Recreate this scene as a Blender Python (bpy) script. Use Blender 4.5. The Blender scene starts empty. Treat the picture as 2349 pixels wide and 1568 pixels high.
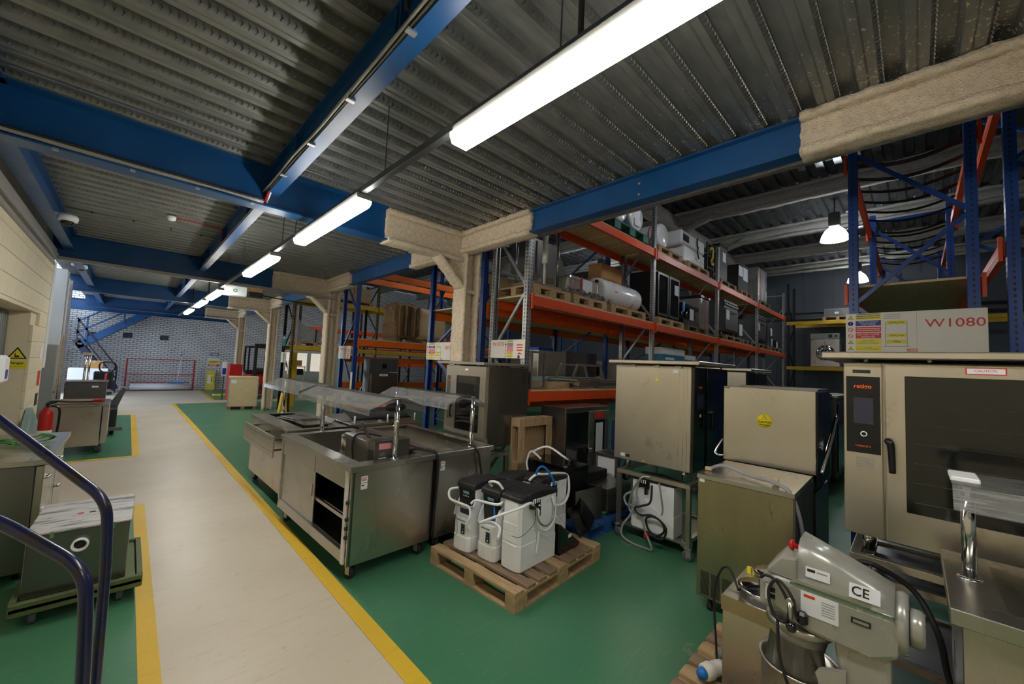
import bpy, bmesh, math, random
from mathutils import Vector, Matrix, noise
random.seed(7)
scene = bpy.context.scene
COL = scene.collection

# ---------------------------------------------------------------- camera
CAM_R = Matrix(((0.71434, -0.07572, -0.69569),
                (-0.69844, -0.01313, -0.71555),
                (0.04505, 0.99704, -0.06227)))
CAM_H = 1.755
FPX = 900.0
cam_data = bpy.data.cameras.new('camera'); cam = bpy.data.objects.new('camera', cam_data)
COL.objects.link(cam)
cam_data.sensor_width = 36.0; cam_data.sensor_fit = 'HORIZONTAL'
cam_data.lens = FPX / 2349 * 36.0
cam_data.clip_start = 0.02; cam_data.clip_end = 200
cam.matrix_world = Matrix.Translation((0, 0, CAM_H)) @ CAM_R.to_4x4()
scene.camera = cam

# ---------------------------------------------------------------- world / exposure
world = bpy.data.worlds.new('world'); scene.world = world; world.use_nodes = True
wn = world.node_tree.nodes; bg = wn['Background']
bg.inputs[0].default_value = (0.72, 0.84, 1.0, 1); bg.inputs[1].default_value = 3.2
vs = scene.view_settings
vs.view_transform = 'Standard'; vs.look = 'None'; vs.gamma = 1.0; vs.use_curve_mapping = False
vs.exposure = 0.10
TUBE_STRENGTH = 40.0
BAY_STRENGTH = 26.0

# ---------------------------------------------------------------- photo helpers
def ray(px, py):
    return CAM_R @ Vector((px - 1174.5, -(py - 784.0), -FPX))
def at_z(px, py, z):
    r = ray(px, py); t = (z - CAM_H) / r.z; return Vector((0, 0, CAM_H)) + r * t
def at_y(px, py, y):
    r = ray(px, py); return Vector((0, 0, CAM_H)) + r * (y / r.y)
def at_x(px, py, x):
    r = ray(px, py); return Vector((0, 0, CAM_H)) + r * (x / r.x)
def at_d(px, py, d):
    return Vector((0, 0, CAM_H)) + ray(px, py) * (d / FPX)

# ---------------------------------------------------------------- materials
def lin(c):
    c = c / 255.0
    return c / 12.92 if c <= 0.04045 else ((c + 0.055) / 1.055) ** 2.4
def rgb(r, g, b): return (lin(r), lin(g), lin(b), 1.0)
MATS = {}
def mat(name, col, rough=0.5, metal=0.0, var=0.12, scale=6.0, bump=0.0, bscale=40.0, stretch=(1, 1, 1),
        spots=None, spot_scale=9.0, spot_lo=0.62, alpha=None, trans=0.0, coat=0.0, rvar=0.12, spec=0.5, gen=True):
    m = bpy.data.materials.new(name); m.use_nodes = True; MATS[name] = m
    nt = m.node_tree; N = nt.nodes; L = nt.links; b = N['Principled BSDF']
    b.inputs['Roughness'].default_value = rough; b.inputs['Metallic'].default_value = metal
    b.inputs['Specular IOR Level'].default_value = spec
    if trans: b.inputs['Transmission Weight'].default_value = trans; b.inputs['IOR'].default_value = 1.08
    if coat: b.inputs['Coat Weight'].default_value = coat; b.inputs['Coat Roughness'].default_value = 0.12
    if alpha is not None: b.inputs['Alpha'].default_value = alpha
    tc = N.new('ShaderNodeTexCoord'); mp = N.new('ShaderNodeMapping')
    mp.inputs['Scale'].default_value = stretch
    L.new(tc.outputs['Object'], mp.inputs['Vector'])
    nz = N.new('ShaderNodeTexNoise'); nz.inputs['Scale'].default_value = scale; nz.inputs['Detail'].default_value = 5
    L.new(mp.outputs['Vector'], nz.inputs['Vector'])
    mix = N.new('ShaderNodeMix'); mix.data_type = 'RGBA'
    d = [max(0, c * (1 - var)) for c in col[:3]]; l = [min(1, c * (1 + var)) for c in col[:3]]
    mix.inputs['A'].default_value = (*d, 1); mix.inputs['B'].default_value = (*l, 1)
    mr = N.new('ShaderNodeMapRange'); mr.inputs['From Min'].default_value = 0.3; mr.inputs['From Max'].default_value = 0.7
    L.new(nz.outputs['Fac'], mr.inputs['Value']); L.new(mr.outputs['Result'], mix.inputs['Factor'])
    out = mix.outputs['Result']
    if spots:
        n2 = N.new('ShaderNodeTexNoise'); n2.inputs['Scale'].default_value = spot_scale; n2.inputs['Detail'].default_value = 8
        n2.inputs['Roughness'].default_value = 0.65
        L.new(mp.outputs['Vector'], n2.inputs['Vector'])
        m2 = N.new('ShaderNodeMapRange'); m2.inputs['From Min'].default_value = spot_lo; m2.inputs['From Max'].default_value = spot_lo + 0.08
        L.new(n2.outputs['Fac'], m2.inputs['Value'])
        x2 = N.new('ShaderNodeMix'); x2.data_type = 'RGBA'
        L.new(m2.outputs['Result'], x2.inputs['Factor']); L.new(out, x2.inputs['A']); x2.inputs['B'].default_value = spots
        out = x2.outputs['Result']
    L.new(out, b.inputs['Base Color'])
    if rvar:
        r2 = N.new('ShaderNodeMapRange'); r2.inputs['To Min'].default_value = max(0.03, rough - rvar); r2.inputs['To Max'].default_value = min(1, rough + rvar)
        L.new(nz.outputs['Fac'], r2.inputs['Value']); L.new(r2.outputs['Result'], b.inputs['Roughness'])
    if bump:
        n3 = N.new('ShaderNodeTexNoise'); n3.inputs['Scale'].default_value = bscale; n3.inputs['Detail'].default_value = 6
        L.new(mp.outputs['Vector'], n3.inputs['Vector'])
        bp = N.new('ShaderNodeBump'); bp.inputs['Strength'].default_value = bump; bp.inputs['Distance'].default_value = 0.02
        L.new(n3.outputs['Fac'], bp.inputs['Height']); L.new(bp.outputs['Normal'], b.inputs['Normal'])
    return m
def emis(name, col, strength):
    m = bpy.data.materials.new(name); m.use_nodes = True; MATS[name] = m
    b = m.node_tree.nodes['Principled BSDF']
    b.inputs['Base Color'].default_value = (1, 1, 1, 1)
    b.inputs['Emission Color'].default_value = col; b.inputs['Emission Strength'].default_value = strength
    return m
M = MATS
mat('blue_beam', rgb(10, 70, 122), 0.36, 0, 0.14, 3, spots=rgb(56, 108, 152), spot_scale=7, spot_lo=0.68)
mat('blue_rack', rgb(18, 62, 138), 0.35, 0, 0.15, 5)
mat('blue_rail', rgb(12, 20, 62), 0.3, 0, 0.3, 8, spots=rgb(34, 27, 26), spot_scale=10, spot_lo=0.50, coat=0.3)
mat('orange', rgb(222, 78, 24), 0.4, 0, 0.1, 4)
mat('orange_light', rgb(232, 112, 30), 0.42, 0, 0.1, 4)
mat('yellow_beam', rgb(206, 166, 36), 0.42, 0, 0.12, 4)
mat('galv', rgb(170, 172, 172), 0.42, 0.75, 0.18, 12)
mat('black_upright', rgb(26, 27, 32), 0.4, 0, 0.2, 6)
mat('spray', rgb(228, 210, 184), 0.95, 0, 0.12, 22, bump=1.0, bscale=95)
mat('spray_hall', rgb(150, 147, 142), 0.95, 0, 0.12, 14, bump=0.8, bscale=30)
mat('steel', rgb(188, 184, 174), 0.28, 0.93, 0.05, 2.5, stretch=(1, 1, .5), rvar=0.04)
mat('steel_warm', rgb(208, 200, 184), 0.3, 0.86, 0.07, 2.2, spots=rgb(190, 178, 158), spot_scale=3.5, spot_lo=0.6, rvar=0.05)
mat('steel_dark', rgb(130, 128, 124), 0.29, 0.92, 0.08, 3, stretch=(1, 1, .5), rvar=0.05)
mat('steel_dirty', rgb(160, 150, 120), 0.3, 0.88, 0.12, 3, stretch=(2, 2, 0.7), spots=rgb(104, 98, 74), spot_scale=6, spot_lo=0.62, rvar=0.05)
mat('chrome', rgb(215, 215, 215), 0.09, 1.0, 0.04, 3, rvar=0.03)
mat('alu', rgb(180, 178, 172), 0.35, 0.85, 0.1, 5)
mat('black', rgb(16, 16, 18), 0.32, 0, 0.25, 6)
mat('black_matt', rgb(24, 24, 26), 0.62, 0, 0.3, 8)
mat('black_gloss', rgb(9, 9, 10), 0.09, 0, 0.2, 4, coat=0.5)
mat('dust_black', rgb(30, 30, 32), 0.5, 0, 0.3, 5, spots=rgb(78, 76, 74), spot_scale=6, spot_lo=0.58)
mat('rubber', rgb(28, 28, 30), 0.6, 0, 0.2, 8)
mat('grey_rubber', rgb(96, 98, 100), 0.6, 0, 0.2, 8)
mat('grey_paint', rgb(138, 138, 132), 0.45, 0, 0.05, 4)
mat('grey_dark', rgb(74, 76, 78), 0.45, 0, 0.1, 4)
mat('white_plastic', rgb(240, 242, 245), 0.35, 0, 0.03, 4)
mat('white_enamel', rgb(232, 234, 236), 0.25, 0, 0.03, 3, coat=0.3)
mat('white_sign', rgb(230, 226, 216), 0.45, 0, 0.03, 3)
mat('white_hose', rgb(240, 242, 246), 0.35, 0, 0.04, 10)
mat('grey_hose', rgb(150, 150, 154), 0.45, 0, 0.08, 10)
mat('blue_hose', rgb(28, 120, 214), 0.35, 0, 0.05, 10)
mat('wood', rgb(178, 150, 112), 0.75, 0, 0.22, 5, stretch=(5, 1, 5), spots=rgb(124, 96, 66), spot_scale=3, spot_lo=0.6, bump=0.15)
mat('wood_grey', rgb(138, 116, 94), 0.8, 0, 0.25, 5, stretch=(5, 1, 5), spots=rgb(92, 74, 58), spot_scale=3, spot_lo=0.6, bump=0.15)
mat('wood_dark', rgb(112, 90, 64), 0.8, 0, 0.25, 6, stretch=(1, 8, 8), bump=0.15)
mat('ply', rgb(212, 190, 146), 0.7, 0, 0.1, 5, stretch=(1, 7, 7))
mat('ply_edge', rgb(206, 176, 124), 0.75, 0, 0.15, 8)
mat('wood_blue', rgb(34, 84, 150), 0.7, 0, 0.2, 6, stretch=(5, 1, 5), spots=rgb(104, 116, 116), spot_scale=4, spot_lo=0.56, bump=0.15)
mat('cardboard', rgb(176, 134, 84), 0.85, 0, 0.08, 4)
mat('card_pale', rgb(196, 172, 132), 0.85, 0, 0.1, 5)
mat('green_plastic', rgb(46, 104, 92), 0.5, 0, 0.1, 5)
mat('olive', rgb(88, 100, 62), 0.6, 0, 0.15, 6, spots=rgb(128, 134, 96), spot_scale=9, spot_lo=0.62)
mat('cream_block', rgb(226, 214, 184), 0.7, 0, 0.06, 3, bump=0.12, bscale=60)
mat('red', rgb(190, 26, 22), 0.4, 0, 0.1, 5)
mat('red_frame', rgb(158, 44, 44), 0.5, 0, 0.15, 6)
mat('red_print', rgb(214, 48, 44), 0.5, 0, 0.02, 4)
mat('blue_print', rgb(44, 52, 142), 0.5, 0, 0.02, 4)
mat('yellow_print', rgb(232, 218, 40), 0.5, 0, 0.02, 4)
mat('yellow_paint', rgb(220, 178, 36), 0.5, 0, 0.08, 4)
mat('yellow_sticker', rgb(244, 226, 16), 0.45, 0, 0.02, 4)
mat('yellow_board', rgb(212, 194, 74), 0.55, 0, 0.06, 4)
mat('ink', rgb(26, 26, 28), 0.5, 0, 0.02, 4)
mat('ink_grey', rgb(140, 140, 140), 0.5, 0, 0.02, 4)
mat('ink_orange', rgb(238, 96, 24), 0.4, 0, 0.02, 4)
mat('ink_white', rgb(240, 240, 240), 0.4, 0, 0.02, 4)
mat('paper', rgb(226, 230, 236), 0.7, 0, 0.02, 4)
mat('blue_bin', rgb(28, 86, 200), 0.4, 0, 0.1, 4)
mat('teal_print', rgb(24, 118, 150), 0.5, 0, 0.05, 4)
mat('green_cloth', rgb(58, 150, 60), 0.85, 0, 0.2, 18)
mat('glass_dark', rgb(14, 17, 16), 0.05, 0, 0.3, 3, coat=0.6)
mat('glass', rgb(235, 245, 242), 0.03, 0, 0.02, 3, trans=0.96, rvar=0.0)
mat('acrylic', rgb(236, 238, 238), 0.07, 0, 0.03, 9, trans=0.86, rvar=0.04)
mat('wrap', rgb(215, 222, 226), 0.2, 0, 0.1, 14, alpha=0.5, bump=0.6, bscale=30)
mat('mixer_grey', rgb(164, 164, 156), 0.28, 0.35, 0.05, 4, coat=0.25)
mat('screen', rgb(52, 54, 70), 0.1, 0, 0.05, 3)
mat('lcd', rgb(120, 160, 170), 0.2, 0, 0.05, 3)
mat('conduit', rgb(150, 148, 142), 0.45, 0.3, 0.1, 6)
mat('clad_grey', rgb(84, 90, 98), 0.5, 0.1, 0.06, 2)
mat('clad_white', rgb(206, 208, 208), 0.55, 0, 0.05, 2)
mat('red_cable', rgb(196, 40, 40), 0.5, 0, 0.1, 8)
mat('pink', rgb(226, 150, 160), 0.6, 0, 0.1, 8)
mat('ball', rgb(140, 110, 74), 0.9, 0, 0.4, 14, stretch=(4, 4, 1), spots=rgb(190, 184, 170), spot_scale=9, spot_lo=0.58, bump=0.9, bscale=25)
mat('shutter', rgb(122, 126, 126), 0.45, 0.2, 0.05, 4)
mat('rib_yellow', rgb(232, 196, 30), 0.5, 0, 0.06, 5)
emis('tube_light', (1.0, 0.965, 0.90, 1), TUBE_STRENGTH)
emis('bay_light', (0.93, 0.97, 1.0, 1), BAY_STRENGTH)

# ---------------------------------------------------------------- mesh builder
class MB:
    def __init__(s): s.bm = bmesh.new()
    def _mv(s, vs, rot, pivot):
        if rot:
            R = Matrix.Rotation(rot[0], 4, 'X') if rot[0] else Matrix()
            if rot[1]: R = Matrix.Rotation(rot[1], 4, 'Y') @ R
            if rot[2]: R = Matrix.Rotation(rot[2], 4, 'Z') @ R
            bmesh.ops.rotate(s.bm, verts=vs, cent=pivot, matrix=R)
    def box(s, x0, x1, y0, y1, z0, z1, bev=0.0, rot=None, seg=1):
        c = ((x0 + x1) / 2, (y0 + y1) / 2, (z0 + z1) / 2)
        r = bmesh.ops.create_cube(s.bm, size=1.0, matrix=Matrix.Translation(c) @ Matrix.Diagonal((abs(x1 - x0), abs(y1 - y0), abs(z1 - z0), 1)))
        vs = r['verts']
        if bev:
            es = list({e for v in vs for e in v.link_edges})
            rb = bmesh.ops.bevel(s.bm, geom=es, offset=bev, segments=seg, affect='EDGES', profile=0.5, clamp_overlap=True)
            vs = list({v for f in rb['faces'] for v in f.verts})
        s._mv(vs, rot, c)
        return s
    def bar(s, p0, p1, w, h, up=(0, 0, 1)):
        p0 = Vector(p0); p1 = Vector(p1); d = (p1 - p0); L = d.length; d.normalize()
        u = Vector(up)
        if abs(d.dot(u)) > 0.98: u = Vector((1, 0, 0))
        x = d.cross(u).normalized(); u = x.cross(d).normalized()
        vs = []
        for e in (p0, p1):
            for a, b in ((-1, -1), (1, -1), (1, 1), (-1, 1)):
                vs.append(s.bm.verts.new(e + x * (a * w / 2) + u * (b * h / 2)))
        for f in ((0, 1, 2, 3), (7, 6, 5, 4), (0, 4, 5, 1), (1, 5, 6, 2), (2, 6, 7, 3), (3, 7, 4, 0)):
            s.bm.faces.new([vs[i] for i in f])
        return s
    def tube(s, pts, r, n=8, smooth=0, caps=True, r1=None):
        P = [Vector(p) for p in pts]
        if smooth: P = spline(P, smooth)
        m = len(P); rings = []; prev = None
        for i, p in enumerate(P):
            t = (P[min(i + 1, m - 1)] - P[max(i - 1, 0)]).normalized()
            if prev is None:
                u = Vector((0, 0, 1)) if abs(t.z) < 0.9 else Vector((1, 0, 0))
            else: u = prev
            x = t.cross(u)
            if x.length < 1e-6: x = t.orthogonal()
            x.normalize(); u = x.cross(t).normalized(); prev = u
            rr = r if r1 is None else r + (r1 - r) * i / max(1, m - 1)
            rings.append([s.bm.verts.new(p + (x * math.cos(2 * math.pi * k / n) + u * math.sin(2 * math.pi * k / n)) * rr) for k in range(n)])
        for a, b in zip(rings, rings[1:]):
            for k in range(n):
                f = s.bm.faces.new((a[k], a[(k + 1) % n], b[(k + 1) % n], b[k])); f.smooth = n > 6
        if caps and n > 2:
            s.bm.faces.new(rings[0][::-1]); s.bm.faces.new(rings[-1])
        return s
    def cyl(s, p0, p1, r, n=16, r1=None): return s.tube([p0, p1], r, n, r1=r1)
    def lathe(s, prof, c=(0, 0, 0), axis='Z', n=24, smooth=True):
        c = Vector(c); rings = []
        for r, h in prof:
            ring = []
            for k in range(n):
                a = 2 * math.pi * k / n; x, y = r * math.cos(a), r * math.sin(a)
                v = {'Z': (x, y, h), 'X': (h, x, y), 'Y': (y, h, x)}[axis]
                ring.append(s.bm.verts.new(c + Vector(v)))
            rings.append(ring)
        for a, b in zip(rings, rings[1:]):
            for k in range(n):
                f = s.bm.faces.new((a[k], a[(k + 1) % n], b[(k + 1) % n], b[k])); f.smooth = smooth
        if prof[0][0] > 1e-4: s.bm.faces.new(rings[0][::-1])
        if prof[-1][0] > 1e-4: s.bm.faces.new(rings[-1])
        return s
    def prism(s, poly, a0, a1, axis='Y', bev=0.0):
        def mk(u, v, w): return {'Y': (u, w, v), 'X': (w, u, v), 'Z': (u, v, w)}[axis]
        A = [s.bm.verts.new(mk(u, v, a0)) for u, v in poly]; B = [s.bm.verts.new(mk(u, v, a1)) for u, v in poly]
        fs = [s.bm.faces.new(A), s.bm.faces.new(B[::-1])]; n = len(poly)
        for i in range(n): fs.append(s.bm.faces.new((A[i], B[i], B[(i + 1) % n], A[(i + 1) % n])))
        if bev:
            es = list({e for f in fs for e in f.edges})
            bmesh.ops.bevel(s.bm, geom=es, offset=bev, segments=2, affect='EDGES', profile=0.5, clamp_overlap=True)
        return s
    def quad(s, a, b, c, d):
        s.bm.faces.new([s.bm.verts.new(p) for p in (a, b, c, d)]); return s
    def sheet(s, rows, thick=0.0, smooth=False):
        V = [[s.bm.verts.new(p) for p in r] for r in rows]; fs = []
        for a, b in zip(V, V[1:]):
            for i in range(len(a) - 1):
                f = s.bm.faces.new((a[i], a[i + 1], b[i + 1], b[i])); f.smooth = smooth; fs.append(f)
        if thick: bmesh.ops.solidify(s.bm, geom=fs, thickness=thick)
        return s
    def rough(s, size=0.03, amp=0.008, freq=18.0, seed=0.0):
        for _ in range(9):
            es = [e for e in s.bm.edges if e.calc_length() > size * 1.5]
            if not es: break
            bmesh.ops.subdivide_edges(s.bm, edges=es, cuts=1, use_grid_fill=True)
        s.bm.normal_update()
        o = Vector((seed, seed * 1.7, seed * .3))
        mv = [(v, v.normal * (amp * (noise.fractal((v.co + o) * freq, 1.0, 2.0, 3)))) for v in s.bm.verts]
        for v, d in mv: v.co += d
        for f in s.bm.faces: f.smooth = True
        return s
    def mesh(s, name):
        bmesh.ops.recalc_face_normals(s.bm, faces=s.bm.faces)
        me = bpy.data.meshes.new(name); s.bm.to_mesh(me); s.bm.free(); return me
    def build(s, name, m, parent=None, loc=None, rot=None):
        me = s.mesh(name); me.materials.append(MATS[m] if isinstance(m, str) else m)
        return inst(name, me, parent, loc, rot)
def inst(name, me, parent=None, loc=None, rot=None):
    o = bpy.data.objects.new(name, me); COL.objects.link(o)
    if parent: o.parent = parent
    if loc: o.location = loc
    if rot: o.rotation_euler = rot
    return o
def spline(P, k):
    out = []
    n = len(P)
    for i in range(n - 1):
        p0 = P[max(i - 1, 0)]; p1 = P[i]; p2 = P[i + 1]; p3 = P[min(i + 2, n - 1)]
        for j in range(k):
            t = j / k
            out.append(0.5 * ((2 * p1) + (-p0 + p2) * t + (2 * p0 - 5 * p1 + 4 * p2 - p3) * t * t + (-p0 + 3 * p1 - 3 * p2 + p3) * t ** 3))
    out.append(P[-1]); return out
def bent(pts, r, n=6):
    P = [Vector(p) for p in pts]; out = [P[0]]
    for a, b, c in zip(P, P[1:], P[2:]):
        d0 = (a - b); d1 = (c - b); k = min(r, d0.length * .49, d1.length * .49)
        s, e = b + d0.normalized() * k, b + d1.normalized() * k
        for i in range(n + 1):
            t = i / n; out.append(s * (1 - t) ** 2 + b * 2 * t * (1 - t) + e * t * t)
    out.append(P[-1]); return out
def tag(o, label, cat, group=None):
    o['label'] = label; o['category'] = cat
    if group: o['group'] = group
    return o
def thing(name, label, cat, loc=(0, 0, 0), rz=0.0, group=None):
    o = bpy.data.objects.new(name, None); COL.objects.link(o); o.empty_display_size = 0.1
    o.location = loc; o.rotation_euler = (0, 0, rz)
    return tag(o, label, cat, group)
def struct(o): o['kind'] = 'structure'; return o
def stuff(o): o['kind'] = 'stuff'; return o
def kids(o): return [c for c in bpy.data.objects if c.parent == o]
CHILD = {}
def copy_tree(o, loc, rz=0.0, label=None, group=None):
    def rec(src, parent):
        c = src.copy(); COL.objects.link(c); c.parent = parent
        for ch in kids(src): rec(ch, c)
        return c
    c = rec(o, None); c.location = loc; c.rotation_euler = (0, 0, rz)
    if label: c['label'] = label
    if group: c['group'] = group
    return c
def text(body, size, m, parent, loc, rot, name='lettering', align='LEFT', sx=1.0, bold=0.0):
    cu = bpy.data.curves.new('t', 'FONT'); cu.body = body; cu.size = size; cu.align_x = align; cu.align_y = 'CENTER'
    cu.offset = bold; cu.resolution_u = 3
    tmp = bpy.data.objects.new('t', cu); COL.objects.link(tmp)
    me = bpy.data.meshes.new_from_object(tmp)
    bpy.data.objects.remove(tmp); bpy.data.curves.remove(cu)
    me.materials.clear(); me.materials.append(MATS[m])
    o = inst(name, me, parent, loc, rot); o.scale = (sx, 1, 1)
    return o
HP = math.pi / 2
def print_y(parent, x, w, z, h, y, m='ink', n=1, gap=0.02):
    for i in range(n): MB().box(x, x + w * (1 if i % 2 == 0 else .8), y - .0009, y, z - i * gap, z - i * gap + h).build('print_line', m, parent)
FACE_NX = (HP, 0, -HP)   # lettering read from -X side
FACE_NY = (HP, 0, 0)     # lettering read from -Y side
def arc(c, r, a0, a1, n, plane='XZ'):
    out = []
    for i in range(n + 1):
        a = a0 + (a1 - a0) * i / n; u, v = r * math.cos(a), r * math.sin(a)
        out.append(Vector(c) + Vector({'XZ': (u, 0, v), 'YZ': (0, u, v), 'XY': (u, v, 0)}[plane]))
    return out
def thin_glass(name, tint, fac, rough, haze=0.0):
    m = bpy.data.materials.new(name); m.use_nodes = True; MATS[name] = m
    nt = m.node_tree; N = nt.nodes; L = nt.links; N.remove(N['Principled BSDF'])
    tr = N.new('ShaderNodeBsdfTransparent'); tr.inputs[0].default_value = tint
    gl = N.new('ShaderNodeBsdfGlossy'); gl.inputs['Roughness'].default_value = rough
    df = N.new('ShaderNodeBsdfDiffuse'); df.inputs[0].default_value = (0.8, 0.8, 0.78, 1)
    fr = N.new('ShaderNodeFresnel'); fr.inputs[0].default_value = 1.5
    ad = N.new('ShaderNodeMath'); ad.operation = 'ADD'; ad.inputs[1].default_value = fac; ad.use_clamp = True
    mx = N.new('ShaderNodeMixShader'); L.new(fr.outputs[0], ad.inputs[0]); L.new(ad.outputs[0], mx.inputs[0])
    nz = N.new('ShaderNodeTexNoise'); nz.inputs['Scale'].default_value = 9; nz.inputs['Detail'].default_value = 6
    ml = N.new('ShaderNodeMath'); ml.operation = 'MULTIPLY'; ml.inputs[1].default_value = 2 * haze
    L.new(nz.outputs['Fac'], ml.inputs[0])
    m2 = N.new('ShaderNodeMixShader'); L.new(ml.outputs[0], m2.inputs[0]); L.new(tr.outputs[0], m2.inputs[1]); L.new(df.outputs[0], m2.inputs[2])
    L.new(m2.outputs[0], mx.inputs[1]); L.new(gl.outputs[0], mx.inputs[2])
    L.new(mx.outputs[0], N['Material Output'].inputs[0])
thin_glass('acrylic', (0.88, 0.89, 0.89, 1), 0.20, 0.13, 0.34)
thin_glass('glass', (0.9, 0.94, 0.93, 1), 0.03, 0.02, 0.02)
thin_glass('glass_smoke', (0.30, 0.33, 0.32, 1), 0.05, 0.03, 0.02)
thin_glass('wrap', (0.85, 0.88, 0.9, 1), 0.18, 0.16, 0.22)

def brick_mat(name, c1, c2, mortar, bw, rh, ms, rotx=True):
    m = bpy.data.materials.new(name); m.use_nodes = True; MATS[name] = m
    nt = m.node_tree; N = nt.nodes; L = nt.links; b = N['Principled BSDF']; b.inputs['Roughness'].default_value = 0.6
    tc = N.new('ShaderNodeTexCoord'); sp = N.new('ShaderNodeSeparateXYZ'); cb = N.new('ShaderNodeCombineXYZ')
    L.new(tc.outputs['Object'], sp.inputs[0]); L.new(sp.outputs[0], cb.inputs[0]); L.new(sp.outputs[2], cb.inputs[1])
    br = N.new('ShaderNodeTexBrick'); L.new(cb.outputs[0], br.inputs['Vector'])
    br.inputs['Color1'].default_value = c1; br.inputs['Color2'].default_value = c2; br.inputs['Mortar'].default_value = mortar
    br.inputs['Scale'].default_value = 1.0; br.inputs['Brick Width'].default_value = bw; br.inputs['Row Height'].default_value = rh
    br.inputs['Mortar Size'].default_value = ms; br.inputs['Mortar Smooth'].default_value = 0.2
    L.new(br.outputs['Color'], b.inputs['Base Color'])
    bp = N.new('ShaderNodeBump'); bp.inputs['Strength'].default_value = 0.6; bp.inputs['Distance'].default_value = 0.01; bp.invert = True
    L.new(br.outputs['Fac'], bp.inputs['Height']); L.new(bp.outputs['Normal'], b.inputs['Normal'])
brick_mat('white_brick', rgb(226, 226, 228), rgb(212, 214, 218), rgb(92, 92, 96), 0.232, 0.085, 0.010)

def floor_mat(name, base, dirt, scuff, rough):
    m = bpy.data.materials.new(name); m.use_nodes = True; MATS[name] = m
    nt = m.node_tree; N = nt.nodes; L = nt.links; b = N['Principled BSDF']
    tc = N.new('ShaderNodeTexCoord')
    def noi(s, det, vec=None):
        n = N.new('ShaderNodeTexNoise'); n.inputs['Scale'].default_value = s; n.inputs['Detail'].default_value = det
        L.new(vec if vec else tc.outputs['Object'], n.inputs['Vector']); return n
    def ramp(v, lo, hi):
        r = N.new('ShaderNodeMapRange'); r.inputs['From Min'].default_value = lo; r.inputs['From Max'].default_value = hi
        L.new(v, r.inputs['Value']); return r.outputs['Result']
    def mixc(f, a, bcol, s=1.0):
        x = N.new('ShaderNodeMix'); x.data_type = 'RGBA'
        ml = N.new('ShaderNodeMath'); ml.operation = 'MULTIPLY'; ml.inputs[1].default_value = s
        L.new(f, ml.inputs[0]); L.new(ml.outputs[0], x.inputs['Factor'])
        if isinstance(a, tuple): x.inputs['A'].default_value = a
        else: L.new(a, x.inputs['A'])
        x.inputs['B'].default_value = bcol; return x.outputs['Result']
    n1 = noi(0.9, 6); n2 = noi(14, 7); n3 = noi(3.1, 9)
    c = mixc(ramp(n1.outputs['Fac'], .42, .68), base, dirt, 0.55)
    c = mixc(ramp(n2.outputs['Fac'], .66, .72), c, scuff, 0.35)
    c = mixc(ramp(n3.outputs['Fac'], .70, .73), c, scuff, 0.7)
    # long thin scratches
    for ang, off in ((0.5, 0.0), (1.9, 3.3), (2.7, 7.1)):
        mp = N.new('ShaderNodeMapping'); mp.inputs['Rotation'].default_value = (0, 0, ang); mp.inputs['Scale'].default_value = (0.5, 9, 1); mp.inputs['Location'].default_value = (off, off, 0)
        L.new(tc.outputs['Object'], mp.inputs['Vector'])
        w = noi(1.2, 2, mp.outputs['Vector'])
        ab = N.new('ShaderNodeMath'); ab.operation = 'SUBTRACT'; ab.inputs[1].default_value = .5; L.new(w.outputs['Fac'], ab.inputs[0])
        a2 = N.new('ShaderNodeMath'); a2.operation = 'ABSOLUTE'; L.new(ab.outputs[0], a2.inputs[0])
        r = N.new('ShaderNodeMapRange'); r.inputs['From Min'].default_value = 0.004; r.inputs['From Max'].default_value = 0.0
        L.new(a2.outputs[0], r.inputs['Value'])
        c = mixc(r.outputs['Result'], c, scuff, 0.28)
    L.new(c, b.inputs['Base Color'])
    rr = N.new('ShaderNodeMapRange'); rr.inputs['To Min'].default_value = rough - .1; rr.inputs['To Max'].default_value = rough + .15
    L.new(n1.outputs['Fac'], rr.inputs['Value']); L.new(rr.outputs['Result'], b.inputs['Roughness'])
    b.inputs['Specular IOR Level'].default_value = 0.4
floor_mat('floor_beige', rgb(205, 194, 174), rgb(190, 178, 156), rgb(158, 144, 120), 0.36)
floor_mat('floor_green', rgb(68, 124, 92), rgb(82, 134, 104), rgb(130, 146, 116), 0.30)
floor_mat('floor_yellow', rgb(222, 182, 46), rgb(206, 166, 42), rgb(160, 132, 60), 0.45)

# ================================================================ FLOOR
W0, W1, F0, F1 = -3.0, 21.0, -5.0, 23.8
struct(MB().box(W0, W1, F0, F1 + .2, -0.2, 0).build('floor', 'floor_beige'))
def patch(pts, z, name, m):
    b = MB(); b.prism(pts, z - 0.0012, z, 'Z'); return struct(b.build(name, m))
patch([(1.34, F0), (20.9, F0), (20.9, 17.33), (1.22, 17.33), (1.27, 13)], 0.002, 'floor_green_bay', 'floor_green')
patch([(2.42, 18.3), (20.9, 18.3), (20.9, 23.7), (2.5, 23.7)], 0.002, 'floor_green_bay', 'floor_green')
patch([(-.94, 9.06), (.17, 9.06), (.17, 14.75), (-.94, 14.75)], 0.002, 'floor_green_bay', 'floor_green')
patch([(-.94, F0), (.17, F0), (.17, 6.05), (-.94, 6.05)], 0.002, 'floor_green_bay', 'floor_green')
patch([(1.245, F0), (1.355, F0), (1.275, 13), (1.23, 17.33), (1.15, 17.33), (1.18, 13)], 0.0035, 'trim_1', 'floor_yellow')
patch([(1.23, 17.30), (4.5, 17.30), (4.5, 17.40), (1.15, 17.40)], 0.0045, 'trim_2', 'floor_yellow')
patch([(.165, F0), (.258, F0), (.258, 6.16), (.165, 6.16)], 0.0035, 'trim_3', 'floor_yellow')
patch([(-.94, 6.06), (.165, 6.06), (.165, 6.16), (-.94, 6.16)], 0.0035, 'trim_4', 'floor_yellow')
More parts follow.
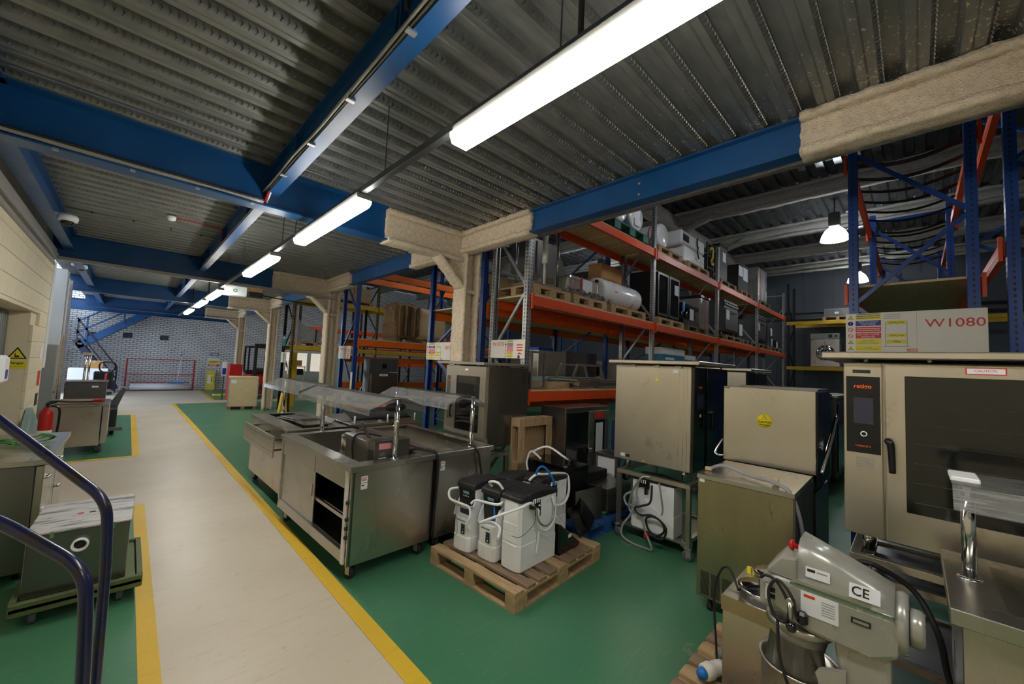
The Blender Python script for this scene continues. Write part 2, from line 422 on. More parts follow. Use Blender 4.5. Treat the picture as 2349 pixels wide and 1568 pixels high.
patch([(.165, 9.0), (.258, 9.0), (.258, 14.7), (.165, 14.7)], 0.0035, 'trim_5', 'floor_yellow')
patch([(-.94, 8.96), (.165, 8.96), (.165, 9.06), (-.94, 9.06)], 0.0035, 'trim_6', 'floor_yellow')
patch([(-.94, 14.7), (.165, 14.7), (.165, 14.8), (-.94, 14.8)], 0.0035, 'trim_7', 'floor_yellow')
patch([(2.33, 18.25), (2.45, 18.25), (2.53, 23.6), (2.43, 23.6)], 0.0035, 'trim_8', 'floor_yellow')
patch([(2.45, 18.25), (4.6, 18.25), (4.6, 18.34), (2.45, 18.34)], 0.0035, 'trim_9', 'floor_yellow')

# ================================================================ WALLS
struct(MB().box(W0, W1, 23.8, 24.0, 0, 6.6).build('wall_far', 'white_brick'))
struct(MB().box(20.6, 20.8, F0, F1, 0, 6.6).build('wall_right', 'clad_grey'))
wr = [o for o in bpy.data.objects if o.name == 'wall_right'][0]
cm = MB().box(-.02, 0, -.02, .02, 0, 6.4).mesh('cladding_rib'); cm.materials.append(M['clad_grey'])
for i in range(24): inst('cladding_rib', cm, wr, (20.6, -4.7 + i * .5, 0))
struct(MB().box(W0, W1, F0 - .2, F0, 0, 6.6).build('wall_back', 'clad_white'))
# left wall: painted blockwork with a doorway, then a recess towards the far stair
wl = struct(MB().box(-1.25, -.985, F0, 6.42, 0, 3.5).box(-1.25, -.985, 6.42, 8.35, 2.2, 3.5).box(-1.25, -.985, 8.35, 9.5, 0, 3.5).build('wall_left', 'cream_block'))
blk = {}
def block(y0, y1, z0, z1):
    k = (round(y1 - y0, 3), round(z1 - z0, 3))
    if k not in blk:
        blk[k] = MB().box(-.985, -.95, .0025, k[0] - .0025, .002, k[1] - .002, bev=.004).mesh('block'); blk[k].materials.append(M['cream_block'])
    inst('block', blk[k], wl, (0, y0, z0))
for r in range(15):
    z0 = r * .225; z1 = min(z0 + .225, 3.3)
    for c in range(-1, 17):
        y0 = 2.7 + c * .45 + (.225 if r % 2 else 0); y1 = y0 + .45
        y0 = max(y0, 2.7); y1 = min(y1, 9.5)
        if y1 - y0 < .03: continue
        if z1 > 2.2: block(y0, y1, max(z0, 2.2) if (y1 > 6.42 and y0 < 8.35) else z0, z1)
        else:
            if y0 < 6.42: block(y0, min(y1, 6.42), z0, z1)
            if y1 > 8.35: block(max(y0, 8.35), y1, z0, z1)
struct(MB().box(-2.05, -1.9, 9.5, 16.5, 0, 3.5).box(-2.05, -1.9, 22.2, 23.8, 0, 3.5).box(-2.05, -1.9, 16.5, 22.2, 3.0, 3.5).build('wall_left_recess', 'clad_white'))
struct(MB().box(-1.9, -.985, 9.4, 9.5, 0, 3.5).build('wall_left_return', 'clad_white'))
# white lining panels and grey posts beyond the blockwork
def lining(y, x, z0, z1, w, name, m): struct(MB().box(x - .06, x, y, y + w, z0, z1, bev=.004).build(name, m))
lining(9.55, -.95, 1.4, 3.1, .25, 'trim_10', 'clad_white')
# door with vertical grey slats set back in the opening
d1 = struct(MB().box(-1.22, -1.19, 6.42, 8.35, 0, 2.2).build('door_1', 'shutter'))
sm = MB().box(-1.2, -1.165, .008, .092, 0, 2.18, bev=.012).mesh('slat'); sm.materials.append(M['shutter'])
for i in range(19): inst('slat', sm, d1, (0, 6.44 + i * .1, 0.01))
MB().box(-1.19, -1.15, 6.36, 6.42, 0, 2.2).build('door_frame', 'galv', d1)
# portal for the daylight opening in the recess wall
al = bpy.data.lights.new('daylight_portal', 'AREA'); al.shape = 'RECTANGLE'; al.size = 5.7; al.size_y = 3.0; al.cycles.is_portal = True
ao = bpy.data.objects.new('daylight_portal', al); COL.objects.link(ao); ao.location = (-1.95, 19.35, 1.5); ao.rotation_euler = (0, -HP, 0)

# ================================================================ MEZZANINE CEILING
PITCH = 0.205; DZ = 3.55
prof = [(0, 0), (.038, 0), (.045, .006), (.052, 0), (.09, 0), (.112, .055), (.183, .055)]
deck = MB(); V = []
y = F0
while y < 23.7:
    for dy, dz in prof: V.append((y + dy, DZ + dz))
    y += PITCH
deck.sheet([[(-1.25, a, b) for a, b in V], [(3.34, a, b) for a, b in V]])
ceil = struct(deck.build('ceiling', mat('deck', rgb(132, 133, 131), 0.38, 0.62, 0.16, 5, stretch=(1, 3, 1), rvar=.08)))
# cream overspray flecks on the deck around the sprayed steel
nt = M['deck'].node_tree; N = nt.nodes; L = nt.links; pb = N['Principled BSDF']; old = pb.inputs['Base Color'].links[0].from_socket
tc = N.new('ShaderNodeTexCoord'); sx = N.new('ShaderNodeSeparateXYZ'); L.new(tc.outputs['Object'], sx.inputs[0])
fx = N.new('ShaderNodeMapRange'); fx.inputs['From Min'].default_value = 2.0; fx.inputs['From Max'].default_value = 3.25; fx.inputs['To Min'].default_value = 0; fx.inputs['To Max'].default_value = .30
L.new(sx.outputs[0], fx.inputs['Value'])
nn = N.new('ShaderNodeTexNoise'); nn.inputs['Scale'].default_value = 48; nn.inputs['Detail'].default_value = 6; L.new(tc.outputs['Object'], nn.inputs['Vector'])
n4 = N.new('ShaderNodeTexNoise'); n4.inputs['Scale'].default_value = 1.6; L.new(tc.outputs['Object'], n4.inputs['Vector'])
a1 = N.new('ShaderNodeMath'); a1.operation = 'MULTIPLY'; L.new(fx.outputs[0], a1.inputs[0]); L.new(n4.outputs['Fac'], a1.inputs[1])
a2 = N.new('ShaderNodeMath'); a2.operation = 'ADD'; L.new(a1.outputs[0], a2.inputs[0]); L.new(nn.outputs['Fac'], a2.inputs[1])
th = N.new('ShaderNodeMapRange'); th.inputs['From Min'].default_value = .735; th.inputs['From Max'].default_value = .76; L.new(a2.outputs[0], th.inputs['Value'])
mx = N.new('ShaderNodeMix'); mx.data_type = 'RGBA'; L.new(th.outputs[0], mx.inputs['Factor']); L.new(old, mx.inputs['A']); mx.inputs['B'].default_value = rgb(216, 196, 164)
L.new(mx.outputs['Result'], pb.inputs['Base Color'])
inv = N.new('ShaderNodeMath'); inv.operation = 'MULTIPLY_ADD'; inv.inputs[1].default_value = -.62; inv.inputs[2].default_value = .62
L.new(th.outputs[0], inv.inputs[0]); L.new(inv.outputs[0], pb.inputs['Metallic'])
# pressed chevron dimples on the deck webs
dm = MB(); y = F0; i = 0
while y < 13.0:
    if y > -1.2:
        yb = y + PITCH; x = -.85
        while x < 3.15:
            # web from top flat (y+.183) down to next rib start (y+PITCH)
            yw0, zw0 = y + .186, DZ + .047; yw1, zw1 = yb - .004, DZ + .010
            c0 = Vector((x, yw0, zw0 - .0)); c1 = Vector((x + .0, yw1, zw1))
            mid = Vector((x + .010, (yw0 + yw1) / 2 - .005, (zw0 + zw1) / 2 - .003))
            e = Vector((.007, 0, 0))
            v = [dm.bm.verts.new(p) for p in (c0, c0 + e, mid + e, mid, c1, c1 + e)]
            p2 = dm.bm.verts.new(mid + Vector((.004, -.008, -.005)))
            for f in ((0, 1, 6), (1, 2, 6), (3, 0, 6), (2, 5, 6), (5, 4, 6), (4, 3, 6)):
                vv = v + [p2]; dm.bm.faces.new([vv[k] for k in f])
            x += .036
    y += PITCH
stuff(dm.build('embossment', 'deck', ceil))

def ibeam(b, axis, c, a0, a1, z0, z1, w, tf=.014, tw=.010):
    for lo, hi, hw in ((z0, z0 + tf, w / 2), (z1 - tf, z1, w / 2), (z0 + tf, z1 - tf, tw / 2)):
        if axis == 'X': b.box(a0, a1, c - hw, c + hw, lo, hi)
        else: b.box(c - hw, c + hw, a0, a1, lo, hi)
    return b
COLS = [-.8, 4.35, 9.45, 14.6, 19.7]
CX = 3.3
n = 0
for yc in COLS:
    n += 1
    o = ibeam(MB(), 'X', yc, -1.2, 2.1, 3.16, DZ, .18).build('ceiling_cross_beam', 'blue_beam'); struct(o)
    sb = MB().box(2.05, 3.22, yc - .10, yc + .10, 3.145, 3.20).box(2.05, 3.22, yc - .035, yc + .035, 3.20, 3.50).box(2.05, 3.22, yc - .10, yc + .10, 3.49, 3.545)
    sb.rough(.04 if yc < 10 else .09, .011, 20, yc).build('sprayed_section', 'spray', o)
# stair trimmer beam, further edge at the far end
struct(ibeam(MB(), 'X', 21.6, -1.9, 3.2, 3.14, DZ, .18).build('ceiling_cross_beam', 'blue_beam'))
# secondary beam along the aisle
sec = ibeam(MB(), 'Y', .875, F0, 23.7, 3.29, DZ, .095, .012, .008)
for yc in COLS:
    for d in (-2.6, -.9, .9, 2.6): sec.box(.83, .92, yc + d - .004, yc + d + .004, 3.3, 3.54)
struct(sec.build('ceiling_joist', 'blue_beam'))
# edge beams left and right
struct(ibeam(MB(), 'Y', -.80, F0, 23.7, 3.29, DZ, .12).build('ceiling_joist', 'blue_beam'))
eb = ibeam(MB(), 'Y', 3.2, F0, 23.7, 3.285, DZ - .01, .12)
ebo = struct(eb.build('ceiling_edge_beam', 'blue_beam'))
for ym in (3.02, 2.98 + 5.1): pass
bolt = MB().lathe([(0, -.012), (.012, -.012), (.012, 0)], axis='X', n=6).mesh('bolt'); bolt.materials.append(M['galv'])
for (y_, z_) in ((1.72, 3.46), (1.72, 3.36), (7.0, 3.46), (7.0, 3.36)): inst('bolt', bolt, ebo, (3.194, y_, z_))
for yc in COLS:
    fine = .03 if yc < 5 else (.05 if yc < 10 else .1)
    s = MB().box(3.115, 3.285, yc - 1.32, yc + 1.32, 3.262, 3.315).box(3.15, 3.25, yc - 1.32, yc + 1.32, 3.315, 3.50).box(3.10, 3.285, yc - 1.32, yc + 1.32, 3.50, 3.545)
    s.rough(fine, .012, 20, yc * 2).build('sprayed_section', 'spray', ebo)
# sprayed H columns with a haunch each
for yc in COLS:
    fine = .035 if yc < 5 else (.06 if yc < 10 else .1)
    c = MB().box(3.17, 3.215, yc - .13, yc + .13, 0, 3.5).box(3.385, 3.43, yc - .13, yc + .13, 0, 3.5).box(3.215, 3.385, yc - .03, yc + .03, 0, 3.5)
    c.rough(fine, .012, 20, yc * 3)
    co = struct(c.build('column', 'spray'))
    h = MB().bar((2.78, yc, 3.17), (3.19, yc, 2.80), .20, .05).bar((2.95, yc, 3.15), (3.19, yc, 2.95), .04, .28)
    h.rough(fine, .011, 20, yc * 5).build('haunch', 'spray', co)
    st = MB().box(3.17, 3.43, yc - .12, yc - .10, 2.72, 2.77).rough(fine, .014, 15, yc).build('stiffener', 'spray', co)
# grey cable trunking along the left wall top and across under the second cross beam
tr = struct(MB().box(-.955, -.90, 2.0, 9.4, 3.10, 3.20, bev=.004).box(-.95, -.93, 2.0, 9.4, 3.02, 3.08).box(-.95, -.925, 2.0, 9.4, 3.22, 3.27).build('trim_11', 'conduit'))
struct(MB().box(-.9, 3.27, 9.20, 9.26, 3.09, 3.145, bev=.005).build('trim_12', 'conduit'))

# ================================================================ HIGH HALL ROOF (beyond the columns)
HZ = 6.35
hd = MB(); V = []; y = F0
hp = [(0, 0), (.13, 0), (.16, .06), (.27, .06)]
while y < 23.7:
    for dy, dz in hp: V.append((y + dy, HZ + dz))
    y += .30
hd.sheet([[(3.2, a, b) for a, b in V], [(20.9, a, b) for a, b in V]])
struct(hd.build('ceiling_hall', mat('hall_deck', rgb(104, 107, 112), .3, .85, .1, 5)))
struct(MB().box(3.28, 3.32, F0, 23.8, 3.6, 6.5).build('wall_above_mezzanine', 'clad_grey'))
for xb in (8.4, 11.1, 13.85, 16.35, 18.9):
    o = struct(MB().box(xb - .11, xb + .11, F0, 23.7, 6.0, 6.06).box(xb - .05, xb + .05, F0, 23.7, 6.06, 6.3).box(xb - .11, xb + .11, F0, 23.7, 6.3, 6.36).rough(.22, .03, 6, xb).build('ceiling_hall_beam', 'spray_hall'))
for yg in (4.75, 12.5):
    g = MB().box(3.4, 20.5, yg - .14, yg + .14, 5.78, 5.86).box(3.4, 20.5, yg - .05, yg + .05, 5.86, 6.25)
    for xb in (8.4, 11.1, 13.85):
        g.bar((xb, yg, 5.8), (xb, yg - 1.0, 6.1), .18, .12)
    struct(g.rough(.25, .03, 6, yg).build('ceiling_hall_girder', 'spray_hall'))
# service pipes running along behind the edge beam, a red sprinkler pipe, wall pipes
pp = []
for i, (x, z) in enumerate(((3.60, 3.43), (3.67, 3.455), (3.75, 3.485))):
    sp_ = MB().tube([(x, F0 + .01, z), (x, 3.42, z)], .024, 10).build('service_pipe', 'galv')
    for yq in (-2.5, .2, 2.4): MB().box(3.29, x, yq + i * .05, yq + i * .05 + .02, z + .022, z + .030).build('bracket', 'galv', sp_)
    tag(sp_, ('galvanised service pipe nearest to the blue edge beam', 'middle galvanised service pipe behind the blue edge beam', 'outer galvanised service pipe behind the blue edge beam')[i], 'pipe', 'pipes behind the blue edge beam')
tag(MB().tube([(8.2, F0, 5.72), (8.2, 8, 5.72)], .03, 8).build('sprinkler_pipe', 'red_frame'), 'thin red pipe running under the high roof', 'pipe')
for i, z in enumerate((4.35, 4.62)):
    tag(MB().tube([(20.5, F0, z), (20.5, 20, z)], .05, 8).build('wall_pipe', 'grey_dark'), ('lower' if i == 0 else 'upper') + ' dark grey pipe along the grey clad end wall', 'pipe', 'pipes on the clad end wall')
# ================================================================ LUMINAIRES
def batten_meshes():
    L = 1.53; w = .062
    d = MB().prism([(-w, .03), (-w, .012), (-w * .72, -.026), (w * .72, -.026), (w, .012), (w, .03)], .03, L - .03, 'Y')
    h = MB().box(-.05, .05, 0, L, .03, .075, bev=.004)
    e = MB().prism([(-w, .032), (-w, .010), (-w * .74, -.024), (w * .74, -.024), (w, .010), (w, .032)], 0, .03, 'Y')
    e2 = MB().prism([(-w, .032), (-w, .010), (-w * .74, -.024), (w * .74, -.024), (w, .010), (w, .032)], L - .03, L, 'Y')
    out = []
    for b, nm, m in ((d, 'diffuser', 'tube_light'), (h, 'housing', 'grey_paint'), (e, 'end_cap', 'tube_light'), (e2, 'end_cap', 'tube_light')):
        me = b.mesh(nm); me.materials.append(M[m]); out.append((nm, me))
    return out
bm_ = batten_meshes()
LX = 1.175; LZ = 2.93
spots = [(.15, 'long white strip light hung nearest to the stair handrail'), (2.88, 'lit strip light hung under the cross beam beside the first column'),
         (5.4, 'lit strip light hung between the first and second columns'), (-2.4, 'strip light at the start of the trunking over the foreground'),
         (9.27, 'strip light beside the white ceiling unit'), (11.5, 'strip light beyond the white ceiling unit'), (14.2, 'last strip light of the row before the brick wall')]
for y, lab in spots:
    t = thing('strip_light', lab, 'light', (LX, y, LZ), 0, 'strip lights along the trunking')
    for nm, me in bm_: inst(nm, me, t)
tag(MB().box(LX - .022, LX + .022, F0 + .1, 18.2, LZ + .078, LZ + .125, bev=.003).build('light_trunking', 'grey_dark'), 'grey trunking rail carrying the row of strip lights', 'rail')
tr = bpy.data.objects['light_trunking']
for y in (.0, 1.0, 2.55, 4.6, 5.1, 7.3, 8.6, 11.2, 14.5, 17.9):
    MB().cyl((LX, y, LZ + .12), (LX, y, DZ - .012), .004, 6).build('suspension_wire', 'grey_dark', tr)
for y in (.9, 11.0, 14.2):
    MB().cyl((LX, y, LZ + .12), (LX, y, DZ - .012), .012, 8).build('drop_rod', 'black_matt', tr)
# high bay lamps
def bay(loc, lab):
    t = thing('high_bay_lamp', lab, 'lamp', loc, 0, 'high bay lamps under the high roof')
    MB().box(-.13, .13, -.11, .11, .34, .68, bev=.01).build('gear_box', 'black_matt', t)
    MB().lathe([(.07, .34), (.12, .32), (.20, .24), (.26, .12), (.29, 0), (.28, 0), (.24, .11), (.18, .22), (.10, .30), (0, .31)], n=28).build('reflector', 'bay_light', t)
    MB().lathe([(0, .04), (.27, .04), (.27, .05), (0, .05)], n=24).build('lens', 'bay_light', t)
    MB().cyl((0, 0, .68), (0, 0, HZ - loc[2]), .012, 6).build('hanger', 'black_matt', t)
bay((12.45, 1.36, 5.28), 'white bell shaped high bay lamp lit beside the blue rack frame')
bay((6.6, 1.36, 5.28), 'bell shaped high bay lamp above the near end of the rack aisle')
bay((18.2, 1.36, 5.28), 'bell shaped high bay lamp before the clad end wall')
for x, w_ in ((6.6, 'column'), (12.6, 'end wall')):
    bay((x, 8.26, 5.28), 'bell shaped high bay lamp over the racks behind, ' + w_ + ' side'); bay((x, 16.66, 5.28), 'bell shaped high bay lamp over the far racks, ' + w_ + ' side')
# ================================================================ RACKING
def upright_mesh(h, m, w=.085, d=.07):
    # open C section post with a folded lip, seen from the front and the side
    p = MB()
    t = .006
    p.prism([(-w / 2, -d / 2), (w / 2, -d / 2), (w / 2, d / 2), (w / 2 - .018, d / 2), (w / 2 - .018, d / 2 - t), (w / 2 - t, d / 2 - t), (w / 2 - t, -d / 2 + t), (.014, -d / 2 + t), (.010, -d / 2 + .012), (-.010, -d / 2 + .012), (-.014, -d / 2 + t),
             (-w / 2 + t, -d / 2 + t), (-w / 2 + t, d / 2 - t), (-w / 2 + .018, d / 2 - t), (-w / 2 + .018, d / 2), (-w / 2, d / 2)], 0, h, 'Z')
    p.box(-.07, .07, -.06, .06, 0, .008)
    me = p.mesh('upright'); me.materials.append(M[m]); return me
def slot_mesh(h, m='ink', w=.085, d=.07, pitch=.05, z0=.1):
    p = MB(); z = z0
    while z < h - .05:
        for s in (-1, 1):
            p.box(s * .026 - .006, s * .026 + .006, -d / 2 - .0008, -d / 2 + .004, z, z + .024)
            p.box(s * (w / 2 - .003) - .0042, s * (w / 2 - .003) + .0042, -.008, .006, z, z + .024)
        z += pitch
    me = p.mesh('slot'); me.materials.append(M[m]); return me
UC = {}
def rack(label, xs, y0, y1, levels, um, bm, h, decks=(), beam_h=.12, slots=True, brace_m=None, group=None, side_brace=None, skip=(), cat='rack', back_only=(), name='pallet_rack', planks=True, bz=(.25, .85, 0)):
    """xs frame positions along X, frames y0..y1 deep, levels = beam top heights"""
    t = thing(name, label, cat, (0, 0, 0), 0, group)
    k = (um, h)
    if k not in UC: UC[k] = (upright_mesh(h, um), slot_mesh(h, 'ink' if um != 'black_upright' else 'rib_yellow'))
    ume, sme = UC[k]
    for x in xs:
        for yy, rz in ((y0, 0), (y1, math.pi)):
            u = inst('upright', ume, t, (x, yy, 0), (0, 0, rz))
            if slots: stuff(inst('slot', sme, u))
        z = bz[0]; flip = bz[2]
        kb = (um, round(y1 - y0, 3), bz[1], brace_m)
        if kb not in UC:
            D = y1 - y0; ms = []
            for p0, p1 in (((0, 0, 0), (0, D, 0)), ((0, 0, 0), (0, D, bz[1])), ((0, D, 0), (0, 0, bz[1]))):
                q = MB().bar(p0, p1, .03, .036).mesh('brace'); q.materials.append(M[brace_m or um]); ms.append(q)
            UC[kb] = ms
        ms = UC[kb]
        inst('brace', ms[0], t, (x, y0, .18)); inst('brace', ms[0], t, (x, y0, h - .1))
        while z + bz[1] < h:
            inst('brace', ms[1] if flip else ms[2], t, (x, y0, z)); z += bz[1]; flip ^= 1
    bc = {}
    for i in range(len(xs) - 1):
        L = xs[i + 1] - xs[i]
        for li, zt in enumerate(levels):
            if (i, li) in skip: continue
            for yy, s in ((y0 - .03, -1), (y1 + .03, 1)):
                if li in back_only and s < 0: continue
                key = (round(L, 3), s)
                if key not in bc:
                    q = beam_h
                    b = MB().prism([(s * .025, 0), (s * .025, -q), (-s * .025, -q), (-s * .025, -.03), (-s * .005, -.03), (-s * .005, 0)], .05, L - .05, 'X')
                    b.box(.05, L - .05, s * .0265, s * .023, -q * .62, -q * .56).box(.05, L - .05, s * .0265, s * .023, -q * .82, -q * .76)
                    b.box(.02, .055, s * .02, s * .045, -q - .05, .03).box(L - .055, L - .02, s * .02, s * .045, -q - .05, .03)
                    bc[key] = b.mesh('beam'); bc[key].materials.append(M[bm])
                inst('beam', bc[key], t, (xs[i], yy, zt))
            if (i, li) in decks or (li in decks):
                if planks:
                    nb = int(L / .14); w = (L - .06) / nb
                    for v in range(2):
                        kk = ('pl', round(w, 4), v)
                        if kk not in bc:
                            bc[kk] = MB().box(.001, w - .001, y0 - .045, y1 + .045, 0, .022 if v else .020, bev=.001).mesh('deck_plank'); bc[kk].materials.append(M['ply_edge'] if v else M['ply'])
                    for q in range(nb): inst('deck_plank', bc[('pl', round(w, 4), random.random() > .5)], t, (xs[i] + .03 + q * w, 0, zt + .001))
                else:
                    MB().box(xs[i] + .03, xs[i + 1] - .03, y0 - .04, y1 + .04, zt + .001, zt + .02).build('deck_board', 'ply', t)
    return t
# rack A: galvanised frames, red-orange beams, three levels
AX = [3.72, 7.26, 10.85, 14.55, 18.25]; AY0, AY1 = 3.57, 4.22
A_L = [1.437, 2.71, 4.16]
rackA = rack('galvanised pallet rack with red-orange beams behind the ovens', AX, AY0, AY1, A_L, 'galv', 'orange', 5.12, decks=(0, 1, 2), beam_h=.13)
# rack B: blue frames, orange beams, back to back with A
BX = [3.74, 7.1, 10.45, 13.85, 17.2]; BY0, BY1 = 4.50, 5.88
B_L = [1.25, 2.66]
rackB = rack('blue framed rack with orange beams behind the first cream column', BX, BY0, BY1, B_L, 'blue_rack', 'orange_light', 4.9, decks=(1,), beam_h=.15, planks=False)
# rack C: blue frames further down the aisle
CXs = [3.66, 6.4, 9.2, 12.0]; CY0, CY1 = 8.85, 9.62
C_L = [1.15, 1.95, 2.45, 2.95]
rackC = rack('blue framed rack with orange beams between the second column and the crated bale', CXs, CY0, CY1, [1.2, 1.84, 2.22, 3.85], 'blue_rack', 'orange_light', 4.6, decks=(2,), beam_h=.15, planks=False, back_only=(0, 1))
# rack D: black frames with yellow beams
rackD = rack('black framed rack with yellow beams near the third column', [3.72, 6.5, 9.3, 12.1], 13.9, 14.9, [2.10, 3.68], 'black_upright', 'yellow_beam', 4.6, decks=(0, 1), beam_h=.12, planks=False)
rackE = rack('far black framed rack with red-orange beams against the brick wall', [5.2, 7.9, 10.6, 13.3], 18.6, 19.6, [1.6, 2.3, 3.1], 'black_upright', 'orange', 4.4, beam_h=.12, slots=False)
# rack F: blue frames close on the right, beams run away along X
FX = [5.1, 7.85, 10.6, 13.35]; 
rackF = rack('blue rack with black straps and orange beams holding the W1080 board', FX, -.36, .41, [2.70, 4.05], 'blue_rack', 'orange', 4.25, decks=(), beam_h=.13, bz=(.20, .77, 1))
rackG = rack('blue slotted rack upright standing behind the W1080 rack', [5.15, 7.9], -1.75, -.58, [3.0, 4.35], 'blue_rack', 'orange', 6.0, beam_h=.13)
# rack H: black uprights with yellow beams against the clad end wall, runs along Y
def rack_y(label, x0, x1, ys, levels, um, bm, h):
    t = thing('pallet_rack', label, 'rack')
    me = upright_mesh(h, um)
    for y in ys:
        for x in (x0, x1): inst('upright', me, t, (x, y, 0), (0, 0, -HP))
        z = .3; f = 0
        while z < h - 1: MB().bar((x0 if f else x1, y, z), (x1 if f else x0, y, z + .9), .03, .035).build('brace', um, t); z += .9; f ^= 1
    for i in range(len(ys) - 1):
        for z in levels:
            for x in (x0 - .03, x1 + .03):
                MB().box(x - .025, x + .025, ys[i] + .05, ys[i + 1] - .05, z - .13, z).build('beam', bm, t)
    return t
rackH = rack_y('black rack with yellow beams holding a washing machine at the clad end wall', 19.0, 20.1, [3.55, .3, -2.9], [2.27, 4.05], 'black_upright', 'yellow_beam', 5.6)
# ================================================================ SHARED PIECES
def castor_mesh(r=.05, m_w='rubber', m_f='galv'):
    w = MB().lathe([(0, -.016), (r * .55, -.016), (r * .6, -.02), (r, -.018), (r, .018), (r * .6, .02), (r * .55, .016), (0, .016)], (0, 0, r), 'X', 18).mesh('wheel'); w.materials.append(M[m_w])
    f = MB().box(-.035, .035, -.035, .035, r * 2 + .012, r * 2 + .022).box(-.027, -.022, -.025, .02, r * .7, r * 2 + .014).box(.022, .027, -.025, .02, r * .7, r * 2 + .014).cyl((-.03, 0, r), (.03, 0, r), .007, 8).mesh('fork'); f.materials.append(M[m_f])
    return w, f
CAST = castor_mesh(.052); CAST_G = castor_mesh(.05, 'grey_rubber', 'galv'); CAST_B = castor_mesh(.062, 'grey_rubber', 'galv')
def castor(parent, x, y, rz=0.0, kind=None):
    w, f = kind or CAST
    c = inst('castor', f, parent, (x, y, 0), (0, 0, rz)); inst('wheel', w, c); return c
def pallet(label, L, W, loc, rz, m=('wood', 'wood_grey'), group='wooden pallets', z=None, name='pallet'):
    """Deck boards run along local Y (W), stringers along local X (L)."""
    t = thing(name, label, 'pallet', loc, rz, group)
    nb = 9; bw = .098; gap = (L - nb * bw) / (nb - 1)
    sh = {}
    for i in range(nb):
        mm = m[0] if i in (0, 4, 8) or random.random() < .15 else m[1]
        k = (mm,)
        if k not in sh:
            sh[k] = MB().box(0, bw, 0, W, .122, .144, bev=.002).mesh('deck_board'); sh[k].materials.append(M[mm])
        inst('deck_board', sh[k], t, (i * (bw + gap), 0, 0))
    st = MB().box(0, L, 0, .1, .1, .122, bev=.002).mesh('stringer_board'); st.materials.append(M[m[0]])
    bo = MB().box(0, L, 0, .1, 0, .02, bev=.002).mesh('bottom_board'); bo.materials.append(M[m[0]])
    bk = MB().box(0, .14, 0, .1, .02, .1, bev=.003).mesh('block'); bk.materials.append(M[m[0]])
    for y in (0, (W - .1) / 2, W - .1):
        inst('stringer_board', st, t, (0, y, 0)); inst('bottom_board', bo, t, (0, y, 0))
        for x in (0, (L - .14) / 2, L - .14): inst('block', bk, t, (x, y, 0))
    eb = MB().box(0, .1, .1, W - .1, 0, .0199, bev=.002).mesh('bottom_board'); eb.materials.append(M[m[0]])
    for x in (0, L - .1): inst('bottom_board', eb, t, (x, 0, 0))
    return t
def sticker(parent, w, h, loc, face, m='paper', name='label_plate'):
    if face == 'X': b = MB().box(-.0012, 0, 0, w, 0, h)
    elif face == 'Y': b = MB().box(0, w, -.0012, 0, 0, h)
    else: b = MB().box(0, w, 0, h, 0, .0012)
    return b.build(name, m, parent, loc)
def frame_top(w, l, z, th, x0, x1, y0, y1):
    return (MB().box(0, w, 0, y0, z - th, z, bev=.003).box(0, w, y1, l, z - th, z, bev=.003).box(0, x0, y0, y1, z - th, z).box(x1, w, y0, y1, z - th, z))
def canopy(parent, xc, y0, y1, z, hw=.27, wide=.07):
    pr = [(xc - hw - .005, z - .135), (xc - hw, z - .085), (xc - wide, z), (xc + wide, z), (xc + hw, z - .085), (xc + hw + .005, z - .135)]
    return MB().sheet([[(a, y0, b) for a, b in pr], [(a, y1, b) for a, b in pr]], .006).build('sneeze_guard', 'acrylic', parent)
def post(parent, x, y, z0, z1, nm='gantry_post'):
    p = MB().cyl((x, y, z0), (x, y, z1), .0215, 20).build(nm, 'chrome', parent)
    MB().lathe([(.036, 0), (.036, .008), (.022, .012)], (x, y, z0), n=20).build('collar', 'chrome', p)
    MB().lathe([(0, .006), (.02, .006), (.024, 0)], (x, y, z1), n=18).build('cap', 'steel', p)
    return p

# ================================================================ SERVING COUNTERS
TZ = .905
def well(parent, x0, x1, y0, y1, z, d, m='steel'):
    t = .004
    return (MB().box(x0, x1, y0, y1, z - d - t, z - d).box(x0 - t, x0, y0, y1, z - d, z).box(x1, x1 + t, y0, y1, z - d, z)
            .box(x0, x1, y0 - t, y0, z - d, z).box(x0, x1, y1, y1 + t, z - d, z)).build('well', m, parent)
# --- counter 1 : hot cupboard with sliding door and gantry
c1 = thing('serving_counter', 'stainless hot cupboard counter with open sliding door and control knobs beside the yellow line', 'counter', (1.316, 3.10, 0), .035, 'serving counters with glass gantries')
W_, L_ = .81, 1.75
frame_top(W_, L_, TZ, .045, .13, .69, .14, L_ - .12).build('worktop', 'steel', c1)
well(c1, .13, .69, .14, L_ - .12, TZ - .002, .24)
MB().box(.02, W_ - .02, .02, .035, .13, TZ - .046).build('side_panel', 'steel', c1)
MB().box(.02, W_ - .02, L_ - .035, L_ - .02, .13, TZ - .046).build('side_panel', 'steel', c1)
MB().box(W_ - .035, W_ - .02, .035, L_ - .035, .13, TZ - .046).build('back_panel', 'steel', c1)
MB().box(.02, .05, .12, L_ - .02, .71, TZ - .046).box(.015, .05, .12, L_ - .02, .14, .23).box(.015, .05, L_ - .06, L_ - .02, .13, .85).build('front_frame', 'steel', c1)
MB().box(.018, .02, .78, .782, .71, .86).build('panel_joint', 'ink', c1)
MB().box(.03, .04, .78, L_ - .06, .215, .72).build('sliding_door', 'steel', c1)
hd_ = MB().box(.022, .03, .83, .855, .47, .58, bev=.002).build('door_handle', 'steel_warm', c1)
MB().box(.05, W_ - .05, .1, L_ - .06, .225, .235).build('shelf', 'steel_dark', c1)
MB().box(.09, W_ - .05, .1, L_ - .06, .45, .462).build('shelf', 'steel_dark', c1)
MB().box(.045, .06, .1, .82, .445, .475).build('shelf_lip', 'steel', c1)
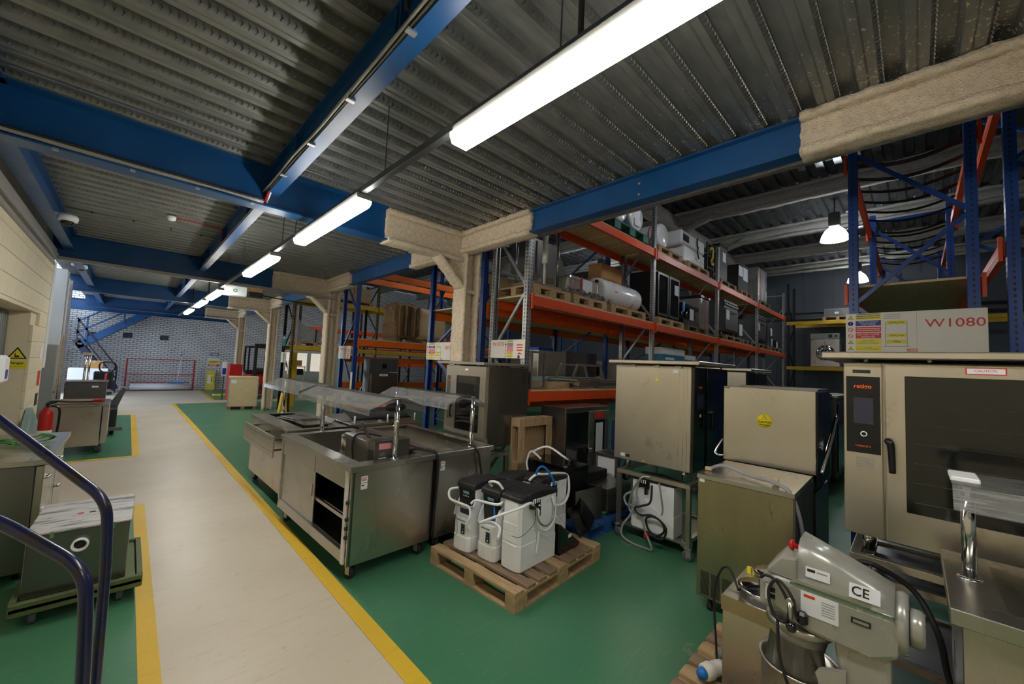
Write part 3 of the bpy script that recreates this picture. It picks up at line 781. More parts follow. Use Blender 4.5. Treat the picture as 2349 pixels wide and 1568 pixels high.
MB().box(.05, W_ - .04, L_ - .07, L_ - .06, .13, .8).box(W_ - .06, W_ - .05, .1, L_ - .06, .13, .64).build('liner', 'black_matt', c1)
MB().box(.012, .05, .075, .12, .13, TZ - .046, bev=.003).build('trim_strip', 'white_enamel', c1)
cp = MB().box(.03, .05, .02, .076, .13, TZ - .046).build('control_panel', 'steel_dark', c1)
kn = MB().lathe([(0, -.028), (.014, -.028), (.017, 0)], axis='X', n=14).mesh('knob'); kn.materials.append(M['black'])
for z in (.62, .49, .42, .35): inst('knob', kn, cp, (.03, .048, z))
for z in (.555, .27): MB().box(.022, .03, .036, .06, z, z + .03, bev=.002).build('rocker_switch', 'red', cp)
for z in (.80, .16): sticker(cp, .03, .028, (.03, .035, z), 'X', 'yellow_print')
sticker(cp, .03, .03, (.03, .035, .7), 'X', 'blue_print'); sticker(cp, .03, .03, (.03, .035, .215), 'X', 'blue_print')
for x, y in ((.09, .1), (.72, .1), (.09, L_ - .12), (.72, L_ - .12)): castor(c1, x, y, .3)
s_ = sticker(c1, .055, .05, (.10, .02, .765), 'Y'); print_y(s_, .006, .042, .034, .004, -.0012, 'red_print', 3, .009)
s_ = sticker(c1, .055, .048, (.10, .02, .712), 'Y'); print_y(s_, .005, .022, .027, .009, -.0012)
sticker(c1, .028, .02, (0, 1.1, TZ - .03), 'X', 'pink')
post(c1, .41, .06, TZ, 1.425); post(c1, .41, L_ - .06, TZ, 1.425)
canopy(c1, .41, .03, L_ - .03, 1.43)
for yy in (.095, L_ - .095):
    MB().lathe([(0, -.003), (.10, -.003), (.10, .003), (0, .003)], (0, 0, 0), 'Y', 24).build('gantry_end_plate', 'black_matt', c1, (.41, yy, 1.35)).scale = (1, 1, .38)
MB().tube([(.62, .2, TZ + .012), (.66, .13, TZ + .045), (.74, .07, TZ + .035), (W_ + .005, .0, TZ - .0), (W_ + .012, -.02, .70), (W_ + .0, -.02, .45), (W_ - .01, -.012, .16)], .011, 8, 6).build('power_cable', 'rubber', c1)
# --- counter 2
c2 = thing('serving_counter', 'stainless serving counter with deep open well and black cable over the end', 'counter', (2.150, 3.145, 0), .015, 'serving counters with glass gantries')
W2, L2 = .72, 1.72
frame_top(W2, L2, TZ, .05, .11, .61, .17, L2 - .1).build('worktop', 'steel', c2)
well(c2, .11, .61, .17, L2 - .1, TZ - .002, .22)
MB().box(.02, W2 - .02, .02, .04, .12, TZ - .051).build('side_panel', 'steel', c2)
MB().box(.02, W2 - .02, L2 - .04, L2 - .02, .12, TZ - .051).build('side_panel', 'steel', c2)
MB().box(.02, .035, .04, L2 - .04, .12, TZ - .051).build('front_panel', 'steel', c2)
MB().box(W2 - .035, W2 - .02, .04, L2 - .04, .12, TZ - .051).build('back_panel', 'steel', c2)
MB().box(.05, W2 - .05, .05, L2 - .05, .11, .13).build('base_panel', 'black_matt', c2)
for x, y in ((.09, .1), (.62, .1), (.09, L2 - .12), (.62, L2 - .12)): castor(c2, x, y, -.4)
s_ = sticker(c2, .05, .04, (.055, .02, .78), 'Y'); print_y(s_, .005, .038, .028, .004, -.0012, 'red_print', 2, .009)
s_ = sticker(c2, .05, .036, (.055, .02, .735), 'Y'); print_y(s_, .004, .02, .02, .008, -.0012)
post(c2, .47, .085, TZ, 1.415); post(c2, .47, L2 - .06, TZ, 1.415)
canopy(c2, .48, .2, L2 - .05, 1.42, .25, .08)
MB().lathe([(0, -.003), (.09, -.003), (.09, .003), (0, .003)], (0, 0, 0), 'Y', 24).build('gantry_end_plate', 'black_matt', c2, (.47, .22, 1.345)).scale = (1, 1, .4)
MB().tube([(.36, .10, TZ + .01), (.38, .085, TZ + .028), (.44, .02, TZ + .022), (.49, -.014, TZ - .05), (.52, -.018, .74), (.545, -.018, .62), (.56, -.016, .35), (.56, -.012, .2)], .010, 8, 6).build('power_cable', 'rubber', c2)
# --- counter 3 : further away, with drop-down tray slide on the aisle side
c3 = thing('serving_counter', 'stainless counter with a folded tray slide and gastronorm lids behind the hot cupboard', 'counter', (1.36, 5.02, 0), .022, 'serving counters with glass gantries')
W3, L3 = .70, 1.66
frame_top(W3, L3, TZ, .04, .20, .52, .10, L3 - .12).build('worktop', 'steel', c3)
well(c3, .20, .52, .10, L3 - .12, TZ - .002, .18, 'steel_dark')
MB().box(.02, W3 - .02, .02, .04, .14, TZ - .041).build('side_panel', 'steel', c3)
MB().box(.02, W3 - .02, L3 - .04, L3 - .02, .14, TZ - .041).build('side_panel', 'steel', c3)
MB().box(.02, .04, .04, L3 - .04, .14, TZ - .041).build('front_panel', 'steel_warm', c3)
MB().box(W3 - .04, W3 - .02, .04, L3 - .04, .14, TZ - .041).build('back_panel', 'steel', c3)
ts = MB().box(-.115, -.10, .06, L3 - .22, .60, .84, bev=.003).build('tray_slide', 'steel_warm', c3)
sl = MB()
for i in range(22): 
    for zz in (.79, .66): sl.box(-.117, -.1145, .1 + i * .06, .1 + i * .06 + .03, zz, zz + .006)
stuff(sl.build('slot_row', 'steel_dark', ts))
for y in (.15, .75, 1.35): MB().box(-.10, .02, y - .01, y + .01, .78, .80).build('bracket', 'steel_dark', ts); MB().box(-.10, .02, y - .01, y + .01, .66, .68).build('bracket', 'steel_dark', ts)
for x, y in ((.09, .1), (.6, .1), (.09, L3 - .12), (.6, L3 - .12)): castor(c3, x, y, .2)
post(c3, .40, L3 - .06, TZ, 1.40); post(c3, .40, .06, TZ, 1.40)
canopy(c3, .40, .12, L3 - .02, 1.43, .27, .08)
# gastronorm lids and tray lying on counter 3
g1 = thing('gastronorm_lid', 'dull steel gastronorm lid lying across the counter with the tray slide', 'lid', (1.62, 5.62, TZ + .006), .2, 'steel lids on the counter')
MB().box(0, .34, 0, .52, 0, .012, bev=.004).box(.03, .31, .03, .49, .012, .03, bev=.01).build('lid', 'alu', g1)
MB().tube([(.13, .26, .028), (.14, .26, .05), (.2, .26, .05), (.21, .26, .028)], .006, 6).build('handle', 'steel', g1)
g2 = tag(MB().prism([(0, .05), (.012, .05), (.05, .0), (.36, .0), (.40, .05), (.412, .05), (.37, -.008), (.04, -.008)], 0, .32, 'Y').build('steel_tray', 'alu', None, (1.60, 5.27, TZ + .011), (0, 0, .1)), 'shallow steel gastronorm tray on the counter with the tray slide', 'tray')
# --- drop-in unit standing in counter 1's well
du = thing('drop_in_heater', 'steel countertop heater box with stained control head lying in the hot cupboard well', 'heater', (1.60, 3.27, TZ - .24), .0)
MB().box(.02, .30, .0, .22, .0, .17, bev=.003).build('foot_box', 'steel_dark', du)
hb = MB().box(-.02, .32, -.0, .13, .17, .385, bev=.004).build('control_head', 'steel_dark', du)
MB().prism([(.13, .17), (.13, .385), (.20, .385), (.23, .35), (.23, .17)], .0, .3, 'X').build('head_back', 'steel', du)
MB().box(.03, .28, .22, .80, .06, .345, bev=.006).build('tank', 'steel', du)
MB().lathe([(0, 0), (.14, 0), (.14, .25), (0, .25)], (.155, .80, .06), 'Z', 22).build('tank_end', 'steel', du)
MB().tube([(.08, .30, .35), (.07, .42, .43), (.10, .55, .46)], .012, 8, 4).build('handle', 'black', du)
MB().tube([(.2, .23, .36), (.15, .38, .375), (.05, .5, .37), (.02, .55, .30), (.02, .52, .12)], .008, 8, 5).build('power_cable', 'rubber', du)
s_ = sticker(hb, .12, .05, (.02, -.001, .315), 'Y', 'pink'); s_ = sticker(hb, .075, .032, (.02, -.001, .21), 'Y')
vt = MB()
for i in range(7): vt.box(.05 + i * .022, .056 + i * .022, -.002, 0, .10, .15)
stuff(vt.build('vent', 'ink', du))
for x in (.17, .25): MB().tube([(x, -.006, .17), (x - .03, -.02, .11), (x - .08, -.012, .06)], .006, 6, 4).build('cable', 'rubber', du)
# --- glass topped display unit behind counter 2 (folded lids)
fg = thing('display_counter', 'low steel counter with tilted glass lids standing behind the serving counters', 'counter', (2.12, 5.05, 0), 0.0)
MB().box(0, .95, 0, 1.1, .14, .88, bev=.005).build('body', 'steel', fg)
MB().box(-.02, .97, -.02, 1.12, .88, .92, bev=.004).build('worktop', 'steel', fg)
for i, (a, b_) in enumerate((((0.05, .05), (.40, .62)), ((.42, .05), (.80, .62)))):
    MB().bar((a[0], .1, .93), (b_[0] - .1, .9, 1.12), .05, .02).build('lid_rail', 'alu', fg)
MB().sheet([[(.05, .08, .95), (.9, .08, .95)], [(.05, .9, 1.15), (.9, .9, 1.15)]], .006).build('glass_lid', 'glass', fg)
for x in (.04, .5, .92): MB().cyl((x, .03, .92), (x, .03, 1.02), .012, 10).build('stub_post', 'white_plastic', fg)
for x, y in ((.1, .1), (.85, .1), (.1, 1.0), (.85, 1.0)): castor(fg, x, y)
# ================================================================ PALLET OF WATER SOFTENERS
PAL_O = Vector((2.09, 2.0, 0)); PAL_R = .06
pal = pallet('brown wooden pallet carrying white water softeners on the green floor', 1.2, 1.0, PAL_O, PAL_R, group=None)
PZ = .144
# printed mark on the middle side block
def softener(label, loc, rz, front=True, hl=.46, w=.205, h=.53):
    """local: front (narrow, display) faces -X, long side along X"""
    t = thing('water_softener', label, 'softener', loc, rz, 'water softeners on the pallet')
    def lpath(z, ins=0.0, x0=0.0, x1=None):
        x1 = hl if x1 is None else x1
        return [(x0 + ins + .02, -w / 2 + ins), (x1 - ins, -w / 2 + ins), (x1 - ins, w / 2 - ins), (x0 + ins + .02, w / 2 - ins), (x0 + ins, w / 2 - ins - .03), (x0 + ins - .006, 0), (x0 + ins, -w / 2 + ins + .03)]
    def loft(rows):
        b = MB(); R = [[b.bm.verts.new((x, y, z)) for x, y in pth] for pth, z in rows]
        n = len(R[0])
        for a, c in zip(R, R[1:]):
            for i in range(n): b.bm.faces.new((a[i], a[(i + 1) % n], c[(i + 1) % n], c[i]))
        b.bm.faces.new(R[0][::-1]); b.bm.faces.new(R[-1]); return b
    if front:
        b = loft([(lpath(0, .008), 0), (lpath(0), .012), (lpath(0), .12), (lpath(0, .004), .13), (lpath(0, .004), .285)])
        b.build('brine_tub', 'white_plastic', t)
        # open hopper: side cheeks curve up to the head, dark lid in between
        ch = [(.0, .285), (.02, .36), (.06, .415), (.14, .44), (hl, .44), (hl, .285)]
        for s in (-1, 1): MB().prism(ch, s * w / 2 * .98, s * (w / 2 - .014), 'Y').build('side_cheek', 'white_plastic', t)
        MB().box(.09, hl - .01, -w / 2 + .014, w / 2 - .014, .285, .44).build('inner_body', 'white_plastic', t)
        MB().box(.062, .088, -w / 2 + .016, w / 2 - .016, .26, .425, rot=(0, -.12, 0)).build('hopper_lid', 'dust_black', t)
        MB().box(.07, hl, -w / 2 + .004, w / 2 - .004, .44, h, bev=.008).build('head_cover', 'white_plastic', t)
        f = MB().prism([(.052, .425), (.075, .425), (.075, h + .01), (.045, h + .01), (.038, h - .02)], -w / 2 + .018, w / 2 - .018, 'Y').build('display_panel', 'black', t)
        MB().box(-.001, 0, -.035, .035, 0, .026).build('lcd_screen', 'lcd', f, (.040, -.005, .475), (0, -.16, 0))
        bt = MB().lathe([(0, -.003), (.006, -.003), (.007, 0)], axis='X', n=10).mesh('button'); bt.materials.append(M['lcd'])
        for y in (.03, .01, -.01, -.03): inst('button', bt, f, (.0425, y, .455))
        lid = [(.03, h - .01), (.035, h + .03), (.09, h + .055), (hl * .55, h + .05), (hl + .012, h + .02), (hl + .012, h - .005)]
        MB().prism(lid, -w / 2 - .006, w / 2 + .006, 'Y', bev=.01).build('top_cover', 'dust_black', t)
        st = sticker(t, .045, .085, (-.0045, -.05, .15), 'X', 'ink', 'front_label')
        text('BWT', .016, 'teal_print', st, (-.002, .038, .07), FACE_NX, bold=.0005); text('m', .03, 'ink_grey', st, (-.002, .034, .045), FACE_NX)
        sticker(st, .014, .014, (-.0012, .016, .01), 'X', 'paper')
        MB().box(-.002, .0, -.045, .055, .25, .262).build('badge', 'ink_grey', t)
    else:
        b = loft([(lpath(0, .008), 0), (lpath(0), .012), (lpath(0), .20), (lpath(0, .003), .21), (lpath(0, .003), h)])
        b.build('body', 'white_plastic', t)
        for z0, z1, q in ((.015, .205, .012), (.225, .29, .008), (.30, .36, .005)): MB().prism([(0, -w / 2 + .02), (-q, -w / 2 + .035), (-q, w / 2 - .035), (0, w / 2 - .02)], z0, z1, 'Z').build('front_step', 'white_plastic', t)
        MB().box(.15, .153, -w / 2 - .004, -w / 2 + .01, 0.02, 0.03).build('rib', 'white_plastic', t)
        MB().bar((.16, -w / 2 - .001, .31), (hl - .01, -w / 2 - .001, .12), .006, .01, (0, 1, 0)).build('moulded_rib', 'white_plastic', t)
        lid = [(-.008, h - .01), (-.008, h + .022), (.05, h + .045), (hl * .5, h + .055), (hl + .008, h + .03), (hl + .008, h - .005)]
        MB().prism(lid, -w / 2 - .006, w / 2 + .006, 'Y', bev=.01).build('top_cover', 'dust_black', t)
        v = MB().box(.09, .21, -w / 2 - .03, -w / 2, h - .065, h - .005, bev=.006).box(.17, .195, -w / 2 - .045, -w / 2, h - .13, h - .05, bev=.004).build('bypass_valve', 'black', t)
        MB().cyl((.12, -w / 2 - .055, h - .05), (.12, -w / 2 - .02, h - .05), .018, 14).build('valve_port', 'black', v)
        for x in (.11, .155):
            MB().tube([(x, -w / 2 - .034, h - .02), (x, -w / 2 - .034, h + .012), (x + .022, -w / 2 - .034, h + .012), (x + .022, -w / 2 - .034, h - .02)], .005, 6).build('clip', 'white_plastic', v)
        sticker(t, .04, .035, (.33, -w / 2 - .0005, h - .07), 'Y', 'paper')
        MB().box(.02, .09, -w / 2 - .001, -w / 2 - .0002, h - .022, h - .018).build('badge', 'ink_grey', t)
    return t
s1 = softener('white softener with lit display standing at the counter side of the pallet', (2.18, 2.775, PZ), .12)
s2 = softener('white softener with display between its twin and the big plain softener', (2.235, 2.51, PZ), .10)
s3 = softener('plain backed white softener standing at the front of the pallet', (2.285, 2.272, PZ), .04, False, .46, .21, .545)
s4 = softener('white softener with blue hose and black bypass at the rear of the pallet', (2.775, 2.50, PZ), .02, False, .40, .21, .545)
s5 = softener('white softener with large black head behind the displays', (2.66, 2.79, PZ), .08, True, .44, .205, .50)
# hoses, each belongs to the softener it comes from
def hose(name, pts, r, m, parent, n=8, k=7):
    return MB().tube(pts, r, n, k).build(name, m, parent)
hose('drain_hose', [(.13, -.125, .50), (.06, -.15, .545), (-.04, -.14, .53), (-.16, -.03, .47), (-.235, .06, .42), (-.235, .10, .395), (-.10, .115, .36), (-.06, .06, .32), (-.17, -.03, .30)], .011, 'white_hose', s3)
hose('drain_hose', [(.19, -.13, .50), (.16, -.15, .42), (.17, -.155, .34), (.25, -.16, .29), (.36, -.15, .32), (.40, -.14, .42), (.37, -.125, .53)], .011, 'white_hose', s3)
hose('braided_hose', [(.12, -.16, .50), (.14, -.17, .40), (.22, -.175, .34), (.33, -.165, .36), (.37, -.15, .46)], .008, 'alu', s3)
hose('drain_stub', [(.20, -.13, .29), (.195, -.128, .2), (.185, -.122, .115)], .009, 'white_hose', s3)
hose('sensor_wire', [(.10, -.17, .48), (.08, -.18, .40), (.02, -.16, .34), (-.05, -.14, .31), (-.09, -.10, .32)], .002, 'rubber', s3, 5)
hose('drain_hose', [(.10, .02, .56), (.05, .03, .62), (.06, -.06, .63), (.10, -.10, .55), (.07, -.12, .50), (.02, -.09, .47), (-.03, .09, .47), (-.06, .13, .44)], .011, 'white_hose', s2)
hose('fill_hose', [(.06, -.03, .44), (.035, -.06, .36), (.05, -.07, .27)], .008, 'blue_hose', s2)
hose('drain_hose', [(.05, .11, .50), (-.02, .14, .49), (-.05, .10, .43), (-.03, -.02, .41), (.0, -.09, .385), (-.02, -.12, .32), (-.03, -.10, .27), (-.01, -.12, .22)], .011, 'white_hose', s1)
hose('braided_hose', [(.03, .11, .41), (-.01, .08, .385), (.0, -.05, .375), (.03, -.10, .39)], .009, 'alu', s1)
hose('sensor_wire', [(-.002, .06, .275), (-.03, .075, .22), (-.02, .09, .14), (-.012, .06, .12), (-.014, .03, .16), (-.008, .05, .27)], .002, 'rubber', s1, 5)
hose('fill_hose', [(.02, -.02, .60), (.01, -.06, .68), (.04, -.10, .70), (.10, -.14, .62), (.14, -.16, .53)], .010, 'blue_hose', s4)
hose('drain_hose', [(-.02, .02, .56), (.02, -.03, .62), (.12, -.05, .61), (.33, -.06, .59), (.44, -.08, .55), (.40, -.13, .42), (.30, -.15, .335), (.17, -.145, .34)], .012, 'white_hose', s4)
text('7', .05, 'ink', s4, (.34, -.1045, .27), FACE_NY)
# black salt funnels lying on the pallet
fn = thing('salt_funnel', 'glossy black plastic hopper part lying on its side at the pallet edge', 'hopper', (2.775, 2.155, PZ), .06, 'black hopper parts')
MB().prism([(0, 0), (.30, 0), (.33, .03), (.02, .26), (0, .26)], 0, .16, 'Y', bev=.01).build('shell', 'black_gloss', fn)
sticker(fn, .05, .03, (.13, -.001, .12), 'Y', 'paper')
fn2 = thing('salt_funnel', 'black plastic hopper scoop leaning behind the other black hopper', 'hopper', (3.195, 2.24, PZ), .1, 'black hopper parts')
MB().sheet([[(0, 0, .02), (.18, 0, .02), (.26, -.02, .14)], [(0, .1, .16), (.18, .1, .16), (.26, .1, .26)], [(0, .16, .24), (.18, .16, .24), (.26, .16, .30)]], .012).build('shell', 'black_gloss', fn2)
# bypass-black tops that stay loose: blue pallet behind with salvage
bp = pallet('blue painted wooden pallet behind the softeners', 1.0, .69, (3.37, 2.36, 0), -.02, ('wood_blue', 'wood_blue'), None)
bx = thing('undercounter_boiler', 'glossy black box with clear lid and white hose on the blue pallet', 'appliance', (3.50, 2.625, PZ), .0)
MB().box(0, .36, 0, .62, 0, .50, bev=.006).build('body', 'black', bx)
MB().box(-.006, .366, -.006, .626, .50, .535, bev=.004).build('lid', 'black_gloss', bx)
MB().tube([(.05, .45, .545), (.0, .56, .62), (-.03, .60, .5), (-.03, .58, .40)], .013, 8, 8).build('white_hose', 'white_hose', bx)
MB().tube([(.0, .55, .615), (.10, .40, .69), (.18, .22, .60), (.25, .18, .55)], .013, 8, 8).build('white_hose', 'white_hose', bx)
MB().tube([(.28, .16, .55), (.22, .2, .59), (.18, .15, .60), (.24, .08, .585), (.28, .12, .57), (.2, .18, .565), (.14, .1, .555)], .006, 6, 5).build('cable_coil', 'rubber', bx)
sp = tag(MB().box(0, .43, 0, .015, 0, .34, bev=.002).build('sheet_metal', 'steel_dark', None, (3.42, 2.45, PZ + .001), (-.05, 0, -.08)), 'dull grey steel sheet standing on edge on the blue pallet', 'panel')
gr = thing('griddle', 'grey steel griddle with slotted front tray and green label on the blue pallet', 'griddle', (3.92, 2.40, PZ), -.05)
MB().box(0, .45, 0, .52, .03, .22, bev=.006).build('body', 'steel_dark', gr)
MB().box(-.012, .46, -.01, .53, .22, .30, bev=.006).build('hob', 'steel_dark', gr)
MB().box(.02, .42, .30, .52, .30, .40, bev=.008).build('splash_box', 'black_matt', gr)
MB().box(-.016, -.012, .03, .16, .05, .10).build('drawer_slot', 'ink', gr)
MB().box(-.003, 0, .02, .15, .02, .05).build('green_label', 'green_cloth', gr)
sticker(gr, .05, .04, (-.012, .30, .17), 'X'); sticker(gr, .05, .04, (-.012, .36, .17), 'X')
for x, y in ((.04, .04), (.41, .04), (.04, .48), (.41, .48)): MB().cyl((x, y, 0), (x, y, .03), .018, 10).build('foot', 'black', gr)
fr = thing('fryer_frame', 'steel rack frame with coiled black cable and white side beside the ovens', 'frame', (4.44, 2.60, 0), 0)
for x in (0, .28):
    for y in (0, .30): MB().box(x, x + .03, y, y + .03, 0, .66).build('leg', 'steel', fr)
MB().box(0, .31, 0, .03, .66, .70).box(0, .31, .30, .33, .66, .70).box(0, .03, .03, .30, .66, .70).box(.28, .31, .03, .30, .66, .70).build('top_frame', 'steel', fr)
MB().box(.02, .07, .04, .29, .02, .65).build('white_panel', 'white_plastic', fr)
for i in range(3): MB().tube(arc((.20 + i * .01, -.02 - i * .008, .50), .11 - i * .006, 0, 6.2, 26, 'XZ'), .009, 7).build('cable_loop', 'rubber', fr)
# ================================================================ COMBI OVENS
def oven(label, loc, rz, w, d, h, black=False, panel=.17, cond=True, top=(.09, .05), name='combi_oven', stickers=True):
    """front faces local -Y, control column at local x 0..panel"""
    t = thing(name, label, 'oven', loc, rz, 'combination ovens')
    MB().box(0, w, .03, d, 0, h, bev=.004).build('cabinet', 'steel_warm', t)
    fm = 'black_gloss' if black else 'steel_warm'
    cp = MB().box(.002, panel - .004, .0, .03, .004, h - .004, bev=.004).build('control_column', fm, t)
    dr = MB().box(panel + .006, w - .004, -.012, .026, .004, h - .004, bev=.006).build('door', fm, t)
    if black:
        bp = MB().box(.02, panel - .02, -.002, 0, h * .12, h * .96).build('control_panel', 'black_gloss', cp)
    else:
        bp = MB().box(.014, panel - .012, -.002, 0, h * .47, h * .915).build('control_panel', 'black', cp)
    pw = panel
    zc = h * .47 if not black else h * .42; ph = h * .445
    text('retigo', .032 if not black else .04, 'ink_orange', bp, (pw * .5, -.003, zc + ph * .87), FACE_NY, align='CENTER', bold=.0006)
    text('VISION', .014, 'ink_orange', bp, (pw * .5, -.003, zc + ph * .09), FACE_NY, align='CENTER', sx=1.5)
    MB().box(pw * .27, pw * .76, -.0032, -.002, zc + ph * .38, zc + ph * .72).build('touch_screen', 'screen', bp)
    MB().tube(arc((pw * .52, -.003, zc + ph * .25), .0125, 0, 2 * math.pi, 20, 'XZ'), .003, 6).build('ring_button', 'ink_white', bp)
    x0, x1 = panel + .085, w - .10
    if black:
        x0, x1 = panel + .05, w - .05
    z0, z1 = h * .185, h * .925
    if not black:
        wn_ = MB().box(x0, x1, -.016, -.011, z0, z1, bev=.002).build('window', 'glass_dark', dr)
        for k in range(6):
            zz = z0 + .06 + k * .1
            MB().cyl((x0 + .03, -.0165, zz), (x1 - .03, -.0165, zz), .0012, 5).build('rack_line', 'steel_dark', wn_)
    hh = MB().tube([(panel + .02, -.015, h * .555), (panel + .022, -.055, h * .56), (panel + .03, -.06, h * .53), (panel + .034, -.055, h * .39)], .019, 10, 5, r1=.014).build('door_handle', 'black', dr)
    if not black:
        MB().box(pw * .25, pw * .7, -.0015, 0, h * .935, h * .955).build('badge', 'ink', cp)
        s_ = sticker(dr, .13, .034, (panel + .30, -.013, h * .945), 'Y', 'red_print')
        s2_ = sticker(s_, .12, .026, (.005, -.001, .004), 'Y', 'paper'); text('CAUTION', .016, 'red_print', s2_, (.06, -.002, .015), FACE_NY, align='CENTER')
        nt_ = MB().box(pw * .3, pw * .8, -.001, 0, h * .38, h * .45).build('printed_notice', 'steel_warm', cp)
        for i in range(7): MB().box(pw * .32, pw * .78, -.0018, -.0009, h * .385 + i * .009, h * .385 + i * .009 + .003).build('print_line', 'ink_grey', nt_)
    for x in (.1, w - .1):
        for y in (.12, d - .12):
            MB().lathe([(0, -.1), (.026, -.1), (.026, -.06), (.03, -.058), (.03, 0), (0, 0)], (x, y, 0), n=16).build('foot', 'chrome', t)
    if cond:
        MB().box(-top[0], w + .06, -top[1], d + .04, h + .016, h + .055, bev=.006).build('hood_plate', 'steel_warm' , t)
        for x in (.1, .35, w - .12):
            MB().cyl((x, .02, h + .001), (x, .02, h + .02), .012, 10).build('spacer', 'steel', t)
    return t
def oven_stand(label, loc, rz, w, d, h, rails=(.13,), feet='castor'):
    t = thing('oven_stand', label, 'stand', loc, rz, 'oven stands')
    leg = MB().box(-.02, .02, -.02, .02, .11 if feet == 'castor' else 0, h - .04).mesh('leg'); leg.materials.append(M['steel'])
    for x in (.02, w - .02):
        for y in (.02, d - .02):
            inst('leg', leg, t, (x, y, 0))
            if feet == 'castor': castor(t, x, y, random.uniform(-.6, .6), CAST_G)
    MB().box(0, w, 0, .045, h - .04, h, bev=.002).build('rail', 'steel_warm', t); MB().box(0, w, d - .045, d, h - .04, h, bev=.002).build('rail', 'steel_warm', t)
    MB().box(0, .045, .045, d - .045, h - .04, h).build('rail', 'steel_warm', t); MB().box(w - .045, w, .045, d - .045, h - .04, h).build('rail', 'steel_warm', t)
    for z in rails:
        MB().box(.0, w, .04, .08, z, z + .035).build('rail', 'steel', t); MB().box(.04, .08, .0, d, z, z + .035).build('rail', 'steel', t)
        MB().box(w - .08, w - .04, .0, d, z, z + .035).build('rail', 'steel', t); MB().box(.0, w, d - .08, d - .04, z, z + .035).build('rail', 'steel', t)
        MB().box(.08, w - .08, .08, d - .08, z + .012, z + .018).build('shelf', 'steel_dark', t)
    return t
# -- right hand oven, front towards the aisle
ovr = oven('steel combi oven with black retigo panel and dark window under the W1080 board', (3.0, .293, .905), -HP, .95, .84, .965, top=(.09, .08))
str_ = oven_stand('steel oven stand with two long rails under the windowed combi oven', (2.98, .27, 0), -HP, .92, .80, .805, rails=(.27, .66), feet='leg')
MB().tube([(.0, -.06, .76), (.10, -.09, .80), (.25, -.06, .72), (.33, -.12, .58), (.36, -.10, .40), (.38, -.10, .33)], .013, 8, 7).build('power_cable', 'rubber', str_)
pl = thing('power_plug', 'red and white industrial plug hanging from a black cable under the windowed oven', 'plug', (2.905, -.125, .20), 0, 'industrial plugs')
MB().lathe([(.028, 0), (.032, .03), (.032, .09), (.026, .1)], n=18).build('socket', 'red', pl)
MB().lathe([(.03, .1), (.033, .105), (.028, .12), (.032, .125), (.028, .14), (.022, .165), (.012, .175)], n=18).build('gland', 'white_plastic', pl)
# -- centre oven, black front seen edge on, plain steel side
ovc = oven('steel sided combi oven with black glass front on a castored stand', (3.935, 1.49, .81), 0, .93, .855, 1.02, black=True, panel=.30, top=(.10, .08))
st_ = sticker(ovc, .05, .03, (-.0005, .16, .955), 'X', 'paper')
MB().prism([(.36, .865), (.40, .865), (.38, .902)], -.0015, 0, 'X').build('warning_triangle', 'yellow_sticker', ovc)
sticker(ovc, .05, .034, (-.0005, .72, .03), 'X', 'paper'); sticker(ovc, .045, .03, (-.0005, .665, .03), 'X', 'ink'); sticker(ovc, .016, .018, (-.0005, .50, .015), 'X', 'yellow_print')
for y in (.065, .10, .145): MB().box(-.0015, 0, y, y + .004, 0.005, 1.015).build('panel_seam', 'chrome', ovc)
for y in (.125, .35, .62): MB().box(-.012, .02, y, y + .06, 1.002, 1.024).build('hinge_clip', 'steel', ovc)
stc = oven_stand('castored steel stand with softener and hoses under the steel sided oven', (3.90, 1.50, 0), 0, .90, .78, .705, rails=(.12,))
sfc = softener('white softener with black hood standing inside the oven stand', (4.02, 2.12, .139), -HP, False, .46, .20, .50)
sfc['group'] = 'softener in the stand'
def loopy(parent, pts, r, m, nm, k=8): return MB().tube(pts, r, 8, k).build(nm, m, parent)
loopy(stc, [(-.02, .50, .66), (-.05, .52, .50), (-.05, .46, .30), (-.06, .40, .15), (-.08, .33, .03), (-.08, .40, .012), (-.08, .55, .015), (-.07, .66, .05), (-.06, .66, .15), (-.05, .58, .28), (-.05, .54, .40), (-.04, .58, .50), (-.04, .66, .44), (-.04, .62, .36), (-.05, .52, .42)], .011, 'grey_hose', 'drain_hose')
loopy(stc, [(.0, .40, .69), (-.03, .47, .68), (-.05, .55, .55), (-.05, .60, .38), (-.05, .57, .30), (-.04, .52, .33)], .011, 'alu', 'braided_hose')
loopy(stc, [(-.02, .37, .62), (-.05, .37, .46), (-.055, .46, .40), (-.055, .53, .36), (-.06, .47, .31), (-.06, .34, .34), (-.06, .24, .30), (-.06, .22, .22), (-.06, .30, .16), (-.06, .38, .20), (-.06, .40, .30), (-.06, .30, .33), (-.06, .20, .26), (-.065, .23, .15), (-.065, .34, .15), (-.06, .40, .17)], .011, 'rubber', 'power_cable')
loopy(stc, [(-.01, .30, .66), (-.03, .27, .55), (-.03, .25, .42), (-.03, .26, .36)], .009, 'grey_hose', 'braided_hose')
rp = MB().lathe([(.022, 0), (.03, .02), (.03, .06), (.02, .07)], n=16).build('plug', 'red', stc, (-.06, .40, .10), (0, .5, 0))
# -- further oven in the aisle behind
ovb = oven('combi oven with white side and black front standing in the aisle behind the steel hood', (6.2, 1.62, .86), 0, .93, .80, .96, black=True, panel=.28, top=(.08, .06))
stb = oven_stand('stand under the combi oven in the rack aisle', (6.24, 1.64, 0), 0, .86, .72, .755)
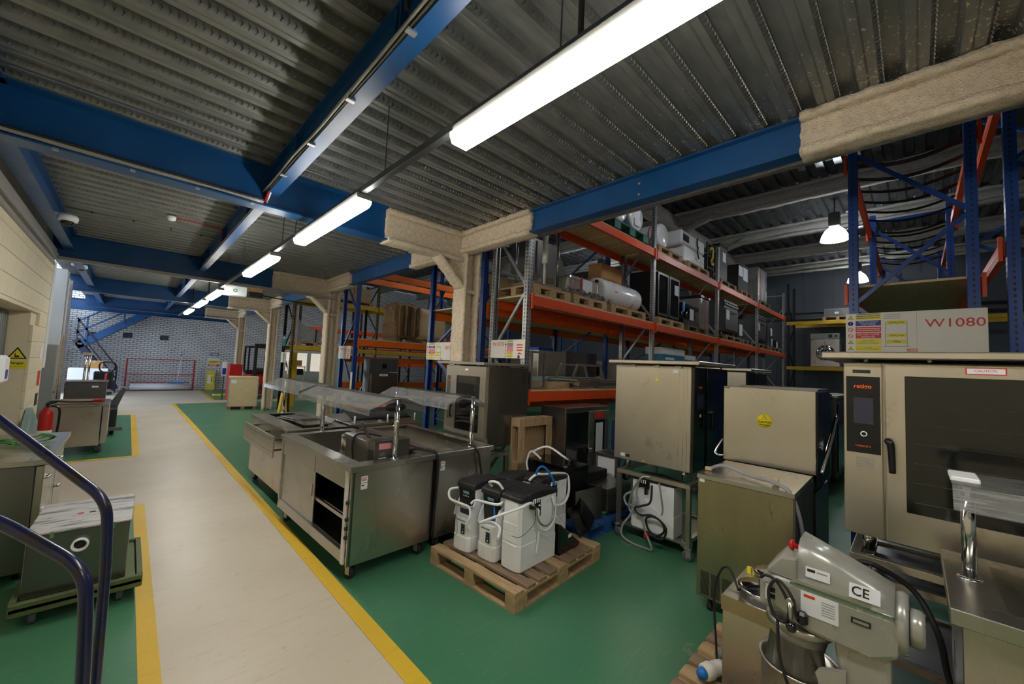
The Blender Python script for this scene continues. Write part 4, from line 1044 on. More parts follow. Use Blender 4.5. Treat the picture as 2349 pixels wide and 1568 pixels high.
# ================================================================ ICE BIN AND HOOD DISHWASHER
ib = thing('ice_machine', 'tall stained steel ice machine with louvred base beside the mixer', 'ice machine', (3.2, 1.175, 0), -HP)
w, d, h = .61, .66, 1.0
MB().box(0, w, 0, d, .105, h - .03, bev=.004).build('cabinet', 'steel_dirty', ib)
MB().prism([(-.006, h - .03), (-.006, h + .0), (d + .0, h + .012), (d, h - .03)], -.004, w + .004, 'X').build('lid', 'steel', ib)
MB().box(w, w + .006, .0, d, .11, h - .03).build('side_panel', 'grey_dark', ib)
for k in range(3):
    lv = MB()
    for i in range(14): lv.box(.03 + k * .075, .09 + k * .075, -.003, .001, .13 + i * .012, .136 + i * .012)
    stuff(lv.build('louvre', 'ink', ib))
sticker(ib, .035, .025, (.015, -.001, .945), 'Y', 'paper')
for x in (.08, w - .08):
    for y in (.08, d - .1): MB().lathe([(0, 0), (.03, 0), (.03, .03), (.022, .035), (.026, .105), (0, .105)], (x, y, 0), n=12).build('foot', 'black', ib)
MB().tube([(.03, .16, h + .02), (.12, .2, h + .055), (.30, .16, h + .03), (.48, .08, h + .03), (.58, .03, h - .0), (w + .02, .05, .85), (w + .035, .12, .65), (w + .04, .22, .40), (w + .04, .3, .15), (w + .035, .3, .03)], .013, 8, 8).build('power_cable', 'grey_hose', ib)
MB().box(.0, .05, .14, .17, h + .006, h + .034, bev=.005).build('plug_end', 'card_pale', ib); MB().box(.46, .50, .12, .145, h + .008, h + .05, bev=.005).build('wall_plug', 'card_pale', ib)
hw = thing('hood_dishwasher', 'hood type dishwasher with plain steel hood and yellow caution sticker behind the ice machine', 'dishwasher', (3.96, 1.235, 0), -HP)
w, d = .68, .64
MB().box(.0, w, 0, d, .12, .86, bev=.004).build('base_cabinet', 'steel_dark', hw)
hood = MB().box(0, w, .0, d, 1.0, 1.665, bev=.004).build('hood', 'steel_warm', hw)
MB().box(.02, w - .02, .06, d, .86, 1.0).build('wash_chamber', 'black_matt', hw)
MB().box(w, w + .012, .01, d, .90, 1.66, bev=.003).build('side_panel', 'black', hw)
MB().box(.1, w, .1, d, 1.666, 1.68).build('top_strip', 'steel_dark', hw)
for x in (.06, w - .06):
    for y in (.06, d - .06): MB().cyl((x, y, 0), (x, y, .12), .02, 12).build('foot', 'steel_dark', hw)
stk = MB().lathe([(0, -.0015), (.058, -.0015), (.058, 0)], (.325, 0, 1.385), 'Y', 30).build('caution_sticker', 'yellow_sticker', hood)
text('Caution', .030, 'ink', stk, (.325, -.003, 1.378), FACE_NY, align='CENTER', bold=.0006); text('Hot water', .018, 'ink', stk, (.325, -.003, 1.352), FACE_NY, align='CENTER', bold=.0004)
tri = [(.303, 1.398), (.347, 1.398), (.325, 1.433)]
for a, b in ((0, 1), (1, 2), (2, 0)): MB().bar((tri[a][0], -.0025, tri[a][1]), (tri[b][0], -.0025, tri[b][1]), .001, .003, (0, 0, 1) if a else (0, 0, 1)).build('triangle_line', 'ink', stk)
text('!', .022, 'ink', stk, (.325, -.003, 1.411), FACE_NY, align='CENTER', bold=.0006)
MB().box(.005, .05, -.001, 0, 1.645, 1.66).build('badge', 'steel_dark', hood)
MB().tube([(-.012, .02, 1.18), (-.045, -.03, 1.10), (-.05, -.05, 1.055), (-.02, -.06, 1.04), (.02, -.05, 1.045)], .011, 10, 5).build('hood_handle', 'chrome', hw)
MB().tube([(w + .04, -.04, 1.03), (w + .07, .06, 1.2), (w + .10, .2, 1.42), (w + .10, .25, 1.46), (w + .09, .30, 1.45), (w + .05, .34, 1.3), (w + .02, .3, 1.15)], .012, 10, 5).build('hood_handle', 'chrome', hw)

# ================================================================ CONVECTION OVEN BEHIND THE COUNTERS
cv = thing('convection_oven', 'convection oven with clear door and plain steel side by the cream column', 'oven', (2.935, 4.20, .81), -HP)
w, d, h = .79, .70, .93
MB().box(0, w, .035, d, 0, h, bev=.004).build('cabinet', 'steel_dark', cv)
dr = MB().box(.0, .13, .0, .034, 0, h, bev=.004).build('control_column', 'steel_warm', cv)
MB().box(.03, .10, -.002, 0, h * .62, h * .86).build('control_panel', 'grey_dark', dr); text('retigo', .03, 'ink_orange', dr, (.07, -.004, h * .80), FACE_NY, align='CENTER')
sticker(dr, .05, .1, (.05, -.001, .26), 'Y', 'grey_paint'); 
dd = MB().box(.14, .235, -.01, .03, .0, h).box(w - .10, w, -.01, .03, 0, h).box(.235, w - .10, -.01, .03, 0, .16).box(.235, w - .10, -.01, .03, h - .12, h).build('door_frame', 'steel_warm', cv)
MB().box(.235, w - .10, -.004, .004, .16, h - .12).build('door_glass', 'glass_smoke', cv)
MB().box(.22, w - .08, .033, .0345, .14, h - .1).build('oven_cavity', 'steel', cv)
for k in range(6): MB().cyl((.24, .02, .22 + k * .1), (w - .1, .02, .22 + k * .1), .004, 6).build('shelf_rod', 'chrome', cv)
MB().tube([(.16, -.01, .30), (.165, -.032, .31), (.165, -.032, .42), (.16, -.01, .43)], .012, 8, 3).build('door_handle', 'black', cv)
s_ = sticker(dd, .07, .03, (.40, -.011, h - .06), 'Y', 'red_print'); sticker(s_, .064, .024, (.003, -.001, .003), 'Y', 'paper')
MB().box(-.14, w + .0, -.05, d + .02, h + .015, h + .05, bev=.005).build('hood_plate', 'steel_warm', cv)
for x in (.1, .4, .7): MB().cyl((x, .06, h), (x, .06, h + .016), .012, 8).build('spacer', 'steel', cv)
for i in range(8):
    for j in range(4): pass
vv = MB()
for i in range(9):
    for j in range(4): vv.lathe([(0, 0), (.006, 0), (.006, .002)], (w + .002, d - .05 - j * .018 - (i % 2) * .009, h - .05 - i * .018), 'X', 6)
stuff(vv.build('vent_hole', 'ink', cv))
sticker(cv, .07, .09, (w + .0005, .06, .02), 'X', 'galv', 'rating_plate').rotation_euler = (0, 0, math.pi)
for x in (.08, w - .08):
    for y in (.1, d - .08): MB().lathe([(0, -.075), (.022, -.075), (.022, 0), (0, 0)], (x, y, 0), n=14).build('foot', 'chrome', cv)
oven_stand('dark steel stand under the convection oven with clear door', (2.955, 4.18, 0), -HP, .75, .40, .732, rails=(.2,), feet='leg')

# ================================================================ PALLET WITH POT BOX AND MIXER
pm = pallet('worn wooden pallet under the planetary mixer', 1.2, 1.0, (1.72, -.09, 0), .01, ('wood', 'wood_grey'), None)
pb = thing('bain_marie', 'steel bain marie box with two lidded round pots standing on the pallet beside the mixer', 'bain marie', (2.26, .705, PZ), -HP)
w, d, h = .36, .46, .50
MB().box(.004, w - .004, .004, d, .01, h - .07, bev=.003).build('cabinet', 'steel', pb)
pt = MB().box(0, w, 0, d, h - .07, h - .004).build('worktop', 'steel', pb)
MB().box(0, w, -.004, .0, h - .07, h + .002).build('edge_band', 'steel_dirty', pb)
for cx, cy in ((.16, .13), (.17, .36)):
    pot = MB().lathe([(.110, h - .004), (.112, h + .04), (.118, h + .045), (.10, h + .05), (.05, h + .06), (0, h + .066)], (cx, cy, 0), n=28).build('pot_lid', 'chrome', pb)
    MB().tube([(cx - .025, cy, h + .064), (cx - .022, cy, h + .085), (cx + .022, cy, h + .085), (cx + .025, cy, h + .064)], .004, 6).build('lid_handle', 'chrome', pot)
MB().tube([(.05, .10, h + .005), (-.02, .2, h + .05), (-.08, .25, h + .01), (-.12, .26, h - .14), (-.10, .24, .1), (-.08, .2, .01)], .006, 8, 6).build('power_cable', 'rubber', pb)
for x in (.02, .05): MB().box(x, x + .02, .36, .38, h - .004, h + .03).build('yellow_tag', 'yellow_print', pb)
mx_ = thing('planetary_mixer', 'grey planetary mixer with CE sticker and steel bowl on the worn pallet', 'mixer', (2.07, .10, PZ), 0)
b = MB().box(-.16, .16, -.04, .40, 0, .05, bev=.015).build('base', 'mixer_grey', mx_)
MB().prism([(-.02, .05), (.10, .05), (.09, .30), (.13, .66), (-.03, .66), (-.03, .30)], -.085, .085, 'X', bev=.015).build('column', 'mixer_grey', mx_)
# lower head casing
MB().prism([(-.05, .66), (-.055, .74), (-.04, .80), (.33, .80), (.345, .76), (.335, .68), (.20, .63), (.02, .62)], -.105, .105, 'X', bev=.018).build('gear_housing', 'mixer_grey', mx_)
# upper tapering hood
hd2 = MB()
rows = []
for y, zt, hw_ in ((-.04, .862, .082), (.02, .888, .088), (.12, .925, .090), (.235, .966, .090)):
    pr = [(-.104, .80), ((-.104 - hw_) / 2, (.80 + zt - .022) / 2), (-hw_, zt - .022), (-hw_ * .6, zt), (hw_ * .6, zt), (hw_, zt - .022), ((.104 + hw_) / 2, (.80 + zt - .022) / 2), (.104, .80)]
    rows.append([hd2.bm.verts.new((x, y, z)) for x, z in pr])
for a, c in zip(rows, rows[1:]):
    for i in range(7): hd2.bm.faces.new((a[i], a[i + 1], c[i + 1], c[i])).smooth = True
hd2.bm.faces.new(rows[0]); hd2.bm.faces.new(rows[-1][::-1])
hd2.build('top_hood', 'mixer_grey', mx_)
MB().prism([(.235, .80), (.235, .895), (.30, .88), (.345, .82), (.345, .80)], -.085, .085, 'X', bev=.02).build('motor_cap', 'mixer_grey', mx_)
MB().box(-.108, -.1, -.04, .26, .795, .803).build('trim_strip', 'chrome', mx_)
MB().box(-.1075, -.103, .02, .25, .806, .818).build('rating_strip', 'alu', mx_)
MB().lathe([(.10, -.075), (.108, -.06), (.10, -.035), (.085, -.03)], (0, -.0, .75), 'Y', 20).build('rear_cap', 'mixer_grey', mx_)
MB().lathe([(.05, -.115), (.062, -.105), (.062, -.08), (.05, -.075)], (-.03, .0, .76), 'Y', 20).build('hub_cover', 'mixer_grey', mx_)
eb_ = MB().lathe([(.0, .035), (.014, .035), (.022, .028), (.022, .02), (.01, .016), (.01, 0)], (-.01, .245, .915), 'Y', 16).build('emergency_stop', 'red', mx_)
st1 = MB().box(-.0012, 0, 0, .085, 0, .05).build('ce_sticker', 'paper', mx_, (-.1035, -.005, .822), (0, .22, 0))
text('CE', .044, 'ink', st1, (-.0022, .079, .025), FACE_NX, bold=.0006, sx=.95)
st2 = MB().box(-.0012, 0, 0, .075, 0, .038).build('maker_sticker', 'paper', mx_, (-.1025, .135, .842), (0, .12, 0))
MB().box(-.0018, -.0012, .045, .07, .021, .031).build('print_line', 'ink', st2); MB().box(-.0018, -.0012, .008, .04, .023, .028).build('print_line', 'ink_grey', st2)
ip = MB().box(-.107, -.105, .11, .225, .70, .785).build('info_plate', 'paper', mx_)
MB().box(-.1078, -.107, .18, .215, .765, .775).build('print_bar', 'red_print', ip)
for i in range(6): MB().box(-.1078, -.107, .12, .16, .72 + i * .009, .7225 + i * .009).build('print_line', 'ink_grey', ip)
MB().box(-.1075, -.105, .02, .075, .735, .755).build('vent_slot', 'ink', mx_)
MB().box(-.1085, -.107, .026, .069, .74, .75).build('vent_plate', 'alu', mx_)
cpn = MB().prism([(.30, .66), (.30, .80), (.37, .78), (.37, .66)], -.10, .10, 'X', bev=.02).build('control_head', 'mixer_grey', mx_)
MB().box(-.103, -.10, .30, .345, .70, .76).build('switch_panel', 'white_plastic', cpn)
for z in (.71, .735): MB().box(-.107, -.103, .31, .33, z, z + .018).build('switch', 'black', cpn)
gl_ = MB().cyl((-.10, .255, .735), (-.14, .255, .735), .014, 12).cyl((-.135, .255, .735), (-.14, .25, .655), .007, 10).build('gear_lever', 'steel', mx_)
MB().lathe([(0, -.02), (.014, -.014), (.019, 0), (.014, .014), (0, .02)], (-.14, .25, .645), n=14).build('lever_ball', 'black_gloss', gl_)
MB().lathe([(.11, .0), (.118, .004), (.118, .026), (.11, .03)], (0, .245, .60), n=28).build('planet_ring', 'steel', mx_)
MB().cyl((0, .245, .44), (0, .245, .60), .055, 18, .10).build('planetary', 'mixer_grey', mx_)
gd = MB(); 
gd.sheet([[(.135 * math.cos(a) * k, .245 + .135 * math.sin(a) * k, z) for a in [math.pi * (.72 + .046 * i) for i in range(13)]] for k, z in ((.86, .575), (1.0, .46))], .004, True)
gd.build('bowl_guard', 'steel', mx_)
bw = MB().lathe([(.05, .09), (.10, .11), (.128, .18), (.135, .30), (.136, .445), (.145, .452), (.145, .46), (.131, .455), (.130, .30), (.122, .19), (.095, .12), (0, .105)], (0, .245, 0), n=36).build('bowl', 'steel', mx_)
MB().tube([(-.135, .30, .40), (-.165, .30, .40), (-.165, .22, .40), (-.135, .22, .40)], .006, 8).build('bowl_handle', 'chrome', bw)
MB().tube([(0, .245, .45), (0, .245, .40), (.06, .245, .36), (.07, .245, .25), (.0, .245, .16), (-.07, .245, .25), (-.06, .245, .36), (0, .245, .40)], .008, 8, 5).build('beater', 'alu', mx_)
MB().tube([(0, .185, .38), (0, .18, .26), (0, .245, .17), (0, .31, .26), (0, .305, .38)], .008, 8, 5).build('beater', 'alu', mx_)
MB().cyl((-.085, .10, .45), (-.12, .10, .45), .02, 14).build('lift_hub', 'black', mx_)
MB().tube([(-.115, .10, .45), (-.14, .10, .44), (-.16, .10, .30), (-.162, .10, .25)], .011, 10, 3).build('lift_lever', 'chrome', mx_)
MB().prism([(.09, .30), (.24, .33), (.24, .40), (.17, .52), (.09, .55)], -.11, -.09, 'X').build('bowl_arm', 'mixer_grey', mx_)
MB().tube([(-.11, .36, .78), (-.12, .34, .80), (-.125, .30, .79), (-.13, .26, .72), (-.125, .27, .65), (-.125, .31, .66), (-.125, .33, .74), (-.125, .30, .80), (-.135, .25, .76), (-.13, .235, .69), (-.125, .22, .70)], .006, 7, 6).build('power_cable', 'rubber', mx_)
MB().tube([(-.12, .30, .66), (-.15, .285, .52), (-.16, .245, .40), (-.17, .20, .22), (-.175, .18, .03)], .006, 7, 6).build('power_cable', 'rubber', mx_)
MB().box(-.135, -.10, .20, .235, .66, .71, bev=.01).build('plug', 'black', mx_)
p1 = thing('power_plug', 'grey industrial plug with red collar lying on the worn pallet', 'plug', (2.50, .80, PZ + .034), -.25, 'industrial plugs')
MB().lathe([(.016, 0), (.022, .01), (.022, .045), (.017, .05), (.026, .055), (.028, .11)], axis='X', n=18).build('gland', 'grey_paint', p1)
MB().lathe([(.030, .11), (.034, .115), (.034, .17), (.03, .172), (.03, .15), (0, .15)], axis='X', n=18).build('collar', 'red', p1)
p2 = thing('power_plug', 'cream industrial plug with blue cap lying on the worn pallet', 'plug', (2.30, .80, PZ + .042), -.35, 'industrial plugs')
MB().lathe([(0, -.035), (.022, -.03), (.028, -.012), (.028, 0)], axis='X', n=18).build('cap', 'blue_hose', p2)
MB().lathe([(.034, 0), (.04, .01), (.042, .05), (.036, .055), (.036, .10), (.03, .14)], axis='X', n=18).build('body', 'white_sign', p2)

# ================================================================ SERVING COUNTER AT THE RIGHT EDGE
rc = thing('serving_counter', 'steel serving counter with clear gantry and slotted grille beside the mixer', 'counter', (2.13, -.075, 0), 0, 'serving counters with glass gantries')
MB().box(0, .72, -.30, 0, .925, .98, bev=.003).box(0, .12, -1.5, -.30, .925, .98).box(.62, .72, -1.5, -.30, .925, .98).build('worktop', 'steel', rc)
MB().box(.04, .70, -1.48, -.03, .08, .925, bev=.003).build('body', 'steel', rc)
MB().box(.12, .62, -1.45, -.30, .80, .81).build('well_floor', 'steel_dark', rc)
MB().prism([(-.14, .98), (-.30, .98), (-.30, .93), (-.20, .90)], .12, .62, 'X').build('well_edge', 'steel', rc)
gl2 = MB()
for i in range(12): gl2.box(.605, .612, -.35 - i * .05, -.33 - i * .05, .83, .93)
stuff(gl2.build('grille_slot', 'ink', rc))
post(rc, .37, -.07, .98, 1.36)
MB().sheet([[(.10, -.02, 1.30), (.10, -1.4, 1.30)], [(.16, -.02, 1.38), (.16, -1.4, 1.38)], [(.55, -.02, 1.38), (.55, -1.4, 1.38)]], .008).build('sneeze_guard', 'acrylic', rc)
MB().box(.28, .46, -.10, -.02, 1.375, 1.395, bev=.004).build('gantry_bracket', 'white_plastic', rc)
for x, y in ((.1, -.1), (.62, -.1), (.1, -1.4), (.62, -1.4)): MB().cyl((x, y, 0), (x, y, .08), .022, 12).build('foot', 'black', rc)
# ================================================================ RACK SIGNS
def tri_icon(p, x, z, s, m='yellow_print'):
    MB().prism([(x - s, z - s * .85), (x + s, z - s * .85), (x, z + s * .85)], -.0024, -.0012, 'Y').build('warning_icon', 'ink', p)
    MB().prism([(x - s * .72, z - s * .68), (x + s * .72, z - s * .68), (x, z + s * .56)], -.003, -.0022, 'Y').build('warning_icon', m, p)
    text('!', s * 1.1, 'ink', p, (x, -.0034, z - s * .2), FACE_NY, align='CENTER')
def ring_icon(p, x, z, s, m, bar=True):
    MB().tube(arc((x, -.002, z), s, 0, 2 * math.pi, 16, 'XZ'), s * .14, 5).build('prohibition_icon', m, p)
    if bar: MB().bar((x - s * .7, -.002, z + s * .7), (x + s * .7, -.002, z - s * .7), .001, s * .22).build('prohibition_icon', m, p)
def rack_sign(label, loc, w, h, code, mode, cs):
    """board faces local -Y (world -X); mode L = notices left, code right; R = code left"""
    t = thing('rack_sign', label, 'sign', loc, -HP, 'rack load signs')
    MB().box(0, w, 0, .006, 0, h, bev=.001).build('board', 'white_sign', t)
    x0 = .0 if mode == 'L' else w * .42
    iw = w * .075 if mode == 'L' else w * .07; bw = w * .20 if mode == 'L' else w * .17
    rows = [('yellow_print', 'Rack loads must not exceed\nthe limits shown here', 'tri', .012), ('blue_print', 'REPORT ALL DAMAGE\nTO THE RACKING\nSAFETY OFFICER', 'blue', .0155), ('red_print', 'Do not alter the racking\nwithout consulting\nthe supplier', 'no', .012),
            ('red_print', 'DO NOT CLIMB\nRACKING', 'no', .024), ('yellow_print', 'Refer to SEMA\nCode of Practice for the\nUse of Static Pallet Racking', 'tri', .015), ('yellow_print', 'If in doubt\nALWAYS contact supplier', 'tri', .015)]
    rh = h / 6.25
    big = w > .8
    for i, (m_, tx, ic, ts) in enumerate(rows):
        zc = h - rh * (i + .62); xi = x0 + iw * .55
        b = MB().box(x0 + iw * 1.1, x0 + iw * 1.1 + bw, -.0013, 0, zc - rh * .42, zc + rh * .42).build('notice_panel', m_, t)
        if big and i not in (0, 2): text(tx, ts * h / .37 * .9, 'ink_white' if m_ in ('blue_print', 'red_print') else 'blue_print', b, (x0 + iw * 1.1 + bw / 2, -.002, zc), FACE_NY, align='CENTER')
        else:
            for k in range(3 if big else 2): MB().box(x0 + iw * 1.2, x0 + iw + bw, -.002, -.0012, zc - rh * .2 + k * rh * .3, zc - rh * .1 + k * rh * .3).build('print_line', 'ink_white' if m_ in ('blue_print', 'red_print') else 'blue_print', b)
        s = rh * .34
        if ic == 'tri': tri_icon(t, xi, zc, s)
        elif ic == 'blue':
            MB().lathe([(0, -.002), (s, -.002), (s, -.001)], (xi, 0, zc), 'Y', 16).build('mandatory_icon', 'blue_print', t); text('!', s * 1.5, 'ink_white', t, (xi, -.003, zc), FACE_NY, align='CENTER')
        else: ring_icon(t, xi, zc, s * .85, 'red_print')
    xc = x0 + iw * 1.1 + bw + w * .01
    if mode == 'L':
        cw = w * .25
        for x in (xc + .02, xc + cw * .72): MB().box(x, x + .004, -.0012, 0, h * .14, h * .76).build('diagram_line', 'ink_grey', t)
        MB().box(xc + .01, xc + cw * .8, -.0012, 0, h * .135, h * .145).build('diagram_line', 'ink_grey', t)
        for z, s in ((.69, '3000kg Max.'), (.37, '1000kg Max.'), (.22, '900kg')):
            b = MB().box(xc + .03, xc + cw * .70, -.0014, 0, h * z, h * (z + .09)).build('load_panel', 'yellow_print', t)
            if big: text(s, h * .055, 'ink', b, (xc + .015 + cw * .36, -.002, h * (z + .045)), FACE_NY, align='CENTER')
        for k in range(3): MB().box(xc + .01, xc + cw * .55, -.0012, 0, h * (.84 + k * .045), h * (.85 + k * .045)).build('print_line', 'ink_grey', t)
        text('SESS', h * .10, 'red_print', t, (xc + cw * .70, -.002, h * .05), FACE_NY, bold=.0008)
        MB().box(xc + cw, xc + cw + .0015, -.0008, 0, 0, h).build('panel_line', 'ink_grey', t)
        text(code, cs, 'red_print', t, (w * .60, -.002, h * .68), FACE_NY, sx=1.1 if big else 1)
    else:
        text(code, cs, 'red_print', t, (w * .06, -.002, h * .75), FACE_NY) if code else None
        for k in range(3): MB().box(xc + w * .1, xc + w * .26, -.0012, 0, h * (.68 - k * .14), h * (.74 - k * .14)).build('load_bar', 'red_print', t)
        MB().prism([(xc + w * .1, h * .22), (xc + w * .26, h * .22), (xc + w * .18, h * .32)], -.0012, 0, 'Y').build('load_arrow', 'red_print', t)
        MB().lathe([(0, -.0012), (.022, -.0012), (.022, 0)], (xc + w * .16, 0, h * .09), 'Y', 16).build('maker_badge', 'blue_print', t)
    return t
W80 = rack_sign('wide white W1080 rack sign with safety notices under the blue frame', (5.048, .47, 2.045), .90, .375, 'W1080', 'L', .105)
W70 = rack_sign('white W1070 rack sign with red bars on the galvanised rack end', (3.66, 4.19, 1.865), .67, .25, 'W1070', 'R', .078)
W60 = rack_sign('white W1060 rack sign half hidden by the cream column', (3.68, 5.90, 1.81), .92, .29, 'W1060', 'L', .10)
W50 = rack_sign('small white W1050 rack sign on the blue rack beside the second column', (3.60, 9.66, 1.76), .70, .30, 'W1050', 'R', .08)
W40 = rack_sign('small white rack sign on the black rack near the third column', (3.66, 14.85, 1.55), .62, .34, '', 'R', .075)
tg = thing('rack_sign', 'small teal notice on the black rack post near the third column', 'sign', (3.655, 14.75, 2.1), -HP)
MB().box(0, .36, 0, .006, 0, .34).build('board', 'teal_print', tg); MB().box(.04, .32, -.0012, 0, .05, .2).build('notice_panel', 'green_cloth', tg); print_y(tg, .05, .26, .27, .02, 0, 'ink_white', 2, .035)
for z_, n_, x_, y_ in ((1.05, 'blue rack post by the freezer', 3.61, 8.83), (1.2, 'black rack post near the third column', 3.66, 13.93)):
    t = thing('height_label', 'white weight label strip on the ' + n_, 'label', (x_, y_ + .06, z_), -HP)
    MB().box(0, .10, 0, .003, 0, .42).build('strip', 'white_sign', t)
    for k in range(4): MB().box(.01, .09, -.001, 0, .05 + k * .1, .053 + k * .1).build('print_line', 'ink_grey', t)

# straps slung between the beams of the W1080 rack, ply shelf
t = thing('shelf_board', 'plywood shelf board lying on the W1080 rack beams', 'board', (0, 0, 0))
MB().box(5.19, 7.76, -.40, .45, 2.701, 2.722).build('board', 'ply', t)
cx_ = [5.35 + i * .40 for i in range(13)]
for i, x in enumerate(cx_):
    z = 4.076
    if abs(x - 7.85) < .15 or abs(x - 10.6) < .15: x += .2
    t = MB().sheet([[(x + dx, .47 - .89 * k / 8, z - .10 * math.sin(math.pi * k / 8)) for dx in (0, .10)] for k in range(9)], .022).build('strap', 'black_matt')
    tag(t, 'black webbing strap slung between the orange beams of the W1080 rack', 'strap', 'straps across the blue rack')

# ================================================================ CEILING FITTINGS
def dome(label, loc, s=1.0):
    t = thing('security_camera', label, 'camera', loc, 0, 'ceiling security cameras')
    MB().lathe([(.075 * s, .06 * s), (.085 * s, .03 * s), (.08 * s, -.01 * s), (.0, -.012 * s)], n=22).build('housing', 'white_plastic', t)
    MB().lathe([(.055 * s, -.012 * s), (.05 * s, -.04 * s), (.03 * s, -.06 * s), (0, -.066 * s)], n=20).build('dome', 'black_gloss', t)
    MB().box(-.14 * s, .0, -.03 * s, .03 * s, .02 * s, .07 * s, bev=.01).build('arm', 'white_plastic', t)
    return t
dome('white dome camera on an arm from the left edge beam above the doorway', (-.66, 7.25, 3.30), 1.1)
dome('small white dome camera below the deck past the painted block wall', (-.80, 11.6, 3.33), 1.0)
sd = thing('smoke_detector', 'white smoke detector with red cable on the corrugated ceiling', 'detector', (.27, 6.9, DZ), 0)
MB().lathe([(.052, 0), (.052, -.025), (.045, -.03), (.045, -.05), (.03, -.06), (0, -.062)], n=20).build('body', 'white_plastic', sd)
MB().tube([(.05, 0, -.015), (.2, .0, -.012), (.5, .02, -.012), (.555, .02, -.03), (.558, .02, -.1), (.558, .02, -.25)], .008, 7, 4).build('red_cable', 'red_cable', sd)
for i, (y0, lab) in enumerate(((7.6, 'thin grey conduit across the deck beside the doorway camera'), (12.2, 'thin grey conduit across the deck past the second cross beam'))):
    t = thing('ceiling_conduit', lab, 'conduit', (0, y0, DZ - .008), 0)
    MB().cyl((-.74, 0, 0), (.82, 0, 0), .007, 7).build('conduit', 'conduit', t)
    for x in (-.5, -.1, .3, .65): MB().box(x, x + .018, -.012, .012, -.012, .008).build('clip', 'black_matt', t)
# cable bundles along the steel
cb = thing('cable_bundle', 'grey cable bundle clipped along the aisle joist', 'cable', (0, 0, 0), 0, 'cable bundles on the blue steel')
pts = [(.822 + random.uniform(-.006, .006), y * .5 - .6, 3.315 + random.uniform(-.008, .01)) for y in range(0, 11)]
for k, m_ in enumerate(('conduit', 'rubber', 'conduit')): MB().tube([(a - .012 + k * .012, b, c + (.012 if k == 1 else 0)) for a, b, c in pts], .010, 7, 3).build('cable', m_, cb)
for y in (.2, .9, 1.6, 2.3, 3.0, 3.7): MB().box(.80, .85, y, y + .03, 3.278, 3.289).build('clip', 'galv', cb)
MB().tube([(.83, 4.2, 3.31), (.83, 4.28, 3.28), (.82, 4.42, 3.2), (.80, 4.50, 3.29)], .012, 7, 4).build('cable', 'red_cable', cb)
MB().tube([(.845, 4.2, 3.31), (.845, 4.28, 3.27), (.84, 4.43, 3.19), (.82, 4.52, 3.29)], .008, 7, 4).build('cable', 'white_hose', cb)
cb2 = thing('cable_bundle', 'grey cable bundle clipped along the first cross beam', 'cable', (0, 0, 0), 0, 'cable bundles on the blue steel')
for k, m_ in enumerate(('conduit', 'conduit', 'rubber')): MB().tube([(-1.0 + i * .3, 4.272 - k * .006, 3.19 + random.uniform(-.006, .008) + k * .013) for i in range(7)], .011, 7, 3).build('cable', m_, cb2)
for x in (-.5, -.1, .3, .7): MB().box(x, x + .03, 4.25, 4.29, 3.148, 3.159).build('clip', 'galv', cb2)
cb3 = thing('cable_bundle', 'loose pale cables lying on the joist flange beyond the first cross beam', 'cable', (0, 0, 0), 0, 'cable bundles on the blue steel')
for k, m_ in enumerate(('conduit', 'red_cable')): MB().tube([(.826 + k * .008, 4.5 + i * .55, 3.305 + random.uniform(0, .02)) for i in range(9)], .007, 6, 3).build('cable', m_, cb3)
bk = thing('bracing_rod', 'dark rod hanging from the deck beside the joist', 'rod', (0, 0, 0), 0)
MB().tube([(.55, .9, 3.53), (.78, 1.55, 3.52), (.79, 1.60, 3.50), (.79, 1.60, 3.36)], .012, 8, 3).build('rod', 'black_matt', bk)
# white ceiling unit and dark motor box beside the trunking
hu = thing('ceiling_unit', 'white ceiling unit with green ring hung beside the strip light trunking', 'unit', (1.30, 9.75, 2.96), 0)
MB().box(0, .38, 0, .22, 0, .20, bev=.01).build('housing', 'white_plastic', hu)
MB().tube(arc((.17, -.004, .10), .03, 0, 6.28, 18, 'XZ'), .007, 6).build('green_ring', 'green_cloth', hu)
MB().cyl((.05, .1, .2), (.05, .1, .59), .008, 6).build('hanger', 'black_matt', hu); MB().cyl((.33, .1, .2), (.33, .1, .59), .008, 6).build('hanger', 'black_matt', hu)
MB().tube([(.0, .05, .16), (-.06, .02, .20), (-.10, .0, .16), (-.1, 0, .02)], .01, 6, 4).build('cable', 'black_matt', hu)
mo = thing('shutter_motor', 'dark motor box with cardboard flap hung beside the white ceiling unit', 'motor', (1.71, 9.75, 2.98), 0)
MB().box(0, .26, 0, .2, 0, .10, bev=.008).build('housing', 'black_matt', mo); MB().box(.02, .24, .02, .18, .10, .28, rot=(.2, 0, 0)).build('flap', 'cardboard', mo)
MB().cyl((.13, .1, .28), (.13, .1, .57), .008, 6).build('hanger', 'black_matt', mo)
MB().tube([(.26, .1, .06), (.8, .12, .03), (1.35, .14, .02)], .012, 8).build('drive_cable', 'black_matt', mo)

# ================================================================ LEFT SIDE
fe = thing('fire_extinguisher', 'red fire extinguisher with black hose standing by the block wall end', 'extinguisher', (-.77, 8.62, 0), .3)
MB().lathe([(.065, 0), (.07, .02), (.07, .50), (.055, .56), (.028, .58), (.025, .60)], (0, 0, .28), n=22).build('cylinder', 'red', fe)
MB().lathe([(0, 0), (.09, 0), (.09, .02), (.075, .28), (0, .28)], n=20).build('base_stand', 'red', fe)
MB().box(-.018, .018, -.018, .018, .88, .94).box(-.02, .09, -.01, .01, .92, .95, rot=(0, -.35, 0)).build('valve', 'black', fe)
MB().tube([(.03, 0, .9), (.11, -.02, .86), (.12, -.03, .7), (.105, -.04, .45)], .014, 8, 5).build('hose', 'black', fe)
MB().cyl((.105, -.04, .32), (.105, -.04, .5), .025, 12).build('horn', 'black', fe)
MB().lathe([(.0712, .1), (.0712, .28)], (0, 0, .28), n=22).build('label', 'white_sign', fe)
